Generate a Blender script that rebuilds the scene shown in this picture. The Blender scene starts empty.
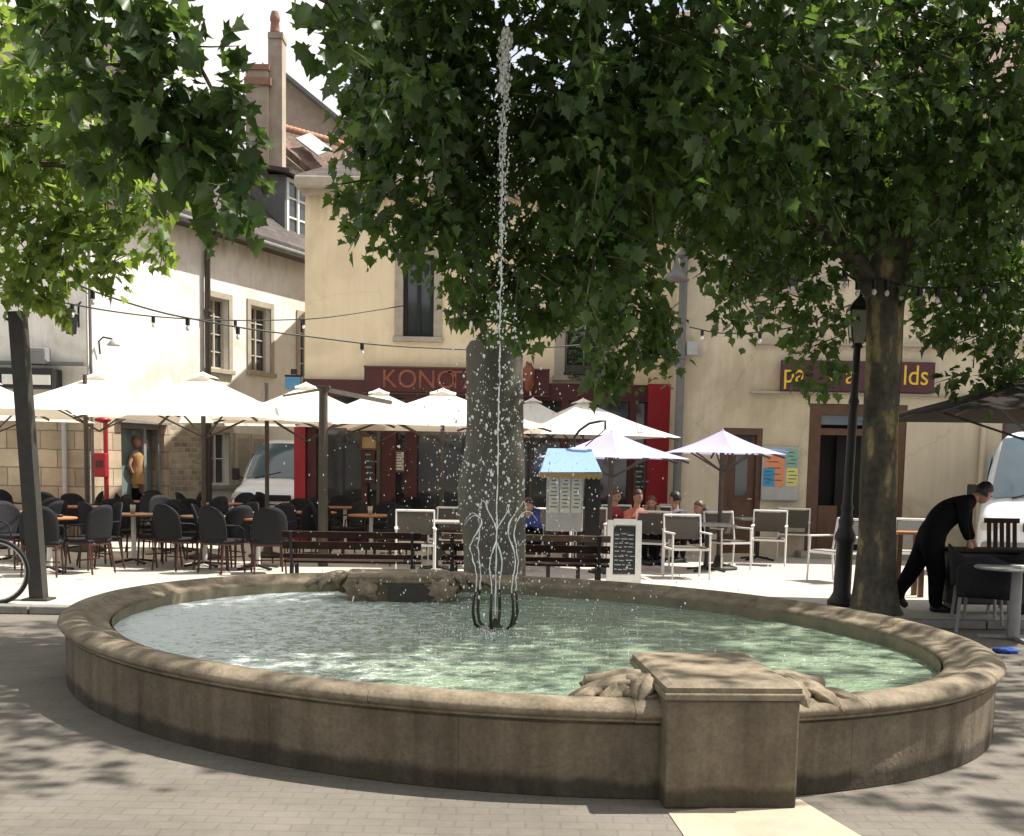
import bpy, bmesh, math, random
import numpy as np
from mathutils import Vector, Matrix, noise
random.seed(7); rng = np.random.default_rng(7)
R = math.radians
scene = bpy.context.scene
COL = scene.collection

# ------------------------------------------------------------------ camera
F, PITCH, ROLL, HC = 1150.0, R(5.646), R(1.061), 1.6
PPX, PPY = 512.0, 468 + 1150 * math.tan(R(5.646))
cam_d = bpy.data.cameras.new('camera'); cam = bpy.data.objects.new('camera', cam_d); COL.objects.link(cam)
cam_d.sensor_width = 36; cam_d.lens = F / 1024 * 36
cam_d.shift_y = (PPY - 418) / 1024
cam_d.clip_start = 0.1; cam_d.clip_end = 2000
cam.matrix_world = Matrix.Translation((0, 0, HC)) @ Matrix.Rotation(R(90) - PITCH, 4, 'X') @ Matrix.Rotation(ROLL, 4, 'Z')
scene.camera = cam

def ray(px, py):                       # viewing direction of a pixel of the photograph
    u, v = px - PPX, py - PPY
    u, v = u * math.cos(ROLL) + v * math.sin(ROLL), -u * math.sin(ROLL) + v * math.cos(ROLL)
    x, z, y = u / F, -v / F, 1.0
    return Vector((x, y * math.cos(PITCH) + z * math.sin(PITCH), -y * math.sin(PITCH) + z * math.cos(PITCH)))
def at(px, py, Y):
    d = ray(px, py); return Vector((0, 0, HC)) + d * (Y / d.y)
def onz(px, py, z=0.0):
    d = ray(px, py); return Vector((0, 0, HC)) + d * ((z - HC) / d.z)
def onplane(px, py, p, n):
    d = ray(px, py); o = Vector((0, 0, HC)); return o + d * ((p - o).dot(n) / d.dot(n))

# ------------------------------------------------------------------ materials
def mat(name, c1, c2=None, rough=0.8, scale=6.0, bump=0.0, bscale=None, metal=0.0, detail=6.0, spec=0.4, stops=(0.3, 0.7), coord='Object'):
    m = bpy.data.materials.new(name); m.use_nodes = True
    nt = m.node_tree; b = nt.nodes['Principled BSDF']
    b.inputs['Roughness'].default_value = rough; b.inputs['Metallic'].default_value = metal
    b.inputs['Specular IOR Level'].default_value = spec
    b.inputs['Base Color'].default_value = (*c1, 1)
    if c2 is None: c2 = tuple(x * 0.78 for x in c1)
    tc = nt.nodes.new('ShaderNodeTexCoord')
    n = nt.nodes.new('ShaderNodeTexNoise'); n.inputs['Scale'].default_value = scale; n.inputs['Detail'].default_value = detail
    n.inputs['Roughness'].default_value = 0.65
    nt.links.new(tc.outputs[coord], n.inputs['Vector'])
    r = nt.nodes.new('ShaderNodeValToRGB')
    r.color_ramp.elements[0].position = stops[0]; r.color_ramp.elements[1].position = stops[1]
    r.color_ramp.elements[0].color = (*c2, 1); r.color_ramp.elements[1].color = (*c1, 1)
    nt.links.new(n.outputs['Fac'], r.inputs['Fac']); nt.links.new(r.outputs['Color'], b.inputs['Base Color'])
    if bump > 0:
        n2 = nt.nodes.new('ShaderNodeTexNoise'); n2.inputs['Scale'].default_value = bscale or scale * 4; n2.inputs['Detail'].default_value = 5
        nt.links.new(tc.outputs[coord], n2.inputs['Vector'])
        bp = nt.nodes.new('ShaderNodeBump'); bp.inputs['Strength'].default_value = bump; bp.inputs['Distance'].default_value = 0.02
        nt.links.new(n2.outputs['Fac'], bp.inputs['Height']); nt.links.new(bp.outputs['Normal'], b.inputs['Normal'])
    return m

def brick_mat(name, c1, c2, mortar, bw, bh, msize=0.01, rough=0.85, flat=True, var=0.35, bump=0.35, axis='XY', patch=None):
    m = bpy.data.materials.new(name); m.use_nodes = True
    nt = m.node_tree; b = nt.nodes['Principled BSDF']; b.inputs['Roughness'].default_value = rough
    b.inputs['Specular IOR Level'].default_value = 0.3
    tc = nt.nodes.new('ShaderNodeTexCoord'); mp = nt.nodes.new('ShaderNodeMapping')
    if axis == 'XZ': mp.inputs['Rotation'].default_value = (R(-90), 0, 0)
    nz = nt.nodes.new('ShaderNodeTexNoise'); nz.inputs['Scale'].default_value = 3.0
    ad = nt.nodes.new('ShaderNodeMix'); ad.data_type = 'RGBA'; ad.blend_type = 'LINEAR_LIGHT'; ad.inputs['Factor'].default_value = 0.018
    nt.links.new(tc.outputs['Object'], mp.inputs['Vector'])
    nt.links.new(mp.outputs['Vector'], ad.inputs['A']); nt.links.new(tc.outputs['Object'], nz.inputs['Vector']); nt.links.new(nz.outputs['Color'], ad.inputs['B'])
    br = nt.nodes.new('ShaderNodeTexBrick'); br.inputs['Scale'].default_value = 1.0
    br.inputs['Brick Width'].default_value = bw; br.inputs['Row Height'].default_value = bh; br.inputs['Mortar Size'].default_value = msize
    br.inputs['Color1'].default_value = (*c1, 1); br.inputs['Color2'].default_value = (*c2, 1); br.inputs['Mortar'].default_value = (*mortar, 1)
    br.inputs['Mortar Smooth'].default_value = 0.3; br.inputs['Bias'].default_value = 0.0
    nt.links.new(ad.outputs['Result'], br.inputs['Vector'])
    n2 = nt.nodes.new('ShaderNodeTexNoise'); n2.inputs['Scale'].default_value = 1.1; n2.inputs['Detail'].default_value = 8; n2.inputs['Roughness'].default_value = 0.7
    nt.links.new(tc.outputs['Object'], n2.inputs['Vector'])
    rp = nt.nodes.new('ShaderNodeValToRGB'); rp.color_ramp.elements[0].position = 0.3; rp.color_ramp.elements[1].position = 0.7
    v = 1 - var; rp.color_ramp.elements[0].color = (v, v, v, 1); rp.color_ramp.elements[1].color = (1, 1, 1, 1)
    nt.links.new(n2.outputs['Fac'], rp.inputs['Fac'])
    mx = nt.nodes.new('ShaderNodeMix'); mx.data_type = 'RGBA'; mx.blend_type = 'MULTIPLY'; mx.inputs['Factor'].default_value = 1
    nt.links.new(br.outputs['Color'], mx.inputs['A']); nt.links.new(rp.outputs['Color'], mx.inputs['B'])
    nt.links.new(mx.outputs['Result'], b.inputs['Base Color'])
    sb = nt.nodes.new('ShaderNodeMath'); sb.operation = 'SUBTRACT'
    n3 = nt.nodes.new('ShaderNodeTexNoise'); n3.inputs['Scale'].default_value = 30; nt.links.new(tc.outputs['Object'], n3.inputs['Vector'])
    nt.links.new(n3.outputs['Fac'], sb.inputs[0]); nt.links.new(br.outputs['Fac'], sb.inputs[1])
    bp = nt.nodes.new('ShaderNodeBump'); bp.inputs['Strength'].default_value = bump; bp.inputs['Distance'].default_value = 0.012
    nt.links.new(sb.outputs[0], bp.inputs['Height']); nt.links.new(bp.outputs['Normal'], b.inputs['Normal'])
    return m

def stone_mat(name, light, dark, wet, z_wet=None, rough=0.85, scale=3.0, streak=0.8, stain=0.0, grime=None, grain=0.9):
    """weathered limestone: blotches, vertical run-off streaks and a damp foot"""
    m = bpy.data.materials.new(name); m.use_nodes = True
    nt = m.node_tree; L = nt.links; b = nt.nodes['Principled BSDF']; b.inputs['Roughness'].default_value = rough
    b.inputs['Specular IOR Level'].default_value = 0.25
    tc = nt.nodes.new('ShaderNodeTexCoord')
    n = nt.nodes.new('ShaderNodeTexNoise'); n.inputs['Scale'].default_value = scale; n.inputs['Detail'].default_value = 10; n.inputs['Roughness'].default_value = 0.7
    L.new(tc.outputs['Object'], n.inputs['Vector'])
    r = nt.nodes.new('ShaderNodeValToRGB'); r.color_ramp.elements[0].position = 0.33; r.color_ramp.elements[1].position = 0.68
    r.color_ramp.elements[0].color = (*dark, 1); r.color_ramp.elements[1].color = (*light, 1)
    L.new(n.outputs['Fac'], r.inputs['Fac'])
    mp = nt.nodes.new('ShaderNodeMapping'); mp.inputs['Scale'].default_value = (9, 9, 0.7); L.new(tc.outputs['Object'], mp.inputs['Vector'])
    n2 = nt.nodes.new('ShaderNodeTexNoise'); n2.inputs['Scale'].default_value = 1; n2.inputs['Detail'].default_value = 6; L.new(mp.outputs['Vector'], n2.inputs['Vector'])
    r2 = nt.nodes.new('ShaderNodeValToRGB'); r2.color_ramp.elements[0].position = 0.32; r2.color_ramp.elements[1].position = 0.6
    r2.color_ramp.elements[0].color = (0.62, 0.6, 0.55, 1); r2.color_ramp.elements[1].color = (1, 1, 1, 1)
    L.new(n2.outputs['Fac'], r2.inputs['Fac'])
    mx = nt.nodes.new('ShaderNodeMix'); mx.data_type = 'RGBA'; mx.blend_type = 'MULTIPLY'; mx.inputs['Factor'].default_value = streak
    L.new(r.outputs['Color'], mx.inputs['A']); L.new(r2.outputs['Color'], mx.inputs['B'])
    n9 = nt.nodes.new('ShaderNodeTexNoise'); n9.inputs['Scale'].default_value = 38; n9.inputs['Detail'].default_value = 9; n9.inputs['Roughness'].default_value = 0.8; L.new(tc.outputs['Object'], n9.inputs['Vector'])
    r9 = nt.nodes.new('ShaderNodeValToRGB'); r9.color_ramp.elements[0].position = 0.36; r9.color_ramp.elements[0].color = (0.66, 0.65, 0.63, 1); r9.color_ramp.elements[1].position = 0.58; L.new(n9.outputs['Fac'], r9.inputs['Fac'])
    m9 = nt.nodes.new('ShaderNodeMix'); m9.data_type = 'RGBA'; m9.blend_type = 'MULTIPLY'; m9.inputs['Factor'].default_value = grain; L.new(mx.outputs['Result'], m9.inputs['A']); L.new(r9.outputs['Color'], m9.inputs['B'])
    out = m9.outputs['Result']
    if stain > 0:
        n6 = nt.nodes.new('ShaderNodeTexNoise'); n6.inputs['Scale'].default_value = 0.55; n6.inputs['Detail'].default_value = 9; n6.inputs['Roughness'].default_value = 0.62; n6.inputs['Distortion'].default_value = 0.6; L.new(tc.outputs['Object'], n6.inputs['Vector'])
        r6 = nt.nodes.new('ShaderNodeValToRGB'); e = r6.color_ramp.elements; e[0].position = 0.40; e[0].color = (0.70, 0.67, 0.61, 1); e[1].position = 0.52; e[1].color = (1, 1, 1, 1); q = e.new(0.47); q.color = (0.90, 0.885, 0.86, 1)
        L.new(n6.outputs['Fac'], r6.inputs['Fac'])
        m6 = nt.nodes.new('ShaderNodeMix'); m6.data_type = 'RGBA'; m6.blend_type = 'MULTIPLY'; m6.inputs['Factor'].default_value = stain; L.new(out, m6.inputs['A']); L.new(r6.outputs['Color'], m6.inputs['B'])
        vo = nt.nodes.new('ShaderNodeTexVoronoi'); vo.feature = 'DISTANCE_TO_EDGE'; vo.inputs['Scale'].default_value = 0.45
        ad = nt.nodes.new('ShaderNodeMix'); ad.data_type = 'RGBA'; ad.blend_type = 'LINEAR_LIGHT'; ad.inputs['Factor'].default_value = 0.35; L.new(tc.outputs['Object'], ad.inputs['A']); L.new(n.outputs['Color'], ad.inputs['B']); L.new(ad.outputs['Result'], vo.inputs['Vector'])
        r7 = nt.nodes.new('ShaderNodeValToRGB'); r7.color_ramp.elements[0].color = (0.62, 0.58, 0.52, 1); r7.color_ramp.elements[1].position = 0.007; L.new(vo.outputs['Distance'], r7.inputs['Fac'])
        m7 = nt.nodes.new('ShaderNodeMix'); m7.data_type = 'RGBA'; m7.blend_type = 'MULTIPLY'; m7.inputs['Factor'].default_value = stain * 0.55; L.new(m6.outputs['Result'], m7.inputs['A']); L.new(r7.outputs['Color'], m7.inputs['B']); out = m7.outputs['Result']
    if grime is not None:
        sp2 = nt.nodes.new('ShaderNodeSeparateXYZ'); L.new(tc.outputs['Object'], sp2.inputs[0])
        a8 = nt.nodes.new('ShaderNodeMath'); a8.operation = 'MULTIPLY_ADD'; a8.inputs[1].default_value = 1.1; L.new(n2.outputs['Fac'], a8.inputs[0]); L.new(sp2.outputs['Z'], a8.inputs[2])
        mr8 = nt.nodes.new('ShaderNodeMapRange'); mr8.inputs['From Min'].default_value = grime + 0.15; mr8.inputs['From Max'].default_value = grime + 0.75; mr8.inputs['To Max'].default_value = 0.75; L.new(a8.outputs[0], mr8.inputs['Value'])
        m8 = nt.nodes.new('ShaderNodeMix'); m8.data_type = 'RGBA'; m8.blend_type = 'MULTIPLY'; m8.inputs['B'].default_value = (0.42, 0.39, 0.35, 1); L.new(mr8.outputs['Result'], m8.inputs['Factor']); L.new(out, m8.inputs['A']); out = m8.outputs['Result']
    if z_wet is not None:
        sp = nt.nodes.new('ShaderNodeSeparateXYZ'); L.new(tc.outputs['Object'], sp.inputs[0])
        n4 = nt.nodes.new('ShaderNodeTexNoise'); n4.inputs['Scale'].default_value = 5; n4.inputs['Detail'].default_value = 6; L.new(tc.outputs['Object'], n4.inputs['Vector'])
        a = nt.nodes.new('ShaderNodeMath'); a.operation = 'MULTIPLY_ADD'; a.inputs[1].default_value = 0.12; L.new(n4.outputs['Fac'], a.inputs[0]); L.new(sp.outputs['Z'], a.inputs[2])
        mr = nt.nodes.new('ShaderNodeMapRange'); mr.inputs['From Min'].default_value = z_wet + 0.045; mr.inputs['From Max'].default_value = z_wet + 0.085
        mr.inputs['To Min'].default_value = 1; mr.inputs['To Max'].default_value = 0; L.new(a.outputs[0], mr.inputs['Value'])
        m2 = nt.nodes.new('ShaderNodeMix'); m2.data_type = 'RGBA'; m2.blend_type = 'MULTIPLY'; m2.inputs['B'].default_value = (*wet, 1)
        L.new(mr.outputs['Result'], m2.inputs['Factor']); L.new(out, m2.inputs['A']); out = m2.outputs['Result']
    L.new(out, b.inputs['Base Color'])
    n3 = nt.nodes.new('ShaderNodeTexNoise'); n3.inputs['Scale'].default_value = 45; n3.inputs['Detail'].default_value = 8; L.new(tc.outputs['Object'], n3.inputs['Vector'])
    bp = nt.nodes.new('ShaderNodeBump'); bp.inputs['Strength'].default_value = 0.35; bp.inputs['Distance'].default_value = 0.012
    L.new(n3.outputs['Fac'], bp.inputs['Height']); L.new(bp.outputs['Normal'], b.inputs['Normal'])
    return m

def leaf_mat(name, lo, hi, trans, tfac=0.4):
    m = bpy.data.materials.new(name); m.use_nodes = True
    nt = m.node_tree; L = nt.links; b = nt.nodes['Principled BSDF']; b.inputs['Roughness'].default_value = 0.42
    b.inputs['Specular IOR Level'].default_value = 0.45
    g = nt.nodes.new('ShaderNodeNewGeometry')
    r = nt.nodes.new('ShaderNodeValToRGB'); r.color_ramp.elements[0].color = (*lo, 1); r.color_ramp.elements[1].color = (*hi, 1)
    L.new(g.outputs['Random Per Island'], r.inputs['Fac']); L.new(r.outputs['Color'], b.inputs['Base Color'])
    t = nt.nodes.new('ShaderNodeBsdfTranslucent')
    r2 = nt.nodes.new('ShaderNodeValToRGB'); r2.color_ramp.elements[0].color = (*[x * 0.6 for x in trans], 1); r2.color_ramp.elements[1].color = (*trans, 1)
    L.new(g.outputs['Random Per Island'], r2.inputs['Fac']); L.new(r2.outputs['Color'], t.inputs['Color'])
    ms = nt.nodes.new('ShaderNodeMixShader'); ms.inputs[0].default_value = tfac
    L.new(b.outputs[0], ms.inputs[1]); L.new(t.outputs[0], ms.inputs[2])
    L.new(ms.outputs[0], nt.nodes['Material Output'].inputs['Surface'])
    return m

def glass_mat(name, c, rough=0.06):
    m = mat(name, c, tuple(x * 0.7 for x in c), rough=rough, scale=1.2, spec=0.7); return m

def cloth_mat(name, c, tfac=0.35, tcol=None):
    m = mat(name, c, tuple(x * 0.92 for x in c), rough=0.9, scale=3, spec=0.1)
    nt = m.node_tree; t = nt.nodes.new('ShaderNodeBsdfTranslucent'); t.inputs['Color'].default_value = (*(tcol or c), 1)
    ms = nt.nodes.new('ShaderNodeMixShader'); ms.inputs[0].default_value = tfac
    nt.links.new(nt.nodes['Principled BSDF'].outputs[0], ms.inputs[1]); nt.links.new(t.outputs[0], ms.inputs[2])
    nt.links.new(ms.outputs[0], nt.nodes['Material Output'].inputs['Surface'])
    return m

M = dict(
    ground=brick_mat('paving_setts', (0.186, 0.168, 0.141), (0.172, 0.155, 0.13), (0.152, 0.137, 0.114), 0.16, 0.10, 0.007, var=0.4, bump=0.25),
    terrace=brick_mat('terrace_slabs', (0.50, 0.46, 0.40), (0.45, 0.415, 0.36), (0.36, 0.33, 0.29), 0.6, 0.4, 0.008, var=0.2, bump=0.15),
    kerb=mat('kerb_granite', (0.24, 0.23, 0.21), (0.14, 0.135, 0.12), scale=8, bump=0.3),
    band=mat('pale_flagstone', (0.42, 0.35, 0.26), (0.29, 0.245, 0.185), scale=3, bump=0.2),
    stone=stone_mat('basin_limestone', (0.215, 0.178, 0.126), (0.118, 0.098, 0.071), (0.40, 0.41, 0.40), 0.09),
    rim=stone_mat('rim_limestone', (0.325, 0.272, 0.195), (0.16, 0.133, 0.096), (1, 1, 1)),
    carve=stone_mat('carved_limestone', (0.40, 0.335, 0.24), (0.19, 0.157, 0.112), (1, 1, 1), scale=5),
    basin_in=mat('basin_lining', (0.23, 0.20, 0.13), (0.12, 0.115, 0.075), scale=4, rough=0.6, bump=0.2),
    bronze=mat('nozzle_bronze', (0.06, 0.05, 0.035), (0.03, 0.028, 0.02), rough=0.45, metal=0.6, scale=20),
    pillar=stone_mat('pillar_stone', (0.165, 0.158, 0.132), (0.125, 0.12, 0.10), (0.55, 0.53, 0.5), 0.32, scale=2.0, streak=0.5),
    bark=None,
    white_wall=stone_mat('lime_render', (0.83, 0.81, 0.765), (0.75, 0.725, 0.68), (1, 1, 1), scale=0.9, streak=0.22, stain=0.6, grime=6.6, grain=0.35),
    yellow_wall=stone_mat('cream_render', (0.84, 0.70, 0.485), (0.78, 0.645, 0.445), (1, 1, 1), scale=0.8, streak=0.14, stain=0.45, grime=6.7, grain=0.35),
    beige_wall=stone_mat('beige_render', (0.66, 0.575, 0.43), (0.57, 0.495, 0.37), (1, 1, 1), scale=0.7, streak=0.22, stain=0.75, grain=0.35),
    block=brick_mat('stone_blocks', (0.60, 0.49, 0.345), (0.40, 0.32, 0.22), (0.26, 0.21, 0.15), 0.66, 0.36, 0.014, axis='XZ', var=0.5),
    rubble=brick_mat('rubble_stone', (0.58, 0.49, 0.37), (0.30, 0.25, 0.185), (0.50, 0.44, 0.35), 0.22, 0.12, 0.02, axis='XZ', var=0.55, bump=0.8),
    trim=mat('stone_trim', (0.42, 0.37, 0.29), (0.30, 0.265, 0.21), scale=5, bump=0.15),
    slate=brick_mat('roof_slate', (0.115, 0.095, 0.085), (0.075, 0.063, 0.058), (0.045, 0.04, 0.038), 0.25, 0.16, 0.008, var=0.4),
    tile=brick_mat('roof_tile', (0.20, 0.13, 0.095), (0.13, 0.085, 0.065), (0.06, 0.045, 0.035), 0.22, 0.18, 0.01, var=0.4),
    ridge=mat('ridge_terracotta', (0.40, 0.20, 0.12), (0.28, 0.14, 0.09), scale=10),
    chimney=mat('chimney_render', (0.38, 0.31, 0.24), (0.25, 0.205, 0.16), scale=3, bump=0.2),
    terracotta=mat('chimney_terracotta', (0.30, 0.16, 0.11), (0.2, 0.11, 0.08), scale=8),
    wine=mat('wine_paint', (0.085, 0.018, 0.018), (0.055, 0.013, 0.013), rough=0.45, scale=5),
    red=mat('red_paint', (0.33, 0.016, 0.024), (0.25, 0.013, 0.02), rough=0.4, scale=3),
    orange=mat('orange_lettering', (0.30, 0.10, 0.05), (0.16, 0.055, 0.035), scale=9),
    yellow=mat('yellow_lettering', (0.75, 0.50, 0.05), (0.62, 0.40, 0.04), scale=9),
    purple=mat('plum_signboard', (0.085, 0.035, 0.042), (0.065, 0.028, 0.034), scale=3),
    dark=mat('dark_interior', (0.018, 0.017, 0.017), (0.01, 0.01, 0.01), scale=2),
    black=mat('black_metal', (0.018, 0.018, 0.019), (0.010, 0.010, 0.011), rough=0.5, scale=12),
    iron=mat('weathered_iron', (0.045, 0.042, 0.036), (0.026, 0.025, 0.022), rough=0.6, scale=8, bump=0.1),
    brownwood=mat('brown_joinery', (0.12, 0.058, 0.03), (0.075, 0.036, 0.02), rough=0.5, scale=6),
    orangewood=mat('varnished_tabletop', (0.42, 0.19, 0.085), (0.30, 0.13, 0.06), rough=0.4, scale=8),
    benchwood=mat('bench_slats', (0.035, 0.018, 0.014), (0.018, 0.011, 0.009), rough=0.8, scale=9, spec=0.15),
    benchrail=mat('sunlit_bench_rail', (0.17, 0.11, 0.065), (0.09, 0.06, 0.04), rough=0.6, scale=9),  # brown rail lightened so its colour carries the sunlight on it
    mast=mat('parasol_mast', (0.085, 0.072, 0.058), (0.05, 0.042, 0.034), rough=0.7, scale=9),
    wicker=None,
    chairleg=mat('red_brown_frame', (0.075, 0.03, 0.022), (0.045, 0.02, 0.016), rough=0.5, scale=9),
    alu=mat('white_frame', (0.74, 0.73, 0.70), (0.62, 0.61, 0.58), rough=0.4, scale=9),
    steel=mat('brushed_steel', (0.55, 0.54, 0.52), (0.40, 0.40, 0.39), rough=0.35, metal=0.3, scale=9),
    taupe=mat('taupe_mesh', (0.095, 0.082, 0.066), (0.065, 0.056, 0.046), rough=0.8, scale=40),
    greymesh=mat('grey_mesh', (0.30, 0.29, 0.27), (0.22, 0.21, 0.2), rough=0.8, scale=40),
    canvas=cloth_mat('white_canvas', (0.86, 0.84, 0.79), 0.36, (0.92, 0.84, 0.72)),
    lilac=cloth_mat('lilac_canvas', (0.50, 0.48, 0.68), 0.3, (0.55, 0.48, 0.66)),
    blueflap=cloth_mat('blue_flap', (0.20, 0.42, 0.70), 0.3),
    taupecanvas=cloth_mat('brown_canvas', (0.026, 0.022, 0.018), 0.08),
    blueawn=cloth_mat('blue_awning', (0.30, 0.46, 0.78), 0.15),
    ochre=mat('ochre_valance', (0.45, 0.31, 0.14), (0.36, 0.25, 0.12), scale=8),
    paper=mat('menu_paper', (0.62, 0.62, 0.54), (0.50, 0.51, 0.45), scale=4),
    ink=mat('printed_ink', (0.16, 0.17, 0.15), (0.10, 0.11, 0.1), scale=20),
    slateboard=mat('chalkboard_slate', (0.035, 0.042, 0.042), (0.024, 0.03, 0.03), rough=0.6, scale=5),
    chalk=mat('chalk_writing', (0.42, 0.44, 0.43), (0.2, 0.21, 0.21), scale=35),
    whitepaint=mat('white_paint', (0.72, 0.71, 0.67), (0.6, 0.59, 0.55), rough=0.5, scale=6),
    vanwhite=mat('van_paint', (0.78, 0.79, 0.80), (0.72, 0.73, 0.74), rough=0.25, scale=2, spec=0.6),
    glass=glass_mat('window_glass', (0.05, 0.055, 0.06)),
    vanglass=glass_mat('windscreen_glass', (0.10, 0.14, 0.17)),
    doorglass=glass_mat('teal_door_glass', (0.17, 0.24, 0.225), 0.15),
    curtain=mat('net_curtain', (0.30, 0.29, 0.27), (0.2, 0.195, 0.18), scale=6),
    rubber=mat('tyre_rubber', (0.02, 0.02, 0.02), (0.014, 0.014, 0.014), rough=0.8),
    grey=mat('grey_metal', (0.25, 0.25, 0.25), (0.18, 0.18, 0.18), rough=0.5, scale=7),
    palegrey=mat('pale_grey_metal', (0.42, 0.42, 0.41), (0.33, 0.33, 0.32), rough=0.5, scale=7),
    lampglass=mat('frosted_lamp_glass', (0.50, 0.47, 0.42), (0.40, 0.37, 0.33), rough=0.35, scale=6),
    bulb=mat('bulb_glass', (0.75, 0.75, 0.72), (0.65, 0.65, 0.62), rough=0.1, scale=6),
    skin=mat('skin', (0.40, 0.22, 0.15), (0.34, 0.18, 0.12), rough=0.5, scale=6),
    hair=mat('dark_hair', (0.02, 0.014, 0.01), (0.012, 0.009, 0.007), rough=0.5, scale=60),
    hairb=mat('brown_hair', (0.09, 0.05, 0.028), (0.05, 0.03, 0.018), rough=0.5, scale=60),
    blackcloth=mat('black_clothing', (0.009, 0.0085, 0.010), (0.006, 0.006, 0.007), rough=0.95, scale=7, bump=0.6, bscale=9, spec=0.08),
    coral=mat('coral_cloth', (0.46, 0.14, 0.08), (0.36, 0.1, 0.06), scale=9),
    greycloth=mat('grey_cloth', (0.10, 0.10, 0.11), (0.07, 0.07, 0.08), scale=9),
    bluecloth=mat('blue_cloth', (0.03, 0.06, 0.2), (0.02, 0.04, 0.14), scale=9),
    redcloth=mat('red_cloth', (0.30, 0.03, 0.04), (0.2, 0.02, 0.03), scale=9),
    tan=mat('tan_garment', (0.40, 0.24, 0.09), (0.3, 0.17, 0.06), scale=9),
    poster_coral=mat('coral_poster', (0.70, 0.27, 0.13), (0.62, 0.23, 0.11), scale=6),
    poster_blue=mat('blue_poster', (0.05, 0.30, 0.55), (0.04, 0.25, 0.48), scale=6),
    poster_yellow=mat('yellow_poster', (0.65, 0.62, 0.20), (0.55, 0.52, 0.17), scale=6),
    poster_green=mat('green_poster', (0.22, 0.42, 0.33), (0.18, 0.35, 0.28), scale=6),
    zinc=mat('zinc', (0.16, 0.16, 0.155), (0.11, 0.11, 0.105), rough=0.5, scale=6),
    pipe=mat('brown_pipe', (0.07, 0.055, 0.045), (0.045, 0.036, 0.03), rough=0.6, scale=6),
    shutter=mat('cream_shutter', (0.50, 0.46, 0.38), (0.42, 0.38, 0.31), scale=6),
    signblue=mat('blue_sign', (0.10, 0.28, 0.45), (0.08, 0.22, 0.36), scale=5),
    plastic_blue=mat('blue_plastic', (0.03, 0.10, 0.42), (0.02, 0.07, 0.3), scale=9),
)
def bark_mat():
    m = bpy.data.materials.new('plane_bark'); m.use_nodes = True
    nt = m.node_tree; L = nt.links; b = nt.nodes['Principled BSDF']; b.inputs['Roughness'].default_value = 0.85; b.inputs['Specular IOR Level'].default_value = 0.2
    tc = nt.nodes.new('ShaderNodeTexCoord'); mp = nt.nodes.new('ShaderNodeMapping'); mp.inputs['Scale'].default_value = (4.5, 4.5, 1.5)
    L.new(tc.outputs['Object'], mp.inputs['Vector'])
    n = nt.nodes.new('ShaderNodeTexNoise'); n.inputs['Scale'].default_value = 1; n.inputs['Detail'].default_value = 5; L.new(mp.outputs['Vector'], n.inputs['Vector'])
    r = nt.nodes.new('ShaderNodeValToRGB'); e = r.color_ramp.elements; r.color_ramp.interpolation = 'EASE'
    e[0].position = 0.40; e[0].color = (0.066, 0.06, 0.046, 1); e[1].position = 0.56; e[1].color = (0.10, 0.09, 0.066, 1)
    q = e.new(0.585); q.color = (0.20, 0.16, 0.085, 1); q = e.new(0.65); q.color = (0.29, 0.245, 0.13, 1)
    L.new(n.outputs['Fac'], r.inputs['Fac'])
    n2 = nt.nodes.new('ShaderNodeTexNoise'); n2.inputs['Scale'].default_value = 14; n2.inputs['Detail'].default_value = 6; L.new(tc.outputs['Object'], n2.inputs['Vector'])
    mx = nt.nodes.new('ShaderNodeMix'); mx.data_type = 'RGBA'; mx.blend_type = 'MULTIPLY'; mx.inputs['Factor'].default_value = 0.6
    r2 = nt.nodes.new('ShaderNodeValToRGB'); r2.color_ramp.elements[0].position = 0.35; r2.color_ramp.elements[0].color = (0.45, 0.45, 0.45, 1); r2.color_ramp.elements[1].position = 0.6
    L.new(n2.outputs['Fac'], r2.inputs['Fac']); L.new(r.outputs['Color'], mx.inputs['A']); L.new(r2.outputs['Color'], mx.inputs['B'])
    L.new(mx.outputs['Result'], b.inputs['Base Color'])
    bp = nt.nodes.new('ShaderNodeBump'); bp.inputs['Strength'].default_value = 0.6; bp.inputs['Distance'].default_value = 0.02
    L.new(n2.outputs['Fac'], bp.inputs['Height']); L.new(bp.outputs['Normal'], b.inputs['Normal'])
    return m
M['bark'] = bark_mat()
def wicker_mat():
    m = mat('black_wicker', (0.022, 0.022, 0.026), (0.010, 0.010, 0.012), rough=0.75, scale=50, spec=0.2)
    nt = m.node_tree; tc = nt.nodes.new('ShaderNodeTexCoord')
    ck = nt.nodes.new('ShaderNodeTexChecker'); ck.inputs['Scale'].default_value = 60; nt.links.new(tc.outputs['Object'], ck.inputs['Vector'])
    bp = nt.nodes.new('ShaderNodeBump'); bp.inputs['Strength'].default_value = 0.5; bp.inputs['Distance'].default_value = 0.01
    nt.links.new(ck.outputs['Fac'], bp.inputs['Height']); nt.links.new(bp.outputs['Normal'], nt.nodes['Principled BSDF'].inputs['Normal'])
    return m
M['wicker'] = wicker_mat()
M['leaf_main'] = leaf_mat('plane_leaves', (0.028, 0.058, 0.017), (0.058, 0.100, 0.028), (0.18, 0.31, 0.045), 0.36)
M['leaf_lit'] = leaf_mat('sunlit_plane_leaves', (0.05, 0.10, 0.025), (0.10, 0.17, 0.04), (0.34, 0.47, 0.065), 0.46)  # lighter copy of the plane leaf with the sun's backlight put into its greens
M['leaf_pot'] = leaf_mat('balcony_leaves', (0.03, 0.07, 0.02), (0.06, 0.12, 0.035), (0.12, 0.22, 0.05), 0.3)

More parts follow.
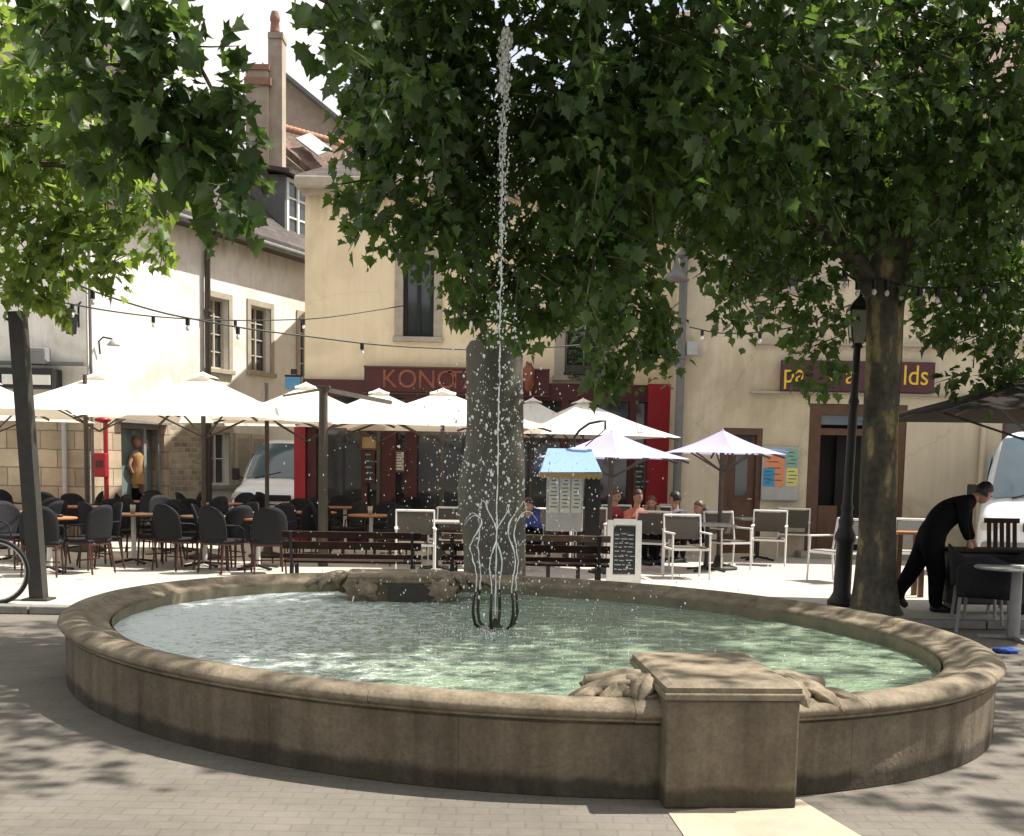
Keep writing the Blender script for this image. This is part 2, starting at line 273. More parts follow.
def water_mat():
    m = bpy.data.materials.new('fountain_water'); m.use_nodes = True
    nt = m.node_tree; L = nt.links; b = nt.nodes['Principled BSDF']
    b.inputs['Roughness'].default_value = 0.07; b.inputs['Specular IOR Level'].default_value = 0.6; b.inputs['IOR'].default_value = 1.33
    tc = nt.nodes.new('ShaderNodeTexCoord')
    n = nt.nodes.new('ShaderNodeTexNoise'); n.inputs['Scale'].default_value = 1.3; n.inputs['Detail'].default_value = 6; L.new(tc.outputs['Object'], n.inputs['Vector'])
    r = nt.nodes.new('ShaderNodeValToRGB'); r.color_ramp.elements[0].position = 0.3; r.color_ramp.elements[1].position = 0.7
    r.color_ramp.elements[0].color = (0.175, 0.245, 0.165, 1); r.color_ramp.elements[1].color = (0.28, 0.365, 0.26, 1)
    L.new(n.outputs['Fac'], r.inputs['Fac'])
    # churned foam, whitened leftwards to paint in sunlight and sky reflection on the pool
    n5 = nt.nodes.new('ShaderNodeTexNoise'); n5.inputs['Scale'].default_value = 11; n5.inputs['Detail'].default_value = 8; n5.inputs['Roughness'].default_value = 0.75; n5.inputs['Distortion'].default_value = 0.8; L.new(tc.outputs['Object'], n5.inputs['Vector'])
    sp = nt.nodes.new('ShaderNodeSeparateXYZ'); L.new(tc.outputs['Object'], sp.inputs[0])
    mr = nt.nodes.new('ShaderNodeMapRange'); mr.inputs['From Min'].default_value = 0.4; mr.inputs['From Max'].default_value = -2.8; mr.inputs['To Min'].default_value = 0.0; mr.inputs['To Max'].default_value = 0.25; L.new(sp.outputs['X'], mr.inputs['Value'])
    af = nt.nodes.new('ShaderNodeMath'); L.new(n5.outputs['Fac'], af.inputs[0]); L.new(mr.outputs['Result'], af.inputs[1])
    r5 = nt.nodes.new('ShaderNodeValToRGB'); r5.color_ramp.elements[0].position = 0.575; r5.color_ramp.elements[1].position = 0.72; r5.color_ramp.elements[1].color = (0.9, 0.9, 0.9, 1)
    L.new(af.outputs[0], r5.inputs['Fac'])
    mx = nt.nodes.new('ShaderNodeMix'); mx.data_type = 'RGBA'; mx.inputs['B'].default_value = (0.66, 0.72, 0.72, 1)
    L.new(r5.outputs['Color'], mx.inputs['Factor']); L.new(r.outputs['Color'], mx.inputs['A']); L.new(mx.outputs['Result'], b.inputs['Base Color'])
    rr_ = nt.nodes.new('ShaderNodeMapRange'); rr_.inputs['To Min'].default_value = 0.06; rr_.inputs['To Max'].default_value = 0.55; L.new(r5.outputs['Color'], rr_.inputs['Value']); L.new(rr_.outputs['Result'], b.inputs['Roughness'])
    hs = []
    for sc, w in ((5, 1.0), (12, 0.8), (30, 0.4)):
        k = nt.nodes.new('ShaderNodeTexNoise'); k.inputs['Scale'].default_value = sc; k.inputs['Detail'].default_value = 3; L.new(tc.outputs['Object'], k.inputs['Vector'])
        mu = nt.nodes.new('ShaderNodeMath'); mu.operation = 'MULTIPLY'; mu.inputs[1].default_value = w; L.new(k.outputs['Fac'], mu.inputs[0]); hs.append(mu)
    a = nt.nodes.new('ShaderNodeMath'); L.new(hs[0].outputs[0], a.inputs[0]); L.new(hs[1].outputs[0], a.inputs[1])
    a2 = nt.nodes.new('ShaderNodeMath'); L.new(a.outputs[0], a2.inputs[0]); L.new(hs[2].outputs[0], a2.inputs[1])
    bp = nt.nodes.new('ShaderNodeBump'); bp.inputs['Strength'].default_value = 0.8; bp.inputs['Distance'].default_value = 0.07
    L.new(a2.outputs[0], bp.inputs['Height']); L.new(bp.outputs['Normal'], b.inputs['Normal'])
    return m
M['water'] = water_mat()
def spray_mat():
    m = mat('water_drops', (0.93, 0.94, 0.94), (0.86, 0.88, 0.89), rough=0.15, scale=5, spec=0.6)
    m.node_tree.nodes['Principled BSDF'].inputs['Transmission Weight'].default_value = 0.15
    m.node_tree.nodes['Principled BSDF'].inputs['IOR'].default_value = 1.33
    return m
M['spray'] = spray_mat()

# ------------------------------------------------------------------ mesh helpers
class MB:
    def __init__(self): self.v = []; self.f = []; self.sm = []
    def add(self, vs, fs, smooth=False):
        o = len(self.v); self.v += [tuple(v) for v in vs]
        for f in fs: self.f.append([i + o for i in f]); self.sm.append(smooth)
    def box(self, c, s, rz=0.0, rx=0.0, ry=0.0, bev=0.0):
        hx, hy, hz = s[0] / 2, s[1] / 2, s[2] / 2
        m = Matrix.Translation(c) @ Matrix.Rotation(rz, 4, 'Z') @ Matrix.Rotation(rx, 4, 'X') @ Matrix.Rotation(ry, 4, 'Y')
        if bev <= 0:
            vs = [m @ Vector((x, y, z)) for x in (-hx, hx) for y in (-hy, hy) for z in (-hz, hz)]
            self.add(vs, [(0, 1, 3, 2), (4, 6, 7, 5), (0, 4, 5, 1), (2, 3, 7, 6), (0, 2, 6, 4), (1, 5, 7, 3)])
        else:
            bm = bmesh.new(); bmesh.ops.create_cube(bm, size=1)
            for v in bm.verts: v.co = Vector((v.co.x * s[0], v.co.y * s[1], v.co.z * s[2]))
            bmesh.ops.bevel(bm, geom=list(bm.edges), offset=bev, segments=2, affect='EDGES', profile=0.5)
            bm.verts.index_update()
            self.add([m @ v.co for v in bm.verts], [[v.index for v in f.verts] for f in bm.faces]); bm.free()
        return self
    def bar(self, p0, p1, w, h=None, up=(0, 0, 1)):
        p0, p1 = Vector(p0), Vector(p1); d = (p1 - p0).normalized(); up = Vector(up)
        if abs(d.dot(up)) > 0.98: up = Vector((0, 1, 0))
        x = d.cross(up).normalized(); y = x.cross(d); h = h or w
        vs = []
        for p in (p0, p1):
            for a, b in ((-1, -1), (1, -1), (1, 1), (-1, 1)): vs.append(p + x * a * w / 2 + y * b * h / 2)
        self.add(vs, [(0, 1, 2, 3), (7, 6, 5, 4), (0, 4, 5, 1), (1, 5, 6, 2), (2, 6, 7, 3), (3, 7, 4, 0)])
        return self
    def tube(self, pts, r, n=8, cap=True, smooth=True):
        pts = [Vector(p) for p in pts]; k = len(pts)
        rr = r if isinstance(r, (list, tuple)) else [r] * k
        vs = []; fs = []; prev = None
        for i, p in enumerate(pts):
            d = (pts[min(i + 1, k - 1)] - pts[max(i - 1, 0)]).normalized()
            if prev is None:
                u = Vector((0, 0, 1)) if abs(d.z) < 0.9 else Vector((1, 0, 0)); x = d.cross(u).normalized()
            else: x = (prev - d * prev.dot(d)).normalized()
            prev = x; y = d.cross(x)
            for j in range(n):
                a = 2 * math.pi * j / n; vs.append(p + (x * math.cos(a) + y * math.sin(a)) * rr[i])
        for i in range(k - 1):
            for j in range(n):
                j2 = (j + 1) % n; fs.append((i * n + j, i * n + j2, (i + 1) * n + j2, (i + 1) * n + j))
        self.add(vs, fs, smooth)
        if cap: self.add(vs[:n], [tuple(range(n))[::-1]]); self.add(vs[-n:], [tuple(range(n))])
        return self
    def lathe(self, prof, n=24, c=(0, 0, 0), smooth=True):
        vs = []; fs = []; k = len(prof)
        for r, z in prof:
            for j in range(n):
                a = 2 * math.pi * j / n; vs.append((c[0] + r * math.cos(a), c[1] + r * math.sin(a), c[2] + z))
        for i in range(k - 1):
            for j in range(n):
                j2 = (j + 1) % n; fs.append((i * n + j, i * n + j2, (i + 1) * n + j2, (i + 1) * n + j))
        self.add(vs, fs, smooth)
        if prof[0][0] > 1e-4: self.add(vs[:n], [tuple(range(n))[::-1]])
        if prof[-1][0] > 1e-4: self.add(vs[-n:], [tuple(range(n))])
        return self
    def prism(self, poly, off):            # polygon (3-D points) extruded by vector off
        poly = [Vector(p) for p in poly]; off = Vector(off); n = len(poly)
        fs = [tuple(range(n)), tuple(range(2 * n - 1, n - 1, -1))]
        for i in range(n): j = (i + 1) % n; fs.append((i, i + n, j + n, j))
        self.add(poly + [p + off for p in poly], fs); return self
    def blob(self, c, r, seed=0, amp=0.15, sub=2, freq=3.0, smooth=True):
        bm = bmesh.new(); bmesh.ops.create_icosphere(bm, subdivisions=sub, radius=1)
        rx, ry, rz = r if isinstance(r, (tuple, list)) else (r, r, r)
        bm.verts.index_update()
        vs = []
        for v in bm.verts:
            k = 1 + amp * noise.noise(v.co * freq + Vector((seed * 3.1, seed * 1.7, 0)))
            vs.append(Vector((c[0] + v.co.x * rx * k, c[1] + v.co.y * ry * k, c[2] + v.co.z * rz * k)))
        self.add(vs, [[v.index for v in f.verts] for f in bm.faces], smooth); bm.free(); return self
    def build(self, name, m, parent=None, fix=True):
        me = bpy.data.meshes.new(name); me.from_pydata(self.v, [], self.f)
        me.polygons.foreach_set('use_smooth', self.sm)
        me.materials.append(m)
        if fix:
            bm = bmesh.new(); bm.from_mesh(me); bmesh.ops.recalc_face_normals(bm, faces=bm.faces); bm.to_mesh(me); bm.free()
        o = bpy.data.objects.new(name, me); COL.objects.link(o)
        if parent is not None: o.parent = parent
        return o

def tag(o, label=None, cat=None, group=None, kind=None):
    if label: o['label'] = label
    if cat: o['category'] = cat
    if group: o['group'] = group
    if kind: o['kind'] = kind
    return o
def thing(name, label, cat, loc=(0, 0, 0), rz=0.0, group=None):
    o = bpy.data.objects.new(name, None); COL.objects.link(o); o.empty_display_size = 0.2
    o.location = loc; o.rotation_euler = (0, 0, rz)
    return tag(o, label, cat, group)
KIDS = {}
def copy_thing(root, loc, rz, label=None, group=None):
    def rec(o, par):
        c = o.copy(); COL.objects.link(c); c.parent = par
        for k in list(o.children): rec(k, c)
        return c
    r = rec(root, None); r.location = loc; r.rotation_euler = (0, 0, rz)
    if label: r['label'] = label
    if group: r['group'] = group
    return r
def structure(name, mb, m):
    return tag(mb.build(name, m), kind='structure')

FONT = None
def lettering(name, txt, size, m, parent, mw, depth=0.006, sx=1.0):
    cu = bpy.data.curves.new(name + '_curve', 'FONT'); cu.body = txt; cu.size = size; cu.extrude = depth; cu.align_x = 'CENTER'; cu.align_y = 'CENTER'
    tmp = bpy.data.objects.new('tmp', cu); COL.objects.link(tmp)
    dg = bpy.context.evaluated_depsgraph_get(); me = bpy.data.meshes.new_from_object(tmp.evaluated_get(dg))
    bpy.data.objects.remove(tmp); bpy.data.curves.remove(cu)
    me.name = name; me.materials.clear(); me.materials.append(m)
    me.transform(Matrix.Diagonal((sx, 1, 1, 1)))
    me.transform(mw)
    o = bpy.data.objects.new(name, me); COL.objects.link(o); o.parent = parent
    return o
FACEMW = lambda x, y, z, rz=0.0: Matrix.Translation((x, y, z)) @ Matrix.Rotation(rz, 4, 'Z') @ Matrix.Rotation(R(90), 4, 'X')

def skin_body(name, m, verts, edges, radii, parent=None, root=0, sub=2):
    me = bpy.data.meshes.new(name); me.from_pydata(verts, edges, [])
    o = bpy.data.objects.new(name, me); COL.objects.link(o)
    md = o.modifiers.new('skin', 'SKIN'); md.use_smooth_shade = True
    sv = me.skin_vertices[0].data
    for i, r in enumerate(radii):
        sv[i].radius = r if isinstance(r, tuple) else (r, r); sv[i].use_root = (i == root)
    md2 = o.modifiers.new('sub', 'SUBSURF'); md2.levels = sub; md2.render_levels = sub
    dg = bpy.context.evaluated_depsgraph_get(); dg.update()
    nm = bpy.data.meshes.new_from_object(o.evaluated_get(dg)); bpy.data.objects.remove(o)
    nm.name = name; nm.materials.clear(); nm.materials.append(m)
    o = bpy.data.objects.new(name, nm); COL.objects.link(o)
    for p in nm.polygons: p.use_smooth = True
    if parent is not None: o.parent = parent
    return o

TZ = 0.08                                   # the terrace stands one low kerb above the street paving
# ------------------------------------------------------------------ ground
g = MB(); g.add([(-400, -60, 0), (400, -60, 0), (400, 700, 0), (-400, 700, 0)], [(0, 1, 2, 3)])
structure('ground', g, M['ground'])
kerb_y = lambda x: onz(40, 607, TZ).y + 0.02 * (x - onz(40, 607, TZ).x)
k0, k1 = kerb_y(-60), kerb_y(60)
t = MB()
t.prism([(-60, k0 + 0.2, 0.002), (60, k1 + 0.2, 0.002), (60, 90, 0.002), (-60, 90, 0.002)], (0, 0, TZ - 0.002))
structure('terrace_pavement', t, M['terrace'])
kb = MB()
for i in range(100):
    x0 = -50 + i * 1.0; kb.box((x0 + 0.5, kerb_y(x0 + 0.5) + 0.1, TZ / 2 + 0.004), (0.985, 0.197, TZ + 0.004), R(1.15), bev=0.012)
structure('kerb', kb, M['kerb'])
fb = MB()
a, b_, c, d = onz(668, 813), onz(800, 800), onz(900, 860), onz(700, 860)
fb.add([(a.x, a.y, 0.004), (b_.x, b_.y, 0.004), (c.x, c.y, 0.004), (d.x, d.y, 0.004)], [(0, 1, 2, 3)])
structure('flagstone_path', fb, M['band'])

# ------------------------------------------------------------------ fountain
FC = Vector((-0.148, 8.8165, 0)); EA, EB, ERO = 3.316 + 0.38, 3.316 - 0.38, -0.773
def oval(ang, k):                          # point on the basin outline, pushed outwards by k metres
    a, b = EA + k, EB + k
    x, y = a * math.cos(ang), b * math.sin(ang)
    return Vector((FC.x + x * math.cos(ERO) - y * math.sin(ERO), FC.y + x * math.sin(ERO) + y * math.cos(ERO), 0))
def ring(prof, n=160, a0=0.0, a1=2 * math.pi, smooth=True):
    mb = MB(); vs = []; closed = abs(a1 - a0 - 2 * math.pi) < 1e-6; cnt = n if closed else n + 1
    for i in range(cnt):
        an = a0 + (a1 - a0) * i / n
        for k, z in prof: p = oval(an, k); vs.append((p.x, p.y, z))
    kk = len(prof); fs = []
    for i in range(n):
        i2 = (i + 1) % cnt
        for j in range(kk - 1): fs.append((i * kk + j, i * kk + j + 1, i2 * kk + j + 1, i2 * kk + j))
    mb.add(vs, fs, smooth); return mb
fount = thing('fountain', 'large low oval stone fountain basin with moulded rim in the middle of the square', 'fountain', (0, 0, 0))
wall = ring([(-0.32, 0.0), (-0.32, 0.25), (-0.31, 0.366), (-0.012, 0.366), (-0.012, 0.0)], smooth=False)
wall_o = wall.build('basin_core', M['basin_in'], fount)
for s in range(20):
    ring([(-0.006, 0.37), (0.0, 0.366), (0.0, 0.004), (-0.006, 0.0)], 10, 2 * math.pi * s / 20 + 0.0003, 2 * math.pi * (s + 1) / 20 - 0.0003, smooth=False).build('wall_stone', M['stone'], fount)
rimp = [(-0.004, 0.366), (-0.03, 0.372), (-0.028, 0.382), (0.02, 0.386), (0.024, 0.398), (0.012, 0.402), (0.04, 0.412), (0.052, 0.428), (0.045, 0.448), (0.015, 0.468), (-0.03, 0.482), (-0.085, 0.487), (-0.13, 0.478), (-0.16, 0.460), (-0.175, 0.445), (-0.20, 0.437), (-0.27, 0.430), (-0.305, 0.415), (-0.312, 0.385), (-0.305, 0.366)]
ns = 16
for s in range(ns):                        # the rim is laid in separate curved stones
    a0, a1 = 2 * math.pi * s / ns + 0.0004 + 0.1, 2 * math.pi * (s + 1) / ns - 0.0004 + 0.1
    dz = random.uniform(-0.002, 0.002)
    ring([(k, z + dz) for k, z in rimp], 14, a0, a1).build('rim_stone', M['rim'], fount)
ring([(-0.326, 0.02), (-0.326, 0.40)], smooth=True).build('basin_lining', M['basin_in'], fount)
WZ = 0.315
w = MB(); vs = [(FC.x, FC.y, WZ)]; nr, na = 40, 160
for i in range(1, nr + 1):
    for j in range(na):
        an = 2 * math.pi * j / na; p = oval(an, -0.318); q = FC + (p - FC) * (i / nr)
        vs.append((q.x, q.y, WZ + 0.008 * noise.noise(Vector((q.x * 3, q.y * 3, 0))) + 0.005 * noise.noise(Vector((q.x * 9, q.y * 9, 5)))))
fs = [(0, 1 + j, 1 + (j + 1) % na) for j in range(na)]
for i in range(nr - 1):
    for j in range(na):
        j2 = (j + 1) % na; fs.append((1 + i * na + j, 1 + (i + 1) * na + j, 1 + (i + 1) * na + j2, 1 + i * na + j2))
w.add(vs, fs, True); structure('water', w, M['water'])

def plate_leaf(mb, o, d, n, L, Wd, curl, seed=0):
    """thick carved leaf: starts at o, runs along d, face normal n, tip curling by curl radians"""
    d = d.normalized(); n = n.normalized(); w = d.cross(n).normalized(); nu, nv = 12, 9; vs = []; p = Vector(o); a = 0.0
    rows = []
    for i in range(nu):
        t_ = i / (nu - 1); wd = Wd * (math.sin(min(1, t_ * 1.0 + 0.12) * math.pi) ** 0.7 * 0.85 + 0.12) * (1 + 0.22 * math.sin(t_ * 19 + seed)) * (1 - 0.75 * t_ ** 4)
        dd = d * math.cos(a) - n * math.sin(a); nn = n * math.cos(a) + d * math.sin(a)
        for sd in (0, 1):
            for j in range(nv):
                u = -1 + 2 * j / (nv - 1)
                h = 0.018 * math.cos(u * 9 + seed) * (1 - abs(u)) + 0.05 * Wd * 4 * (1 - u * u) - sd * 0.03
                rows.append(p + w * (u * wd) + nn * h)
        p = p + dd * (L / (nu - 1)); a += curl / nu * (0.4 + 1.2 * t_)
    fs = []; k = 2 * nv
    for i in range(nu - 1):
        for j in range(nv - 1):
            q = i * k + j; fs.append((q, q + 1, q + k + 1, q + k)); q += nv; fs.append((q, q + k, q + k + 1, q + 1))
        for j in (0, nv - 1): q = i * k + j; fs.append((q, q + k, q + k + nv, q + nv))
    for i in (0, nu - 1):
        for j in range(nv - 1): q = i * k + j; fs.append((q, q + 1, q + nv + 1, q + nv))
    mb.add(rows, fs, True)
def carving(mb, o, ax, ay, sgn, L=0.5, rimz=0.47):
    """weathered acanthus leaves and a scroll springing from the side of a block and drooping over the rim"""
    Z = Vector((0, 0, 1)); s = ax * sgn; o = Vector((o.x, o.y, rimz - 0.02))
    mb.blob(o + s * 0.06 + Z * 0.02, (0.13, 0.20, 0.10), 3 + sgn, 0.35, 3, 2.2)
    plate_leaf(mb, o - s * 0.03 + ay * 0.02 + Z * 0.10, s, Z, L * 1.15, 0.085, 0.9, 1)
    plate_leaf(mb, o + ay * 0.14 + Z * 0.08, s + ay * 0.35, Z, L * 0.85, 0.075, 0.7, 2)
    plate_leaf(mb, o + s * 0.02 - ay * 0.02 + Z * 0.11, s * 0.55 - ay, Z + s * 0.3, 0.30, 0.075, 2.0, 3)
    plate_leaf(mb, o + s * 0.14 - ay * 0.03 + Z * 0.07, s * 0.9 - ay * 0.9, Z + s * 0.2, 0.27, 0.065, 1.7, 4)
    plate_leaf(mb, o + s * 0.26 - ay * 0.02 + Z * 0.05, s * 1.2 - ay * 0.6, Z, 0.20, 0.05, 1.3, 5)
    pts = [o + ay * 0.20 + s * (0.02 + 0.30 * i / 6) + Z * (0.055 + 0.012 * math.sin(i)) for i in range(7)]
    mb.tube(pts, [0.055, 0.052, 0.05, 0.048, 0.046, 0.044, 0.03], 10)
def block(o, ax, ay, W, D, H, name):
    """pedestal: front face at o, ax along the front, ay pointing into the basin"""
    rz = math.atan2(ax.y, ax.x)
    mb = MB(); c = o + ay * (D / 2)
    mb.box((c.x, c.y, (H - 0.075) / 2), (W, D, H - 0.075), rz, bev=0.012)
    ped = mb.build(name, M['stone'], fount)
    cp = MB(); cp.box((c.x, c.y, H - 0.057), (W + 0.035, D + 0.035, 0.034), rz, bev=0.008)
    vs = []
    for (kx, ky, z) in ((0, 0, H - 0.04), (0.0, 0.0, H - 0.015), (0.035, 0.035, H)):
        for sx, sy in ((-1, -1), (1, -1), (1, 1), (-1, 1)):
            q = c + ax * sx * (W / 2 + 0.005 - kx) + ay * sy * (D / 2 + 0.005 - ky); vs.append((q.x, q.y, z))
    fs = [(3, 2, 1, 0), (8, 9, 10, 11)]
    for l in range(2):
        for j in range(4): j2 = (j + 1) % 4; fs.append((l * 4 + j, l * 4 + j2, l * 4 + 4 + j2, l * 4 + 4 + j))
    cp.add(vs, fs); cp.build('cap', M['rim'], ped)
    return ped
pl, pr = onz(664, 809), onz(796, 809)
ax = (pr - pl).normalized(); ay = Vector((-ax.y, ax.x, 0))
if ay.y < 0: ay = -ay
pw = (pr - pl).length
ped = block(pl + ax * pw / 2, ax, ay, pw, 0.98, 0.60, 'pedestal')
mid = pl + ax * pw / 2 + ay * 0.42
cv = MB(); carving(cv, mid - ax * pw / 2, ax, ay, -1, 0.42); cv.build('carving', M['carve'], ped)
cv = MB(); carving(cv, mid + ax * pw / 2, ax, ay, 1, 0.30); cv.build('carving', M['carve'], ped)
# far pedestal, seen across the water
fm = onz(400, 571, 0.56); ax2 = Vector((1, 0.12, 0)).normalized(); ay2 = Vector((0.12, -1, 0)).normalized()
far_mid = fm + ay2 * (-0.25); far_mid.z = 0
ped2 = block(far_mid, ax2, ay2, 1.0, 0.75, 0.56, 'pedestal')
o2 = far_mid + ay2 * 0.45
for s in (-1, 1):
    cv = MB(); carving(cv, o2 + ax2 * 0.5 * s, ax2, -ay2, s, 0.33)
    q = far_mid + ay2 * 0.72 + ax2 * s * 0.36; cv.blob((q.x, q.y, 0.42), (0.16, 0.10, 0.13), 4 + s, 0.6, 3)
    cv.build('carving', M['carve'], ped2)
q = far_mid + ay2 * 0.755; mb = MB(); mb.box((q.x + 0.12, q.y, 0.385), (0.46, 0.03, 0.17), math.atan2(ax2.y, ax2.x), bev=0.006); mb.build('spout_recess', M['iron'], ped2)

# nozzle ring, jets
JP = onz(495, 627, WZ); noz = thing('fountain_nozzle', 'dark bronze nozzle cluster with curved pipes rising from the fountain water', 'nozzle', JP)
hub = MB(); hub.lathe([(0.0, -0.06), (0.05, -0.05), (0.065, 0.0), (0.04, 0.03), (0.02, 0.05), (0.015, 0.07), (0.0, 0.07)], 14); hub.build('hub', M['bronze'], noz)
tips = []
for i in range(6):
    a = R(20 + 60 * i); d = Vector((math.cos(a), math.sin(a), 0)); rr = 0.19
    pts = [d * 0.04 + Vector((0, 0, -0.02)), d * 0.10 + Vector((0, 0, -0.03)), d * (rr - 0.02) + Vector((0, 0, 0.03)), d * rr + Vector((0, 0, 0.12)), d * (rr - 0.005) + Vector((0, 0, 0.22)), d * (rr - 0.02) + Vector((0, 0, 0.29))]
    mb = MB(); mb.tube(pts, [0.014, 0.014, 0.014, 0.013, 0.011, 0.008], 8); mb.build('pipe', M['bronze'], noz); tips.append(JP + pts[-1])
JT = at(505, 28, JP.y)
mb = MB(); pts = []; rad = []
nseg = 150
for i in range(nseg + 1):
    t_ = i / nseg; z = JP.z + 0.1 + (JT.z - JP.z - 0.1) * t_
    wob = 0.004 + 0.02 * t_ * t_
    pts.append((JP.x + wob * noise.noise(Vector((z * 5, 0, 1))) * 1.6, JP.y + wob * noise.noise(Vector((0, z * 5, 1))), z))
    br = noise.noise(Vector((z * 9, 3, 7)))
    rad.append(max(0.0008, 0.0055 + 0.011 * br * (0.5 + 0.6 * t_)) * (1.0 - 0.25 * t_))
mb.tube(pts, rad, 6)
for i in range(620):                       # the crown and broken upper part of the jet
    t_ = 1 - abs(rng.normal(0, 0.22)); 
    if t_ < 0.1: continue
    z = JP.z + (JT.z - JP.z) * min(t_, 1.0)
    s = 0.012 + 0.045 * max(0, (t_ - 0.35)) * (1 if t_ < 0.93 else 0.9)
    r = rng.uniform(0.004, 0.012) * (1.35 if t_ > 0.9 else 0.85)
    mb.blob((JP.x + rng.normal(0, s * 0.6), JP.y + rng.normal(0, s * 0.6), z - rng.uniform(0, 0.08)), (r, r, r * rng.uniform(1, 2.4)), i, 0.3, 1)
for i in range(110):
    r = rng.uniform(0.006, 0.017); mb.blob((JP.x + rng.normal(0, 0.022), JP.y + rng.normal(0, 0.025), JT.z - 0.02 - abs(rng.normal(0, 0.13))), (r, r, r * 1.3), i, 0.3, 1)
tag(mb.build('water_jet', M['spray']), 'tall thin white water jet shooting straight up from the fountain centre', 'water jet')
jl = ['short wavy water jet on the far left of the nozzle ring', 'short wavy water jet just left of the tall jet', 'short wavy water jet right of the tall jet', 'outermost short wavy water jet on the right of the nozzle ring', 'second short wavy jet from the right, leaning outward', 'short wavy jet beside the leftmost one']
order = sorted(range(6), key=lambda i: tips[i].x)
names = dict(zip(order, ['leftmost short wavy water jet rising from the nozzle ring', 'second from left of the six short wavy water jets', 'third from left of the six short wavy water jets, left of the tall jet', 'third from right of the six short wavy water jets, right of the tall jet', 'second from right of the six short wavy water jets', 'rightmost short wavy water jet rising from the nozzle ring']))
for i, tp in enumerate(tips):
    d = (tp - JP); d.z = 0; d.normalize(); mb = MB(); pts = []; rad = []
    top = rng.uniform(0.5, 0.72)
    for s in range(40):
        t_ = s / 39; z = tp.z + top * t_
        off = 0.02 * t_ + 0.05 * math.sin(t_ * 7 + i * 1.3) * t_ + 0.012 * noise.noise(Vector((t_ * 9, i * 2.0, 0)))
        sd = Vector((-d.y, d.x, 0)) * 0.055 * math.sin(t_ * 8.5 + i * 2.2) * t_
        p = tp + d * off + sd; pts.append((p.x, p.y, z)); rad.append(max(0.001, 0.0048 + 0.0065 * noise.noise(Vector((z * 16, i * 3.3, 0))) * min(1, t_ * 2)))
    p = Vector(pts[-1]); k = 1 if rng.random() > 0.5 else -1
    for s in range(1, 9):
        t_ = s / 8; pts.append((p.x + d.x * 0.05 * s / 4 + 0.04 * k * t_, p.y + d.y * 0.05 * s / 4, p.z + 0.05 * math.sin(t_ * math.pi) - 0.05 * t_)); rad.append(0.0045 * (1 - 0.7 * t_))
    mb.tube(pts, rad, 6)
    tag(mb.build('water_jet', M['spray']), names[i], 'water jet', 'short water jets of the fountain')
mb = MB()
for i in range(150):                        # clots of water tumbling beside the jet
    r = rng.uniform(0.004, 0.0115); z = WZ + rng.uniform(0.9, 2.6)
    mb.blob((JP.x + rng.normal(0, 0.15), JP.y + rng.normal(0, 0.12), z), (r, r, r * rng.uniform(1, 1.8)), i, 0.8, 2)
for i in range(1700):                       # drops falling back round the jet
    if i < 760: dx, dy = rng.normal(0, 0.36), rng.normal(0, 0.36); z = WZ + rng.uniform(0.05, 1.95)
    elif i < 1350: dx, dy = rng.normal(0, 0.75), rng.normal(0, 0.5); z = WZ + rng.uniform(0.02, 1.6)
    else: dx, dy = rng.normal(0, 0.14), rng.normal(0, 0.14); z = WZ + rng.uniform(1.5, 4.2)
    r = rng.uniform(0.0018, 0.0055) if rng.random() < 0.88 else rng.uniform(0.005, 0.0095)
    mb.blob((JP.x + dx, JP.y + dy, z), (r, r, r * rng.uniform(1, 2.2)), i, 0.2, 1)
for i in range(650):                       # splashes where drops strike the pool
    a = rng.uniform(0, 2 * math.pi); rr = abs(rng.normal(0, 0.55)); p = FC + (oval(a, -0.5) - FC) * min(rr, 0.97)
    h = rng.uniform(0.005, 0.016); r = rng.uniform(0.003, 0.006)
    mb.blob((p.x, p.y, WZ + h * 0.5), (r, r, h * 0.6), i, 0.2, 1)
tag(mb.build('water_spray', M['spray']), 'loose white water drops falling around the fountain jets', 'spray', kind='stuff')

# ------------------------------------------------------------------ stone pillar behind the basin
PY_ = 12.75
pb = at(493, 560, PY_); prof_px = [(342, 468, 522), (345, 466, 523), (360, 466, 523), (400, 467, 523.5), (430, 467, 524), (460, 466, 525), (500, 464, 525.5), (540, 464, 526), (580, 463, 527)]
pil = MB(); vs = []; n = 48
hs = np.linspace(0, 1, 40)
ztop = at(495, 342, PY_).z
for t_ in hs:
    z = TZ + (ztop - TZ) * t_
    py = 342 + (580 - 342) * (1 - t_)
    l = np.interp(py, [q[0] for q in prof_px], [q[1] for q in prof_px]); r_ = np.interp(py, [q[0] for q in prof_px], [q[2] for q in prof_px])
    xl, xr = at(l, py, PY_).x, at(r_, py, PY_).x; cx, rad = (xl + xr) / 2, (xr - xl) / 2
    if t_ > 0.985: rad *= 0.93
    for j in range(n):
        a = 2 * math.pi * j / n; k = 1.0
        left = max(0.0, math.cos(a - math.pi)) ** 1.5
        bul = math.exp(-((z - 1.35) / 0.42) ** 2) if z > 1.15 else math.exp(-((z - 1.15) / 0.22) ** 2) * 0.89
        k += left * bul * (0.24 + 0.05 * math.sin(a * 22)) + 0.012 * noise.noise(Vector((math.cos(a) * 2, math.sin(a) * 2, z * 3)))
        vs.append((cx + rad * k * math.cos(a), PY_ + rad * k * math.sin(a), z))
fs = [(i * n + j, i * n + (j + 1) % n, (i + 1) * n + (j + 1) % n, (i + 1) * n + j) for i in range(len(hs) - 1) for j in range(n)]
pil.add(vs, fs, True); pil.add(vs[-n:], [tuple(range(n))])
tag(pil.build('stone_pillar', M['pillar']), 'thick grey brown stone pillar with flat top behind the fountain jet', 'pillar')

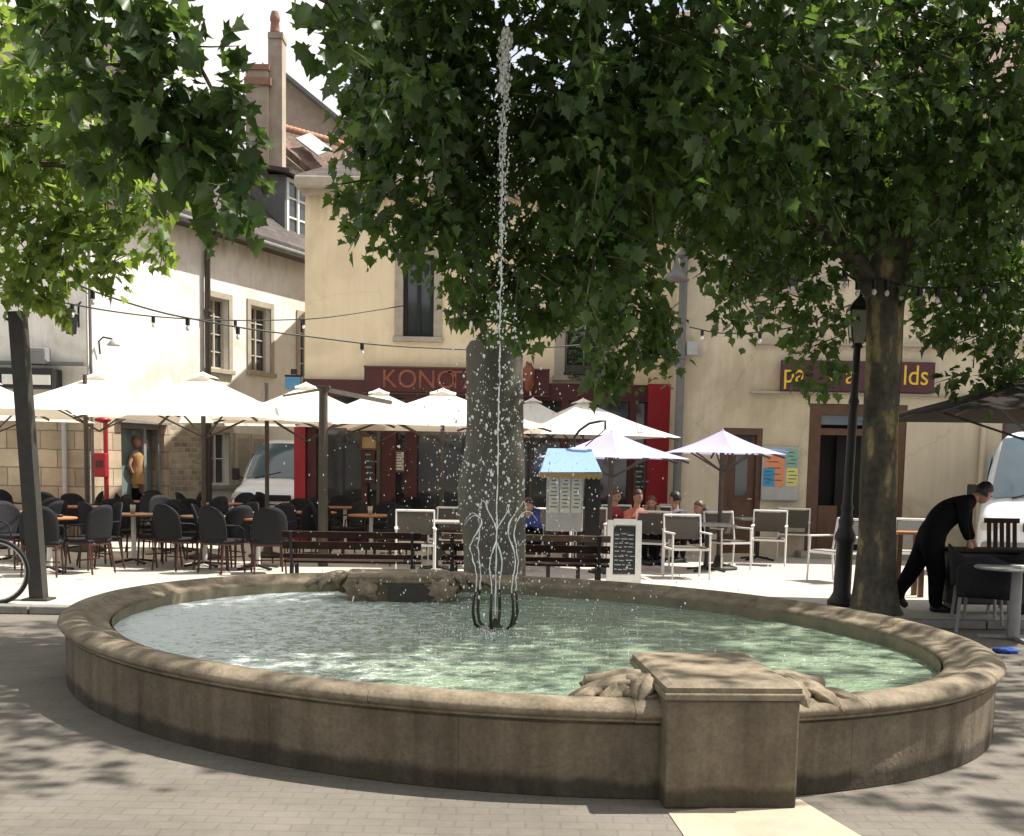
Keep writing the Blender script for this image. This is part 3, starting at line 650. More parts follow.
# ------------------------------------------------------------------ buildings
def wall_xform(p0, p1):
    d = (p1 - p0); d.z = 0; L = d.length; rz = math.atan2(d.y, d.x)
    return Matrix.Translation((p0.x, p0.y, 0)) @ Matrix.Rotation(rz, 4, 'Z'), L
def wall_with_holes(x0, x1, z0, z1, holes, depth=0.35, y=0.0):
    """front face at y, holes = (xa, xb, za, zb); reveals go back by depth"""
    xs = sorted({x0, x1, *[h[0] for h in holes], *[h[1] for h in holes]}); zs = sorted({z0, z1, *[h[2] for h in holes], *[h[3] for h in holes]})
    mb = MB()
    for i in range(len(xs) - 1):
        for j in range(len(zs) - 1):
            cx, cz = (xs[i] + xs[i + 1]) / 2, (zs[j] + zs[j + 1]) / 2
            if any(h[0] < cx < h[1] and h[2] < cz < h[3] for h in holes): continue
            mb.add([(xs[i], y, zs[j]), (xs[i + 1], y, zs[j]), (xs[i + 1], y, zs[j + 1]), (xs[i], y, zs[j + 1])], [(0, 1, 2, 3)])
    for a, b, c, d in holes:
        mb.add([(a, y, c), (b, y, c), (b, y, d), (a, y, d), (a, y + depth, c), (b, y + depth, c), (b, y + depth, d), (a, y + depth, d)], [(0, 4, 5, 1), (1, 5, 6, 2), (2, 6, 7, 3), (3, 7, 4, 0)])
    return mb
def window(parent, a, b, c, d, y, bars=(1, 3), fm=None, gm=None, depth=0.22, trim=True, fw=0.05, tw=0.13, curtain=False):
    """window in the opening a..b, c..d of a wall at y (parent space): frame > pane"""
    fm = fm or M['whitepaint']; gm = gm or M['glass']
    f = MB(); yy = y + depth
    for x in (a + fw / 2, b - fw / 2): f.box((x, yy, (c + d) / 2), (fw, 0.06, d - c))
    for z in (c + fw / 2, d - fw / 2): f.box(((a + b) / 2, yy, z), (b - a - 2 * fw - 0.001, 0.055, fw))
    for i in range(1, bars[0] + 1): f.box((a + (b - a) * i / (bars[0] + 1), yy - 0.004, (c + d) / 2), (fw * 0.9, 0.05, d - c - 2 * fw - 0.002))
    for i in range(1, bars[1] + 1): f.box(((a + b) / 2, yy + 0.003, c + (d - c) * i / (bars[1] + 1)), (b - a - 2 * fw - 0.002, 0.035, fw * 0.5))
    fr = f.build('window', fm, parent)
    p = MB(); p.box(((a + b) / 2, yy + 0.025, (c + d) / 2), (b - a - 0.02, 0.012, d - c - 0.02)); p.build('pane', gm, fr)
    if curtain:
        p = MB(); vs = []; nn = 24
        for s_ in (-1, 1):
            pass
        for i in range(nn + 1):
            x = a + fw + (b - a - 2 * fw) * i / nn; o_ = 0.02 * math.sin(i * 2.2)
            vs += [(x, yy + 0.075 + o_, c + 0.06), (x, yy + 0.075 + o_, d - 0.06)]
        p.add(vs, [(2 * i, 2 * i + 2, 2 * i + 3, 2 * i + 1) for i in range(nn)], True); p.build('curtain', M['curtain'], fr)
    if trim:
        t_ = MB()
        for x in (a - tw / 2, b + tw / 2): t_.box((x, y - 0.012, (c + d) / 2), (tw, 0.045, d - c))
        t_.box(((a + b) / 2, y - 0.012, d + tw / 2), (b - a + 2 * tw, 0.047, tw))
        t_.box(((a + b) / 2, y - 0.03, c - 0.05), (b - a + 2 * tw + 0.06, 0.12, 0.10), bev=0.01)
        t_.build('surround', M['trim'], fr)
    return fr

# --- long white house on the left, receding into the side street
p0 = at(140, 212, 24.0); HL = p0.z; p1 = onz(303, 262, HL); dL = (p1 - p0); dL.z = 0; dL.normalize()
nL = Vector((dL.y, -dL.x, 0))
pA = onplane(88, 400, p0, nL); pB = p1 + dL * 9
LH = thing('long_house', 'long white rendered house with slate roof receding along the left side street', 'house', (pA.x, pA.y, 0), math.atan2(dL.y, dL.x))
LIM = Matrix.Translation((pA.x, pA.y, 0)) @ Matrix.Rotation(math.atan2(dL.y, dL.x), 4, 'Z'); LI = LIM.inverted()
def lw(px, py): q = LI @ onplane(px, py, p0, nL); return q.x, q.z
LLEN = (pB - pA).length
holes = []
wA = (lw(209, 300)[0], lw(228, 300)[0], lw(218, 369)[1], lw(218, 298)[1])
wB = (lw(250, 306)[0], lw(270, 306)[0], lw(260, 372)[1], lw(260, 307)[1])
wC = (lw(299, 318)[0], lw(299, 318)[0] + 0.9, wB[2], wB[3])
dA = (lw(121, 430)[0], lw(164, 430)[0], 0.1, lw(140, 424)[1])
wD = (lw(209, 432)[0], lw(229, 432)[0], lw(215, 485)[1], lw(215, 432)[1])
holes = [wA, wB, wC, dA, wD]
zs = lw(150, 418)[1]
split = [h for h in holes]
up = wall_with_holes(0, LLEN, zs, HL, [wA, wB, wC]); up.build('wall', M['white_wall'], LH)
xk1, xk2 = lw(170, 450)[0], lw(203, 450)[0]
wall_with_holes(0, xk1, 0, zs, [(dA[0], dA[1], dA[2], min(dA[3], zs))], y=0.0).build('stone_base', M['block'], LH)
wall_with_holes(xk1, xk2, 0, zs, [], y=0.0).build('rubble_base', M['rubble'], LH)
wall_with_holes(xk2, LLEN, 0, zs, [(wD[0], wD[1], wD[2], min(wD[3], zs))], y=0.0).build('wall', M['white_wall'], LH)
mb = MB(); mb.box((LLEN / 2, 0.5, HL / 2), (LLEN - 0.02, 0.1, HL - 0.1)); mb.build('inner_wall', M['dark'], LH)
mb = MB()
mb.add([(0, 0, 0), (0, 7, 0), (0, 7, HL), (0, 3.5, HL + 3.3), (0, 0, HL)], [(0, 1, 2, 3, 4)]); mb.add([(LLEN, 0, 0), (LLEN, 7, 0), (LLEN, 7, HL), (LLEN, 3.5, HL + 3.3), (LLEN, 0, HL)], [(4, 3, 2, 1, 0)])
mb.build('end_wall', M['white_wall'], LH)
for h in (wA, wB, wC): window(LH, *h, 0, bars=(1, 3), fm=M['shutter'], depth=0.16)
for (s0, w_) in ((wA, 1), (wB, 1)):      # an opened inner leaf in each opening
    pass
f = window(LH, *wD, 0, bars=(1, 1), fm=M['whitepaint'], depth=0.15)
xa = wD[1] + 0.15; zc = (wD[2] + wD[3]) / 2
for k in (0, 1):
    sh = MB(); sh.box((xa + 0.3 + k * 0.62, -0.05, zc), (0.58, 0.045, wD[3] - wD[2]))
    for i in range(22): sh.box((xa + 0.3 + k * 0.62, -0.078, wD[2] + 0.12 + (wD[3] - wD[2] - 0.24) * i / 21), (0.46, 0.014, 0.035), rx=R(25))
    sh.build('shutter', M['shutter'], f)
dr = MB(); fw = 0.08
for x in (dA[0] + 0.04, dA[1] - 0.04, dA[0] + 0.62 * (dA[1] - dA[0])): dr.box((x, 0.12, (dA[2] + dA[3]) / 2), (fw, 0.07, dA[3] - dA[2]))
dr.box(((dA[0] + dA[1]) / 2, 0.118, dA[3] - 0.05), (dA[1] - dA[0] - 0.1, 0.06, 0.1))
dr.box(((dA[0] + dA[1]) / 2, -0.04, dA[3] + 0.1), (dA[1] - dA[0] + 0.2, 0.16, 0.18))
dro = dr.build('shop_door', M['grey'], LH)
mb = MB(); mb.box(((dA[0] + dA[1]) / 2, 0.32, (dA[2] + dA[3]) / 2), (dA[1] - dA[0] - 0.04, 0.012, dA[3] - dA[2])); mb.build('door_glass', M['doorglass'], dro)
ev = MB(); ev.box((LLEN / 2, -0.16, HL + 0.02), (LLEN + 0.4, 0.42, 0.10)); ev.build('eaves_board', M['pipe'], LH)
gt = MB(); gt.tube([(-0.2, -0.42, HL + 0.03), (LLEN + 0.2, -0.42, HL + 0.03)], 0.075, 10); gt.build('gutter', M['zinc'], LH)
def slab(mb, x0, x1, y0, z0, y1, z1, th=0.12):
    mb.add([(x0, y0, z0), (x1, y0, z0), (x1, y1, z1), (x0, y1, z1), (x0, y0, z0 + th), (x1, y0, z0 + th), (x1, y1, z1 + th), (x0, y1, z1 + th)],
           [(3, 2, 1, 0), (4, 5, 6, 7), (0, 1, 5, 4), (1, 2, 6, 5), (2, 3, 7, 6), (3, 0, 4, 7)])
rf = MB(); slab(rf, -0.15, LLEN + 0.15, -0.45, HL + 0.06, 3.5, HL + 3.55); slab(rf, -0.15, LLEN + 0.15, 7.3, HL + 0.06, 3.502, HL + 3.55)
roof = rf.build('roof', M['slate'], LH)
# dormer near the far end
sx0, sz = lw(290, 245); sx1 = sx0 + 1.15
dm = MB(); dz0, dz1 = HL + 0.35, HL + 2.0
dm.prism([(sx0, 0.15, dz0), (sx0, 2.6, dz1 + 0.3), (sx0, 0.15, dz1)], (0.06, 0, 0)); dm.prism([(sx1, 0.15, dz0), (sx1, 2.6, dz1 + 0.3), (sx1, 0.15, dz1)], (-0.06, 0, 0))
dm.box(((sx0 + sx1) / 2, 0.18, dz0 + 0.1), (sx1 - sx0 - 0.122, 0.08, 0.2)); dmo = dm.build('dormer', M['zinc'], LH)
dr2 = MB(); slab(dr2, sx0 - 0.25, sx1 + 0.25, -0.15, dz1 - 0.02, 2.7, dz1 + 0.55, 0.1); dr2.build('dormer_roof', M['slate'], dmo)
window(dmo, sx0 + 0.07, sx1 - 0.07, dz0 + 0.22, dz1 - 0.03, 0.1, bars=(1, 2), depth=0.06, trim=False, fw=0.09)
pipe_x = lw(204, 300)[0]
mb = MB(); mb.tube([(pipe_x, -0.42, HL), (pipe_x, -0.2, HL - 0.25), (pipe_x, -0.1, HL - 0.45), (pipe_x, -0.1, 0.1)], 0.065, 10)
for z in (1.5, 3.2, 4.9): mb.lathe([(0.085, 0), (0.085, 0.06)], 10, (pipe_x, -0.1, z))
mb.build('downpipe', M['pipe'], LH)
mb = MB(); mb.tube([(0.03, -0.06, 0), (0.03, -0.06, HL - 0.1)], 0.03, 8); mb.build('corner_cable', M['zinc'], LH)
# big chimney stacks on the roof
YC = 30.5
def pbox(mb, px0, px1, py0, py1, Y, D, rz=0):
    a = at(px0, py1, Y); b = at(px1, py0, Y); mb.box(((a.x + b.x) / 2, Y + D / 2, (a.z + b.z) / 2), (abs(b.x - a.x), D, abs(b.z - a.z))); return mb
ch = thing('chimney_stack', 'broad rendered chimney stack with tall slim flue above the slate roof', 'chimney', (0, 0, 0))
mb = MB(); pbox(mb, 246, 268, 66, 215, YC, 1.2); mb.build('stack', M['chimney'], ch)
mb = MB(); pbox(mb, 244, 270.5, 77, 84, YC - 0.08, 1.36); pbox(mb, 245, 269, 64, 69, YC - 0.05, 1.3); mb.build('cornice', M['terracotta'], ch)
mb = MB(); pbox(mb, 268.4, 282, 38, 215, YC + 0.1, 0.5); pbox(mb, 267.6, 282.8, 32, 37.5, YC + 0.06, 0.58); fl = mb.build('flue', M['chimney'], ch)
mb = MB(); c0 = at(275, 32, YC + 0.35); mb.lathe([(0.13, 0), (0.11, 0.25), (0.13, 0.27), (0.13, 0.36), (0.09, 0.5)], 12, (c0.x, YC + 0.35, c0.z)); mb.build('chimney_pot', M['terracotta'], fl)
# house behind with the beige gable, tiled roof and skylight
gh = thing('gable_house', 'distant beige house with stone gable, tiled roof and skylight between the trees', 'house', (0, 0, 0))
mb = MB(); Yg = 40
poly = [at(x, y, Yg) for x, y in ((262, 215), (262, 62), (284, 78), (345, 128), (345, 215))]; mb.prism(poly, (0, 4, 0)); mb.build('gable_wall', M['chimney'], gh)
mb = MB(); a, b = at(283, 73, Yg - 0.3), at(352, 130, Yg - 0.3); mb.bar(a, b, 0.25, 0.12); mb.bar(a + Vector((0, 2, 0)), b + Vector((0, 2, 0)), 4.4, 0.1); mb.build('verge', M['zinc'], gh)
A_, B_, C_, D_ = at(281, 128, 38), at(345, 146, 38), at(345, 205, 34), at(281, 150, 35.5)
C_ = at(322, 200, 34); 
mb = MB(); nn = (B_ - A_).cross(D_ - A_).normalized(); mb.prism([A_, B_, C_, D_], nn * 0.15); rt = mb.build('roof', M['tile'], gh)
mb = MB()
for i in range(16):
    p = A_.lerp(B_, i / 15); q = A_.lerp(B_, (i + 1) / 15); mb.tube([p, q], [0.16, 0.13], 8)
mb.build('ridge_tiles', M['ridge'], rt)
u = at(296, 146, 36.9); v = at(318, 163, 35.9); mb = MB(); off = Vector((0.05, -0.22, 0.12)); mb.prism([u + off, u + off + Vector((0.35, 0.5, 0.3)), v + off + Vector((0.35, 0.5, 0.3)), v + off], (0, -0.06, 0.05)); mb.build('skylight', M['palegrey'], rt)
mb = MB(); poly = [at(x, y, 34.5) for x, y in ((268, 215), (268, 165), (280, 152), (305, 172), (312, 178), (312, 215))]; mb.prism(poly, (0, 0.6, 0)); mb.build('stone_gable', M['rubble'], gh)
mb = MB(); mb.bar(at(276, 143, 34.3), at(316, 177, 34.3), 0.22, 0.16); mb.build('gable_verge', M['tile'], gh)

# --- old stone house at the far left (frontal)
sh_y = pA.y - 0.02
SH = thing('stone_house', 'pale house at far left with bare stone ground floor and shop awning', 'house', (0, 0, 0))
zsp = at(40, 415, sh_y).z
mb = wall_with_holes(-22, pA.x, zsp, 8.2, [], y=sh_y); mb.build('wall', M['white_wall'], SH)
mb = wall_with_holes(-22, pA.x, 0, zsp, [], y=sh_y); mb.build('stone_base', M['block'], SH)
mb = MB(); mb.box(((pA.x - 22) / 2, sh_y + 3.2, 4.1), (abs(-22 - pA.x) - 0.01, 6.3, 8.19)); mb.build('house_body', M['white_wall'], SH)
rf = MB(); slab(rf, -22.2, pA.x + 0.2, sh_y - 0.4, 8.2, sh_y + 3.2, 10.6); slab(rf, -22.2, pA.x + 0.2, sh_y + 6.8, 8.2, sh_y + 3.202, 10.6); rf.build('roof', M['slate'], SH)
y_ = sh_y - 0.06
mb = MB(); p = at(64, 420, y_); mb.tube([(p.x, y_ - 0.02, p.z + 0.1), (p.x, y_ - 0.02, 0.1)], 0.05, 8); mb.build('waste_pipe', M['palegrey'], SH)
mb = MB(); a = at(-60, 388, y_); b = at(62, 370, y_); mb.box(((a.x + b.x) / 2, y_ - 0.25, (a.z + b.z) / 2), (b.x - a.x, 0.5, b.z - a.z - 0.02)); awn = mb.build('shop_fascia', M['black'], SH)
a = at(2, 384, y_ - 0.52); b = at(50, 375, y_ - 0.52); mb = MB(); mb.box(((a.x + b.x) / 2, y_ - 0.515, (a.z + b.z) / 2), (b.x - a.x, 0.02, b.z - a.z)); mb.build('white_panel', M['whitepaint'], awn)
mb = MB(); a = at(-60, 362, y_); b = at(88, 372, y_); mb.box(((a.x + b.x) / 2, y_ - 0.12, a.z), (b.x - a.x, 0.2, 0.06)); mb.build('ledge', M['zinc'], SH)
# small fittings on those walls
mb = MB(); a = at(34, 368, y_); b = at(52, 352, y_); mb.box(((a.x + b.x) / 2, y_ - 0.2, (a.z + b.z) / 2 + 0.05), (b.x - a.x, 0.3, b.z - a.z), bev=0.02)
for i in range(5): mb.box(((a.x + b.x) / 2, y_ - 0.355, a.z + 0.1 + i * 0.05), (b.x - a.x - 0.08, 0.012, 0.02))
for i in range(3): mb.tube([(a.x + 0.08 + i * 0.12, y_ - 0.05, a.z), (a.x + 0.05 + i * 0.12, y_ - 0.05, a.z - 0.15)], 0.015, 6)
tag(mb.build('meter_box', M['grey']), 'grey metal box with cables on the pale wall above the dark shop fascia', 'wall box')
lt = thing('wall_lantern', 'black wall lantern on a bracket high on the pale far left wall', 'lantern', at(71, 322, y_ - 0.35))
mb = MB(); mb.lathe([(0.0, -0.24), (0.10, -0.22), (0.13, 0.12), (0.15, 0.14), (0.05, 0.25), (0.0, 0.3)], 6, smooth=False); mb.build('lamp_housing', M['black'], lt)
mb = MB(); mb.tube([(0.0, 0.38, -0.05), (0.05, 0.25, 0.15), (0.12, 0.08, 0.34), (0.2, 0, 0.38)], 0.02, 6); mb.tube([(0.0, 0, 0.28), (0.1, 0.06, 0.34)], 0.015, 6); mb.build('bracket', M['black'], lt)
fl_p = LIM @ Vector((lw(98, 348)[0], -0.05, lw(98, 348)[1])); fe = thing('wall_lamp', 'small arched bracket lamp on the white wall above the parasols', 'lamp', fl_p)
mb = MB(); mb.tube([(0, 0, -0.12), (0, -0.06, 0.12), (0.1, -0.1, 0.2), (0.3, -0.15, 0.16)], 0.018, 6); mb.build('bracket', M['black'], fe)
mb = MB(); mb.lathe([(0.02, 0.10), (0.05, 0.06), (0.13, -0.03), (0.12, -0.05)], 12, (0.32, -0.15, 0.08)); mb.build('lamp_shade', M['palegrey'], fe)

# --- cream building with the wine-red bar
YY = 23.0
YB = thing('cream_building', 'cream rendered building with dark red bar front behind the white parasols', 'building', (0, YY, 0))
yx = lambda px, py: (at(px, py, YY).x, at(px, py, YY).z)
X0, HT = yx(305, 190); X1 = yx(683, 300)[0]; HT -= 0.02
w1 = (yx(403, 300)[0], yx(434, 300)[0], yx(418, 337)[1], yx(418, 254)[1])
w2 = (yx(566, 300)[0], yx(606, 300)[0], yx(585, 376)[1], yx(585, 285)[1])
sz0 = yx(330, 380)[1]
mb = wall_with_holes(X0, X1, sz0, HT, [w1, w2], y=0); mb.build('wall', M['yellow_wall'], YB)
mb = MB(); mb.box(((X0 + X1) / 2, 3.8, HT / 2), (X1 - X0 - 0.03, 6.6, HT - 0.02)); mb.build('building_body', M['yellow_wall'], YB)
mb = MB(); mb.add([(X0, 0, sz0), (X0, 0.6, sz0), (X0, 0.6, HT), (X0, 0, HT)], [(0, 1, 2, 3)]); mb.build('corner_return', M['yellow_wall'], YB)
mb = MB(); mb.box(((X0 + X1) / 2, -0.1, HT + 0.12), (X1 - X0 + 0.3, 0.5, 0.2), bev=0.03); mb.box(((X0 + X1) / 2, -0.04, HT - 0.03), (X1 - X0 + 0.1, 0.22, 0.11)); mb.build('cornice', M['trim'], YB)
rf = MB(); rf.add([(X0 - 0.15, -0.3, HT + 0.23), (X1 + 0.1, -0.3, HT + 0.23), (X1 + 0.1, 7.2, HT + 0.23), (X0 - 0.15, 7.2, HT + 0.23), (X0 + 3.0, 3.5, HT + 2.3), (X1 + 0.1, 3.5, HT + 2.3)], [(0, 1, 5, 4), (2, 3, 4, 5), (3, 0, 4), (1, 2, 5), (3, 2, 1, 0)]); rf.build('roof', M['slate'], YB)
window(YB, *w1, 0, bars=(1, 0), fm=M['black'], depth=0.12, fw=0.08, tw=0.16, curtain=True)
f2 = window(YB, *w2, 0, bars=(1, 2), fm=M['shutter'], depth=0.18, tw=0.2)
mb = MB()
for i in range(13): mb.bar((w2[0] + 0.02 + i * (w2[1] - w2[0] - 0.04) / 12, -0.06, w2[2] + 0.02), (w2[0] + 0.02 + i * (w2[1] - w2[0] - 0.04) / 12, -0.06, w2[2] + 0.85), 0.014)
for z in (0.04, 0.85): mb.bar((w2[0] - 0.02, -0.06, w2[2] + z), (w2[1] + 0.02, -0.06, w2[2] + z), 0.03)
mb.build('railing', M['black'], f2)
# bar front
band_t, band_b = yx(440, 371)[1], yx(440, 396)[1]
bf = MB()
xa, xb = yx(305, 400)[0], yx(675, 400)[0]
bf.box(((xa + xb) / 2, -0.10, (sz0 + band_b) / 2 - 0.03), (xb - xa, 0.22, sz0 - band_b + 0.06))
pub = bf.build('bar_fascia', M['wine'], YB)
s0, s1 = yx(366, 380)[0], yx(549, 380)[0]
mb = MB(); mb.box(((s0 + s1) / 2, -0.245, (band_t + band_b) / 2 + 0.04), (s1 - s0, 0.06, band_t - band_b - 0.02)); sg = mb.build('bar_sign', M['wine'], YB)
mb = MB(); mb.box(((s0 + s1) / 2, -0.25, band_b + 0.02), (s1 - s0 + 0.02, 0.085, 0.025)); mb.box(((s0 + s1) / 2, -0.25, band_t + 0.04), (s1 - s0 + 0.02, 0.085, 0.03)); mb.build('sign_moulding', M['brownwood'], sg)
sc = (s0 + yx(467, 380)[0]) / 2
lettering('lettering', 'KONO', 0.50, M['orange'], sg, FACEMW(yx(420, 383)[0], -0.285, (band_t + band_b) / 2 + 0.04), 0.008, 0.95)
lettering('lettering', 'TA', 0.50, M['orange'], sg, FACEMW(yx(464, 383)[0], -0.285, (band_t + band_b) / 2 + 0.04), 0.008, 0.95)
mb = MB(); a = yx(524, 390); b = yx(534, 366); mb.blob(((a[0] + b[0]) / 2, -0.32, (a[1] + b[1]) / 2), (0.11, 0.05, 0.28), 3, 0.5, 3); mb.build('sign_ornament', M['orange'], sg)
zf = band_b - 0.06
def pan(px0, px1, z0, z1, m, name, par=pub, y=-0.12, d=0.22):
    a, b = yx(px0, 450)[0], yx(px1, 450)[0]; q = MB(); q.box(((a + b) / 2, y, (z0 + z1) / 2), (b - a, d, z1 - z0)); return q.build(name, m, par)
pan(297, 308, 0, zf, M['red'], 'pilaster', y=-0.16, d=0.3); pan(645, 673, 0, zf + 0.35, M['red'], 'pilaster', y=-0.16, d=0.34)
pan(310, 318, 0, zf, M['wine'], 'post'); pan(363, 369, 0, zf, M['wine'], 'post'); pan(383, 397, 0, zf, M['wine'], 'post'); pan(406, 418, 0, zf, M['wine'], 'post'); pan(470, 478, 0, zf, M['wine'], 'post'); pan(560, 567, 0, zf, M['wine'], 'post'); pan(628, 634, 0, zf, M['wine'], 'post')
pan(318, 363, 0, 0.85, M['wine'], 'stall_riser', y=-0.10, d=0.16); pan(418, 470, 0, 0.5, M['wine'], 'stall_riser', y=-0.1, d=0.16); pan(567, 628, 0, 0.8, M['wine'], 'stall_riser', y=-0.1, d=0.16)
pan(309, 645, 0, zf, M['glass'], 'shop_glass', y=0.0, d=0.02)
def board(px0, py0, px1, py1, name, label, frame, face, Y, wr=None, lines=6):
    a, b = at(px0, py1, Y), at(px1, py0, Y); t_ = thing(name, label, 'board', ((a.x + b.x) / 2, Y, (a.z + b.z) / 2)); W, H = b.x - a.x, b.z - a.z
    q = MB(); q.box((0, 0, 0), (W, 0.03, H)); q.build('panel', face, t_)
    q = MB(); 
    for s in (-1, 1): q.box((s * W / 2, -0.01, 0), (0.04, 0.05, H + 0.04)); q.box((0, -0.01, s * H / 2), (W - 0.042, 0.048, 0.04))
    q.build('frame', frame, t_)
    if wr:
        q = MB()
        for i in range(lines):
            x = -W * 0.38; z = H * 0.4 - H * 0.8 * i / max(1, lines - 1)
            while x < W * 0.3:
                l = random.uniform(0.04, 0.14); q.box((x + l / 2, -0.018, z + random.uniform(-.008, .008)), (l, 0.006, H * 0.045)); x += l + 0.03
        q.build('writing', wr, t_)
    return t_
board(364, 452, 374, 482, 'menu_board', 'chalk menu board on the dark red bar front left of the pillar', M['wine'], M['slateboard'], YY - 0.27, M['chalk'], 5)
board(361, 436, 377, 449, 'picture_board', 'orange brown painted board above the chalk menu on the bar front', M['brownwood'], M['ochre'], YY - 0.27)
board(395, 451, 405, 472, 'menu_sheet', 'pale paper menu sheet framed on the bar front', M['wine'], M['paper'], YY - 0.27, M['ink'], 7)
board(634, 458, 645, 490, 'menu_board', 'chalk menu board on the bar front beside the wide red pilaster', M['brownwood'], M['slateboard'], YY - 0.34, M['chalk'], 6)
# blue sign on the alley corner
bs = thing('wall_sign', 'small blue sign on the corner of the cream building above the left parasols', 'sign', at(293, 383, YY - 0.3))
mb = MB(); mb.box((0, 0, 0), (0.30, 0.05, 0.24), bev=0.01); mb.build('panel', M['signblue'], bs)
mb = MB(); mb.box((0.0, 0, 0.14), (0.32, 0.06, 0.035)); mb.box((0.02, 0, 0.22), (0.12, 0.06, 0.10), bev=0.01); mb.bar((0.15, 0, 0.0), (0.3, 0.15, 0.0), 0.03); mb.build('frame', M['black'], bs)

# --- beige building on the right
YR = 21.0
BR = thing('beige_building', 'beige rendered building with brown doors and plum sign behind the big plane tree', 'building', (0, YR, 0))
rx = lambda px, py: (at(px, py, YR).x, at(px, py, YR).z)
RX0, RX1, RH = rx(686, 300)[0], 19.0, 7.6
dR = (rx(806, 500)[0], rx(903, 500)[0], 0.12, rx(850, 404)[1])
dB = (rx(722, 480)[0], rx(761, 480)[0], 0.12, rx(742, 428)[1])
wins = []
for px in (585, 720, 860, 1000): pass
wz = [(4.9, 6.7)]
upw = []
for xc in (RX0 + 1.6, RX0 + 4.4, RX0 + 7.2, RX0 + 10.0):
    for a_, b_2 in wz: upw.append((xc - 0.5, xc + 0.5, a_, b_2))
dV = (rx(998, 500)[0], rx(998, 500)[0] + 1.5, 0.9, rx(1010, 415)[1])
mb = wall_with_holes(RX0, RX1, 0, RH, [dR, dB, dV] + upw, y=0, depth=0.4); mb.build('wall', M['beige_wall'], BR)
mb = MB(); mb.add([(RX0, 0, 0), (RX0, 8, 0), (RX0, 8, RH), (RX0, 0, RH)], [(0, 1, 2, 3)]); mb.build('side_wall', M['beige_wall'], BR)
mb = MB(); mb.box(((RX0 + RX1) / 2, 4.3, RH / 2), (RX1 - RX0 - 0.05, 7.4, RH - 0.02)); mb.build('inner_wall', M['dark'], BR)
rf = MB(); slab(rf, RX0 - 0.2, RX1 + 0.2, -0.5, RH, 4, RH + 3.4); slab(rf, RX0 - 0.2, RX1 + 0.2, 8.5, RH, 4.002, RH + 3.4); rf.build('roof', M['tile'], BR)
mb = MB(); a = rx(752, 343); mb.box(((a[0] + RX1) / 2, -0.05, a[1]), (RX1 - a[0], 0.14, 0.06), bev=0.01); mb.box(((a[0] + RX1) / 2, -0.045, rx(850, 394)[1]), (RX1 - a[0], 0.1, 0.035)); mb.build('string_course', M['trim'], BR)
for h in upw:
    f = window(BR, *h, 0, bars=(1, 2), fm=M['whitepaint'], depth=0.2)
    for s in (-1, 1):
        sh = MB(); cx = (h[0] if s < 0 else h[1]) + s * 0.40
        sh.box((cx, -0.06, (h[2] + h[3]) / 2), (0.5, 0.04, h[3] - h[2]))
        for i in range(24): sh.box((cx, -0.085, h[2] + 0.08 + (h[3] - h[2] - 0.16) * i / 23), (0.42, 0.012, 0.04), rx=R(28))
        sh.build('shutter', M['shutter'], f)
window(BR, *dV, 0, bars=(1, 0), fm=M['brownwood'], depth=0.1, fw=0.1, trim=False)
# doors
mb = MB(); fw = 0.2
dz = dR[3]; tz = rx(850, 432)[1]
for x in (dR[0] + 0.11, dR[1] - 0.11): mb.box((x, 0.1, (dR[2] + dz) / 2), (0.22, 0.16, dz - dR[2]))
mb.box(((dR[0] + dR[1]) / 2, 0.098, dz - 0.10), (dR[1] - dR[0] - 0.442, 0.14, 0.2)); mb.box(((dR[0] + dR[1]) / 2, 0.098, tz), (dR[1] - dR[0] - 0.442, 0.14, 0.12))
mb.box((dR[0] + 0.42, 0.12, 0.12 + 0.45), (0.35, 0.06, 0.9))
dd = mb.build('door_frame', M['brownwood'], BR)
mb = MB(); mb.box(((dR[0] + dR[1]) / 2, 0.14, (tz + dz) / 2 - 0.02), (dR[1] - dR[0] - 0.44, 0.02, dz - tz - 0.3)); mb.build('transom_pane', M['vanglass'], dd)
mb = MB(); mb.box(((dR[0] + dR[1]) / 2 + 0.2, 0.45, (0.12 + tz) / 2), (0.9, 0.05, tz - 0.2)); mb.build('door_leaf', M['dark'], dd)
mb = MB(); mb.box(((dR[0] + dR[1]) / 2, -0.2, 0.14), (dR[1] - dR[0] + 0.3, 0.4, 0.12), bev=0.01); mb.build('doorstep', M['trim'], BR)
mb = MB(); mb.box(((dB[0] + dB[1]) / 2, 0.1, (dB[2] + dB[3]) / 2), (dB[1] - dB[0], 0.06, dB[3] - dB[2]))
for x in (dB[0] + 0.05, dB[1] - 0.05): mb.box((x, 0.06, (dB[2] + dB[3]) / 2), (0.1, 0.12, dB[3] - dB[2]))
mb.box(((dB[0] + dB[1]) / 2, 0.058, dB[3] - 0.06), (dB[1] - dB[0] - 0.202, 0.118, 0.12))
db = mb.build('door', M['brownwood'], BR)
mb = MB(); xm = (dB[0] + dB[1]) / 2; mb.box((xm, 0.065, 1.55), (0.22, 0.014, 0.75)); mb.box((xm, 0.065, 2.2), (0.34, 0.014, 0.2)); mb.build('door_pane', M['glass'], db)
mb = MB(); mb.tube([(dB[1] - 0.16, 0.03, 1.12), (dB[1] - 0.16, -0.02, 1.12), (dB[1] - 0.24, -0.02, 1.12)], 0.012, 6); mb.build('handle', M['steel'], db)
mb = MB(); a = rx(683, 300); mb.tube([(a[0] - 0.02, -0.12, 0.1), (a[0] - 0.02, -0.12, RH)], 0.075, 10)
for z in (1.8, 3.6, 5.4): mb.lathe([(0.095, 0), (0.095, 0.07)], 10, (a[0] - 0.02, -0.12, z))
mb.build('downpipe', M['zinc'], BR)
mb = MB(); a = rx(940, 300); a2 = rx(978, 500); mb.tube([(a2[0], -0.07, 0.1), (a2[0], -0.07, rx(978, 420)[1])], 0.05, 8); mb.build('conduit', M['beige_wall'], BR)
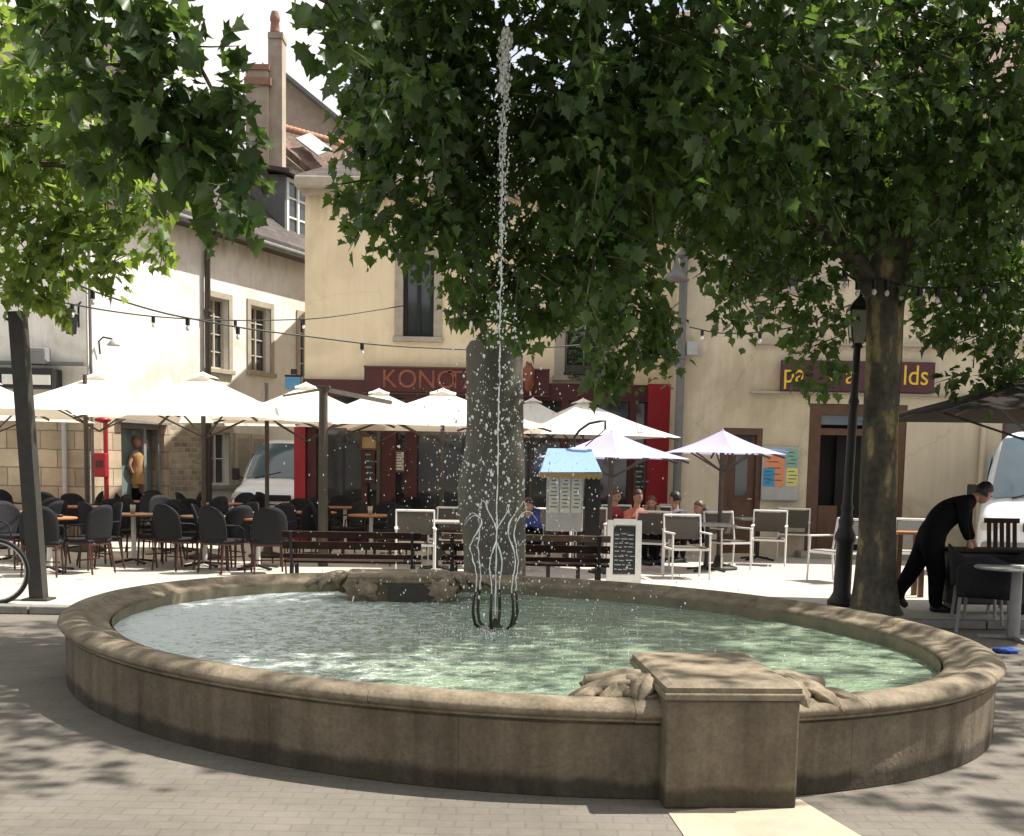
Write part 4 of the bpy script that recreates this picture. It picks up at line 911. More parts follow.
sgn = thing('shop_sign', 'plum shop sign with yellow letters above the right doorway, half hidden by leaves', 'sign', (0, YR, 0))
a, b = rx(779, 391), rx(933, 363); mb = MB(); mb.box(((a[0] + b[0]) / 2, -0.09, (a[1] + b[1]) / 2), (b[0] - a[0], 0.10, b[1] - a[1]), ry=ROLL * 0.0, bev=0.012); mb.build('panel', M['purple'], sgn)
zc = (a[1] + b[1]) / 2
for txt, px, m_ in (('pa', 792, 'yellow'), ('e', 832, 'yellow'), ('a', 848, 'yellow'), ('lds', 913, 'yellow')):
    lettering('lettering', txt, 0.50, M[m_], sgn, FACEMW(rx(px, 377)[0], -0.145, zc + 0.02), 0.006, 0.85)
mb = MB(); a = rx(690, 349); mb.box((a[0] + 0.02, -0.1, a[1]), (0.2, 0.14, 0.24), bev=0.015); mb.tube([(a[0] + 0.1, -0.06, a[1] - 0.1), (a[0] + 0.2, -0.06, a[1] - 0.15), (a[0] + 0.28, -0.06, a[1] - 0.1)], 0.012, 6)
o = mb.build('junction_box', M['palegrey']); o.location.y = YR; tag(o, 'pale grey junction box on the beige wall beside the downpipe', 'wall box')
wl = thing('wall_lamp', 'grey bell shaped street lamp fixed to the downpipe between cream and beige walls', 'lamp', at(676, 280, YR - 0.5))
mb = MB(); mb.lathe([(0.04, 0.32), (0.07, 0.2), (0.16, 0.08), (0.24, 0.0), (0.22, -0.02)], 16); mb.build('lamp_shade', M['zinc'], wl)
mb = MB(); mb.tube([(0, 0, 0.3), (0.02, 0.1, 0.45), (0.14, 0.4, 0.45)], 0.025, 8); mb.build('bracket', M['zinc'], wl)
pbd = thing('notice_board', 'grey notice board with coral, blue, yellow and green posters beside the doorway', 'notice board', (0, YR, 0))
a, b = rx(760, 500), rx(799, 447); mb = MB(); mb.box(((a[0] + b[0]) / 2, -0.04, (a[1] + b[1]) / 2), (b[0] - a[0], 0.06, b[1] - a[1]), bev=0.01); mb.build('panel', M['palegrey'], pbd)
def poster(x0, y0, x1, y1, m_, k):
    a, b = rx(x0, y1), rx(x1, y0); q = MB(); q.box(((a[0] + b[0]) / 2, -0.074 - 0.003 * k, (a[1] + b[1]) / 2), (b[0] - a[0], 0.004, b[1] - a[1])); o = q.build('poster', M[m_], pbd)
    q = MB()
    for i in range(4): q.box(((a[0] + b[0]) / 2 + random.uniform(-.03, .03), -0.078 - 0.003 * k, a[1] + (b[1] - a[1]) * (0.2 + 0.2 * i)), ((b[0] - a[0]) * random.uniform(0.4, 0.75), 0.003, 0.015))
    q.build('print', M['greycloth'], o)
poster(763, 456, 784, 486, 'poster_coral', 0); poster(762, 468, 774, 486, 'poster_blue', 1); poster(785, 468, 797, 486, 'poster_yellow', 0); poster(785, 449, 797, 467, 'poster_green', 1)

# background blocks that close the side street and the skyline
bb = thing('alley_house', 'pale house closing the far end of the left side street', 'house', (0, 0, 0))
mb = MB(); mb.box((1.0, 50, 3.3), (14, 6, 6.6)); mb.build('wall', M['white_wall'], bb)
mb = MB(); slab(mb, -6.2, 8.2, 46.6, 6.6, 50, 9.2); slab(mb, -6.2, 8.2, 53.4, 6.6, 50.002, 9.2); mb.build('roof', M['slate'], bb)

# ------------------------------------------------------------------ terrace furniture
def make_wicker_chair():
    t = thing('wicker_chair', 'black wicker bistro chair', 'chair')
    mb = MB(); nu, nv = 14, 9; vs = []                     # curved rounded backrest shell; chair faces -Y
    for side in (0, 1):
        for j in range(nv):
            v = j / (nv - 1)
            for i in range(nu):
                u = -1 + 2 * i / (nu - 1)
                top = 0.93 - 0.13 * abs(u) ** 3
                z = 0.44 + (top - 0.44) * v
                hw = 0.225 + 0.02 * math.sin(v * math.pi)
                x = hw * u; y = 0.20 + 0.10 * v - 0.10 * u * u * (0.5 + 0.5 * v) + side * 0.022
                vs.append((x, y, z))
    fs = []; k = nu * nv
    for j in range(nv - 1):
        for i in range(nu - 1):
            a = j * nu + i; fs.append((a, a + 1, a + nu + 1, a + nu)); fs.append((k + a, k + a + nu, k + a + nu + 1, k + a + 1))
    for i in range(nu - 1): fs.append((i, k + i, k + i + 1, i + 1)); a = (nv - 1) * nu + i; fs.append((a, a + 1, k + a + 1, k + a))
    for j in range(nv - 1): a = j * nu; fs.append((a, a + nu, k + a + nu, k + a)); a = j * nu + nu - 1; fs.append((a, k + a, k + a + nu, a + nu))
    mb.add(vs, fs, True); mb.build('backrest', M['wicker'], t)
    mb = MB(); mb.box((0, -0.01, 0.445), (0.46, 0.44, 0.05), bev=0.02); mb.build('seat', M['wicker'], t)
    mb = MB()
    for y in (-0.20, 0.19): mb.bar((-0.2, y, 0.40), (0.2, y, 0.40), 0.025)
    for x in (-0.2, 0.2): mb.bar((x, -0.20, 0.402), (x, 0.19, 0.402), 0.024)
    mb.bar((-0.21, -0.02, 0.18), (0.21, -0.02, 0.18), 0.018); mb.build('seat_frame', M['chairleg'], t)
    for x, y in ((-1, -1), (1, -1), (1, 1), (-1, 1)):
        mb = MB(); mb.tube([(x * 0.20, y * 0.19, 0.42), (x * 0.215, y * (0.21 if y < 0 else 0.26), 0.0)], [0.016, 0.013], 8); mb.build('leg', M['chairleg'], t)
    for s in (-1, 1):
        mb = MB(); mb.tube([(s * 0.22, -0.17, 0.42), (s * 0.245, -0.16, 0.60), (s * 0.25, -0.05, 0.655), (s * 0.235, 0.2, 0.67)], 0.013, 7); mb.build('armrest', M['wicker'], t)
    return t
def make_metal_chair(mesh='taupe', name='metal_armchair'):
    t = thing(name, 'white framed terrace armchair with brown mesh back', 'chair')
    W = 0.27
    for s in (-1, 1):
        mb = MB(); mb.tube([(s * W, 0.25, 0), (s * W, 0.22, 0.44), (s * W, 0.30, 0.90)], 0.014, 8); mb.build('leg', M['alu'], t)
        mb = MB(); mb.tube([(s * W, -0.24, 0), (s * W, -0.22, 0.44), (s * W, -0.21, 0.63)], 0.014, 8); mb.build('leg', M['alu'], t)
        mb = MB(); mb.box((s * W, 0.01, 0.645), (0.05, 0.50, 0.025), bev=0.008); mb.build('armrest', M['alu'], t)
    mb = MB(); mb.tube([(-W, 0.30, 0.885), (W, 0.30, 0.885)], 0.018, 8)
    for y in (-0.22, 0.22): mb.bar((-W, y, 0.42), (W, y, 0.42), 0.03)
    for s in (-1, 1): mb.bar((s * (W - 0.003), -0.22, 0.421), (s * (W - 0.003), 0.22, 0.421), 0.028)
    mb.build('frame', M['alu'], t)
    mb = MB(); mb.box((0, 0, 0.445), (2 * W - 0.06, 0.42, 0.018), bev=0.006); mb.build('seat', M[mesh], t)
    mb = MB(); mb.box((0, 0.265, 0.70), (2 * W - 0.05, 0.014, 0.32), rx=R(-9), bev=0.004); mb.build('backrest', M[mesh], t)
    return t
def make_table(top, name, label, round_=True, r=0.38, H=0.74, post='alu'):
    t = thing(name, label, 'table')
    mb = MB()
    if round_: mb.lathe([(0.0, H - 0.03), (r - 0.01, H - 0.03), (r, H - 0.02), (r, H - 0.006), (r - 0.008, H), (0.0, H)], 32, smooth=False)
    else: mb.box((0, 0, H - 0.015), (2 * r, 2 * r, 0.03), bev=0.006)
    mb.build('tabletop', top, t)
    mb = MB(); mb.tube([(0, 0, 0.04), (0, 0, H - 0.03)], 0.035, 12); mb.build('post', M[post], t)
    mb = MB()
    for i in range(4):
        a = R(45 + 90 * i); mb.bar((0, 0, 0.06), (0.33 * math.cos(a), 0.33 * math.sin(a), 0.018), 0.045, 0.03)
    mb.build('foot', M['black'], t)
    return t

wch = make_wicker_chair(); used_w = [False]
def put_wicker(x, y, rz, label):
    if not used_w[0]: o = wch; used_w[0] = True
    else: o = copy_thing(wch, (0, 0, 0), 0)
    o.location = (x, y, TZ); o.rotation_euler = (0, 0, rz); tag(o, label, 'chair', 'black wicker chairs on the left terrace')
wt = make_table(M['orangewood'], 'bistro_table', '', True, 0.37); used_t = [False]
def put_table(px, py, label):
    p = onz(px, py, TZ)
    if not used_t[0]: o = wt; used_t[0] = True
    else: o = copy_thing(wt, (0, 0, 0), 0)
    o.location = p; tag(o, label, 'table', 'wooden topped bistro tables on the left terrace'); return p
tabs = [
    (134, 563, 'front table between red pole and glass door', [(-118, 'near left'), (-38, 'near right'), (62, 'far right'), (128, 'far left')]),
    (14, 561, 'table beside the leaning post', [(-35, 'near right'), (70, 'far right'), (150, 'far left')]),
    (84, 549, 'table under mast left of red pole', [(-150, 'near left'), (60, 'far right'), (130, 'far left')]),
    (181, 551, 'second row table by glass door', [(-60, 'near right'), (-135, 'near left'), (55, 'far right'), (120, 'far left')]),
    (258, 569, 'sunlit table in front of white van', [(-165, 'left'), (-62, 'near right'), (-112, 'near left'), (85, 'far')]),
    (314, 556, 'table beside the wooden post', [(-80, 'near'), (35, 'far right'), (120, 'far left')]),
    (371, 561, 'table behind the dark bench', [(-170, 'left'), (5, 'right'), (-60, 'near right'), (85, 'far')]),
    (224, 541, 'back table near the cream shutters', [(-20, 'right'), (170, 'left'), (75, 'far')]),
    (300, 538, 'back table nearest the van', [(160, 'left'), (80, 'far'), (15, 'right')]),
    (405, 541, 'back table nearest the pillar', [(150, 'left'), (-75, 'near'), (70, 'far')]),
    (50, 571, 'front table right of the leaning post', [(-70, 'near'), (40, 'far right'), (150, 'far left'), (-10, 'right')]),
    (205, 566, 'front table under the broad parasol', [(-115, 'near left'), (-50, 'near right'), (60, 'far right'), (140, 'far left')]),
    (150, 538, 'back row table before the glass door', [(20, 'right'), (100, 'far'), (170, 'left'), (-70, 'near')]),
    (48, 539, 'back row table by the pale slatted screen', [(20, 'right'), (100, 'far'), (170, 'left'), (-70, 'near')]),
    (345, 546, 'middle table right of the wooden post', [(20, 'right'), (100, 'far'), (-120, 'near left')]),
]
for px, py, lab, chairs in tabs:
    p = put_table(px, py, 'round orange wood bistro ' + lab)
    for deg, side in chairs:
        a = R(deg + random.uniform(-8, 8)); d = random.uniform(0.60, 0.72)
        put_wicker(p.x + d * math.cos(a), p.y + d * math.sin(a), a - R(90) + R(random.uniform(-10, 10)), f'black wicker chair {side} of {lab}')

cup0 = None
for i, (px, py, lab, chairs) in enumerate(tabs):
    for q_ in range(1):
        p = onz(px, py, TZ); p = p + Vector((random.uniform(-.15, .15), random.uniform(-.2, .1), 0.742))
        if i % 3 == 0: mb = MB(); mb.lathe([(0.0, 0), (0.033, 0), (0.04, 0.13), (0.037, 0.13), (0.03, 0.012), (0, 0.012)], 14); o = mb.build('drinking_glass', M['lampglass']); o.location = p; tag(o, f'drinking glass on the {lab}', 'glass', 'glasses and ashtrays on the bistro tables')
        elif i % 3 == 1: mb = MB(); mb.lathe([(0.0, 0), (0.05, 0), (0.055, 0.035), (0.045, 0.035), (0.04, 0.012), (0, 0.012)], 16); o = mb.build('ashtray', M['black']); o.location = p; tag(o, f'small dark ashtray on the {lab}', 'ashtray', 'glasses and ashtrays on the bistro tables')
mch = make_metal_chair(); used_m = [False]
def put_metal(px, py, deg, label):
    if not used_m[0]: o = mch; used_m[0] = True
    else: o = copy_thing(mch, (0, 0, 0), 0)
    o.location = onz(px, py, TZ); o.rotation_euler = (0, 0, R(deg)); tag(o, label, 'chair', 'white framed armchairs on the right terrace')
put_metal(686, 578, 8, 'white framed armchair turned away in front, nearest right of the chalkboard')
put_metal(727, 569, 24, 'white framed armchair with brown back, middle of the right terrace row')
put_metal(768, 565, -14, 'white framed armchair nearest the notice board on the right terrace')
put_metal(648, 570, -20, 'white framed armchair half hidden directly behind the chalkboard')
put_metal(662, 555, 150, 'white framed armchair facing us behind the orange topped diner table')
put_metal(792, 557, 168, 'grey backed white armchair against the wall below the notice board')
put_metal(741, 551, 185, 'white framed armchair in front of the red door panel')
put_metal(415, 574, 6, 'white framed armchair left of the pillar, behind the dark bench')
put_metal(449, 566, -12, 'white framed armchair touching the left side of the pillar')
put_metal(556, 566, 10, 'white framed armchair behind the brown railed bench below the kiosk')
put_metal(588, 563, -8, 'white framed armchair between the kiosk and the chalkboard, behind the bench')
put_metal(672, 551, 176, 'white framed armchair at the grey pilaster pipe, facing the square')
put_metal(704, 553, 190, 'white framed armchair below the seated guest with short brown hair')
put_metal(620, 556, 12, 'white framed armchair in front of the guest in dark red')
gch = make_metal_chair('greymesh', 'metal_armchair'); gch.location = onz(833, 582, TZ); gch.rotation_euler = (0, 0, R(-62))
tag(gch, 'pale grey armchair standing alone beside the lamp post foot', 'chair')
o = copy_thing(gch, onz(912, 582, TZ), R(-20), 'pale grey armchair between the plane trunk and the waiter')
dt = make_table(M['greymesh'], 'terrace_table', '', False, 0.36, 0.73, 'black'); used_d = [False]
for px, py, rz, lab in ((706, 571, 5, 'grey square table between the two front white armchairs'), (757, 560, 0, 'grey square table below the red door panel'), (655, 560, 8, 'grey square table of the coral shirted diner'), (436, 570, 3, 'brown square table left of the pillar behind the dark bench')):
    if not used_d[0]: o = dt; used_d[0] = True
    else: o = copy_thing(dt, (0, 0, 0), 0)
    o.location = onz(px, py, TZ); o.rotation_euler = (0, 0, R(rz)); tag(o, lab, 'table', 'square tables on the right terrace')
# a stack of two more table settings further back to the right of the pillar
def bottle(px, py, Y, label, m='dark'):
    p = at(px, py, Y); mb = MB(); mb.lathe([(0.0, 0), (0.035, 0), (0.035, 0.15), (0.013, 0.21), (0.013, 0.26), (0.0, 0.26)], 12)
    o = mb.build('bottle', M[m]); o.location = p; tag(o, label, 'bottle')

# benches seen from behind
def make_bench():
    t = thing('park_bench', 'bench', 'bench'); L = 1.85
    for z, h in ((0.80, 0.085), (0.66, 0.10), (0.52, 0.06)):
        mb = MB(); mb.box((0, 0.02 - (z - 0.5) * 0.25, z), (L, 0.03, h), rx=R(14), bev=0.006); mb.build('back_slat', M['benchrail'] if z > 0.75 else M['benchwood'], t)
    for i in range(4):
        mb = MB(); mb.box((0, 0.12 + i * 0.115, 0.44), (L, 0.095, 0.03), bev=0.005); mb.build('seat_slat', M['benchwood'], t)
    for s in (-1, 1):
        x = s * (L / 2 - 0.12)
        mb = MB(); mb.bar((x, 0.0, 0.42), (x, -0.09, 0.84), 0.04, 0.05); mb.bar((x, 0.0, 0.41), (x, 0.54, 0.41), 0.04, 0.045); mb.build('support', M['black'], t)
        for y in (0.02, 0.48):
            mb = MB(); mb.bar((x, y, 0.40), (x, y + (0.05 if y > 0.1 else -0.06), 0.0), 0.05, 0.06); mb.build('leg', M['black'], t)
        mb = MB(); mb.tube([(x, 0.0, 0.60), (x, 0.45, 0.62), (x, 0.5, 0.44)], 0.018, 8); mb.build('armrest', M['black'], t)
    return t
bn = make_bench()
p = at(352, 577, 13.25); p.z = TZ; bn.location = p; bn.rotation_euler = (0, 0, R(3)); bn.scale = (0.86, 0.9, 0.9); tag(bn, 'dark slatted park bench seen from behind, left of the stone pillar', 'bench', 'park benches behind the fountain')
for k in bn.children:
    pass
p = at(525, 583, 13.35); p.z = TZ; o = copy_thing(bn, p, R(-2), 'park bench with sunlit brown top rail passing behind the stone pillar'); o.scale = (1.06, 0.9, 0.9)
for k in bn.children:
    if k.name.startswith('back_slat'):
        k.data = k.data.copy(); k.data.materials.clear(); k.data.materials.append(M['benchwood'])

# ------------------------------------------------------------------ parasols
def canopy_mb(W, ez, pz, n=16, valance=0.14, sag=0.04, nsides=4, conc=0.035):
    """faceted tent canopy; square when nsides=4"""
    mb = MB(); vs = []; per = 8; k = nsides * per; rings = 9
    cr = [(W / 2 * (math.sqrt(2) if nsides == 4 else 1) * math.cos(2 * math.pi * (i + 0.5) / nsides), W / 2 * (math.sqrt(2) if nsides == 4 else 1) * math.sin(2 * math.pi * (i + 0.5) / nsides)) for i in range(nsides)]
    def edge(j):
        i, f = divmod(j, per); f /= per; a, b = cr[i % nsides], cr[(i + 1) % nsides]
        return a[0] + (b[0] - a[0]) * f, a[1] + (b[1] - a[1]) * f, math.sin(f * math.pi)
    for r in range(rings):
        t_ = (r + 0.25) / (rings - 0.75)
        for j in range(k):
            ex, ey, mid = edge(j)
            q = 1 - 0.05 * mid * t_
            z = pz + (ez - pz) * t_ - sag * mid * t_ * (1.0 - 0.5 * t_) - conc * math.sin(t_ * math.pi)
            z += 0.03 * mid * t_ ** 3
            vs.append((ex * t_ * q, ey * t_ * q, z))
    fs = [(r * k + j, r * k + (j + 1) % k, (r + 1) * k + (j + 1) % k, (r + 1) * k + j) for r in range(rings - 1) for j in range(k)]
    top = len(vs); vs.append((0, 0, pz + 0.02)); fs += [(top, (j + 1) % k, j) for j in range(k)]
    if valance > 0:
        b0 = len(vs)
        for j in range(k):
            x, y, z = vs[(rings - 1) * k + j]; vs.append((x * 1.004, y * 1.004, z - valance * (0.85 + 0.15 * math.cos(j * math.pi))))
        fs += [((rings - 1) * k + j, (rings - 1) * k + (j + 1) % k, b0 + (j + 1) % k, b0 + j) for j in range(k)]
    mb.add(vs, fs, False); return mb, cr
def parasol(name, label, loc, rz, W, ez, pz, m, nsides=4, mast=None, valance=0.0, vent=True, polem='mast', group=None, arm=False):
    t = thing(name, label, 'parasol', loc, rz, group)
    mb, cr = canopy_mb(W, ez, pz, valance=valance, nsides=nsides)
    cp = mb.build('canopy', M[m], t)
    if vent:
        mb, _ = canopy_mb(W * 0.13, pz - 0.05, pz + 0.05, valance=0.0, sag=0.0, nsides=nsides, conc=0.0); mb.build('vent_flap', M[m], cp)
    for c in cr:
        mb = MB(); mb.bar((c[0] * 0.03, c[1] * 0.03, pz - 0.13), (c[0] * 0.97, c[1] * 0.97, ez - 0.05), 0.025, 0.03); mb.build('rib', M['mast'], t)
        mb = MB(); mb.bar((0.02, 0.02, ez - 0.28), (c[0] * 0.5, c[1] * 0.5, (pz + ez) / 2 - 0.17), 0.018, 0.024); mb.build('strut', M['mast'], t)
    mx, my = mast if mast else (0, 0)
    mb = MB(); mb.tube([(mx, my, 0.0), (mx, my, pz - 0.02 if not arm else pz + 0.02)], 0.036 if not arm else 0.06, 10); mb.build('pole', M[polem], t)
    mb = MB(); mb.lathe([(0.0, 0), (0.30, 0), (0.30, 0.04), (0.08, 0.09), (0.045, 0.22), (0.0, 0.22)], 20, (mx, my, 0)); mb.build('base', M['iron'], t)
    if arm:
        mb = MB(); mb.bar((mx, my, pz - 0.02), (0, 0, pz + 0.10), 0.05, 0.06); mb.bar((mx, my, pz - 0.75), (mx * 0.45, my * 0.45, pz + 0.03), 0.03, 0.03); mb.build('arm', M[polem], t)
    return t
def para_at(px, pyk, Y, W, drop, label, m='canvas', rz=0, **kw):
    p = at(px, pyk, Y); z = p.z - TZ
    return parasol('parasol', label, (p.x, Y, TZ), R(rz), W, z - drop, z, m, **kw)
GP = 'white parasols over the left terrace'
para_at(-12, 381, 19.5, 2.8, 0.62, 'white parasol cut off by the left picture edge', rz=6, group=GP)
para_at(97, 375, 19.6, 2.95, 0.66, 'white parasol over the tables in front of the red pole', rz=12, group=GP, mast=(-0.15, -0.3))
para_at(203, 375, 18.2, 2.9, 0.70, 'broad white parasol with peach underside left of the white van', rz=-8, group=GP)
para_at(306, 385, 19.4, 2.85, 0.66, 'white parasol over the gap in front of the white van', rz=10, group=GP, mast=(-0.62, -0.55))
para_at(379, 391, 21.6, 3.0, 0.66, 'small white parasol farthest back in front of the bar, right of the wooden post', rz=8, group=GP, polem='mast')
para_at(443, 391, 19.0, 3.35, 0.62, 'wide white parasol left of the stone pillar', rz=4, group=GP)
para_at(533, 400, 20.6, 2.4, 0.55, 'white parasol mostly hidden behind the stone pillar', rz=-6, group=GP)
para_at(583, 401, 20.0, 2.6, 0.62, 'white parasol in front of the bar right of the pillar', rz=14, group=GP)
para_at(612, 431, 17.0, 2.5, 0.40, 'low lilac parasol behind the blue roofed menu kiosk', m='lilac', nsides=6, vent=False, group='lilac parasols on the right terrace')
pz_ = para_at(723, 430, 18.0, 2.05, 0.37, 'low lilac parasol with a blue tip in front of the brown door', m='lilac', nsides=6, vent=False, group='lilac parasols on the right terrace')
a = at(776, 452, 18.0); mb = MB(); mb.box((a.x - pz_.location.x - 0.02, 0.0, a.z - TZ + 0.015), (0.36, 0.3, 0.03), ry=R(6), bev=0.008); mb.build('corner_flap', M['blueflap'], pz_)
# wooden post with two arms, in front of the parasols
wp = thing('wooden_post', 'thick grey wooden post with two braces rising between the white parasols', 'post', onz(323, 566, TZ))
hz = at(323, 388, wp.location.y).z - TZ
mb = MB(); mb.tube([(0, 0, 0), (0, 0, hz)], [0.075, 0.065], 10); mb.build('post', M['mast'], wp)
mb = MB(); mb.bar((0.03, 0, hz - 0.02), (0.85, 1.4, hz - 0.12), 0.05, 0.06); mb.build('arm', M['mast'], wp)
mb = MB(); mb.bar((-0.03, 0, hz - 0.02), (-0.85, 1.3, hz - 0.05), 0.03, 0.03); mb.build('arm', M['mast'], wp)
mb = MB(); mb.box((0, 0, hz + 0.015), (0.2, 0.16, 0.03), bev=0.005); mb.build('cap', M['mast'], wp)
# large dark parasol at the right
tip = at(911, 413, 12.2)
dp = parasol('parasol', 'large dark brown parasol over the right hand tables', (tip.x + 1.66, 12.9, TZ), R(0), 3.1, tip.z - TZ, tip.z - TZ + 0.52, 'taupecanvas', valance=0.0, mast=(0.9, 0.5), vent=True, polem='black')

# ------------------------------------------------------------------ menu kiosk with blue awning
KY = 14.4
kp = at(571, 500, 14.7); kp.z = TZ; KY = kp.y
kk = thing('menu_kiosk', 'menu display cabinet with blue awning roof and scalloped ochre edge right of the pillar', 'kiosk', kp)
def kx(px, py): q = at(px, py, KY); return q.x - kp.x, q.z - TZ
x0, zb = kx(546, 531); x1, zt = kx(584, 470); 
mb = MB(); mb.box(((x0 + x1) / 2, 0.09, (zb + zt) / 2), (x1 - x0, 0.16, zt - zb), bev=0.008); cab = mb.build('cabinet', M['palegrey'], kk)
xs_, ws_ = (x0 + x1) / 2, (x1 - x0)
for i in range(3):
    mb = MB(); mb.box((xs_ + (i - 1) * ws_ * 0.31, 0.004, zt - 0.30), (ws_ * 0.27, 0.008, 0.50)); pp = mb.build('menu_sheet', M['paper'], cab)
    mb = MB()
    for j in range(9): mb.box((xs_ + (i - 1) * ws_ * 0.31 + random.uniform(-.008, .008), -0.002, zt - 0.09 - j * 0.048), (ws_ * random.uniform(0.12, 0.2), 0.003, 0.012))
    mb.build('print', M['ink'], pp)
xr, _ = kx(600, 500)
mb = MB(); mb.box(((x1 + xr) / 2 + 0.02, 0.12, (zb + zt) / 2 - 0.1), (xr - x1 - 0.02, 0.05, zt - zb + 0.3), bev=0.006); mb.build('side_panel', M['black'], kk)
for x in (x0 + 0.04, x1 - 0.04): mb = MB(); mb.bar((x, 0.1, 0), (x, 0.1, zb + 0.02), 0.05); mb.build('leg', M['black'], kk)
mb = MB(); a = kx(540, 472); b = kx(600, 472); c = kx(548, 448); d = kx(592, 449)
mb.add([(a[0], -0.28, a[1]), (b[0], -0.28, b[1]), (d[0], 0.1, d[1]), (c[0], 0.1, c[1]), (a[0], 0.45, a[1]), (b[0], 0.45, b[1])], [(0, 1, 2, 3), (3, 2, 5, 4), (0, 3, 4), (1, 5, 2)])
aw = mb.build('awning', M['blueawn'], kk)
mb = MB(); n_ = 12
for i in range(n_):
    xa = a[0] + (b[0] - a[0]) * i / n_; xb = a[0] + (b[0] - a[0]) * (i + 1) / n_; xm = (xa + xb) / 2
    mb.prism([(xa, -0.285, a[1]), (xb, -0.285, a[1]), (xb, -0.285, a[1] - 0.05), (xm + (xb - xa) * 0.25, -0.285, a[1] - 0.078), (xm - (xb - xa) * 0.25, -0.285, a[1] - 0.078), (xa, -0.285, a[1] - 0.05)], (0, 0.008, 0))
for s, xx in ((-1, a[0]), (1, b[0])): mb.prism([(xx, -0.276, a[1]), (xx, 0.45, a[1]), (xx, 0.45, a[1] - 0.06), (xx, -0.276, a[1] - 0.06)], (0.008 * s, 0, 0))
mb.build('valance', M['ochre'], aw)
mb = MB(); q = [kx(x, y) for x, y in ((575, 447), (575, 437), (580, 430), (590, 423), (600, 421), (606, 420.5), (606, 429))]; mb.tube([(x, 0.12, z) for x, z in q], 0.016, 8); mb.tube([(q[-1][0], 0.12, q[-1][1]), (kx(586, 446)[0], 0.12, kx(586, 446)[1])], 0.008, 6); mb.build('lamp_arm', M['iron'], kk)

# chalkboard
cbp = onz(623, 584, TZ); cb = thing('chalkboard', 'white framed sandwich chalkboard with scribbled menu standing on the paving', 'chalkboard', cbp, R(-4))
CH = at(622, 519, cbp.y).z - TZ; cw = (at(640, 560, cbp.y).x - at(606, 560, cbp.y).x)
def lean(mb0, x, z, w, h, th, y=0.0, back=False):
    a = math.atan2(0.26, CH); yy = (z / CH) * 0.26
    s = -1 if back else 1
    mb0.box((x, s * (yy - 0.26) + (y), z), (w, th, h), rx=-a * s); return mb0
mb = MB(); lean(mb, -cw / 2 + 0.04, CH / 2, 0.08, CH, 0.03); lean(mb, cw / 2 - 0.04, CH / 2, 0.08, CH, 0.03); lean(mb, 0, CH - 0.04, cw - 0.161, 0.08, 0.029); lean(mb, 0, 0.07, cw - 0.161, 0.14, 0.029); fr = mb.build('front_frame', M['whitepaint'], cb)
mb = MB(); lean(mb, 0, CH / 2 + 0.03, cw - 0.161, CH - 0.22, 0.018, 0.004); bd = mb.build('board', M['slateboard'], cb)
mb = MB()
for i in range(9):
    x = -cw * 0.28
    while x < cw * 0.2:
        l = random.uniform(0.03, 0.09); lean(mb, x + l / 2, CH - 0.2 - i * (CH - 0.42) / 8 + random.uniform(-.01, .01), l, 0.014, 0.003, -0.007); x += l + random.uniform(0.015, 0.03)
mb.build('chalk_writing', M['chalk'], bd)
mb = MB(); lean(mb, 0, CH / 2, cw, CH - 0.02, 0.025, 0.02, True); mb.build('rear_frame', M['whitepaint'], cb)

# ------------------------------------------------------------------ leaning post, bicycle, red pole, rack
b0 = onz(39, 600, TZ); yb = b0.y; topp = at(17.5, 312, yb)
lp = thing('leaning_post', 'dark square metal post leaning to the left on the kerb', 'post', b0)
tv = topp - b0
mb = MB(); mb.bar((0, 0, 0), tv, 0.15, 0.15, up=(0, 1, 0)); mb.build('post', M['iron'], lp)
mb = MB(); mb.box((0, 0, 0.012), (0.28, 0.26, 0.024), bev=0.006); mb.build('base_plate', M['iron'], lp)
mb = MB(); mb.tube([tv + Vector((-0.07, 0, -0.03)), tv + Vector((-0.13, 0, -0.01)), tv + Vector((-0.14, 0, -0.06)), tv + Vector((-0.09, 0, -0.09))], 0.016, 8); mb.build('hook', M['iron'], lp)

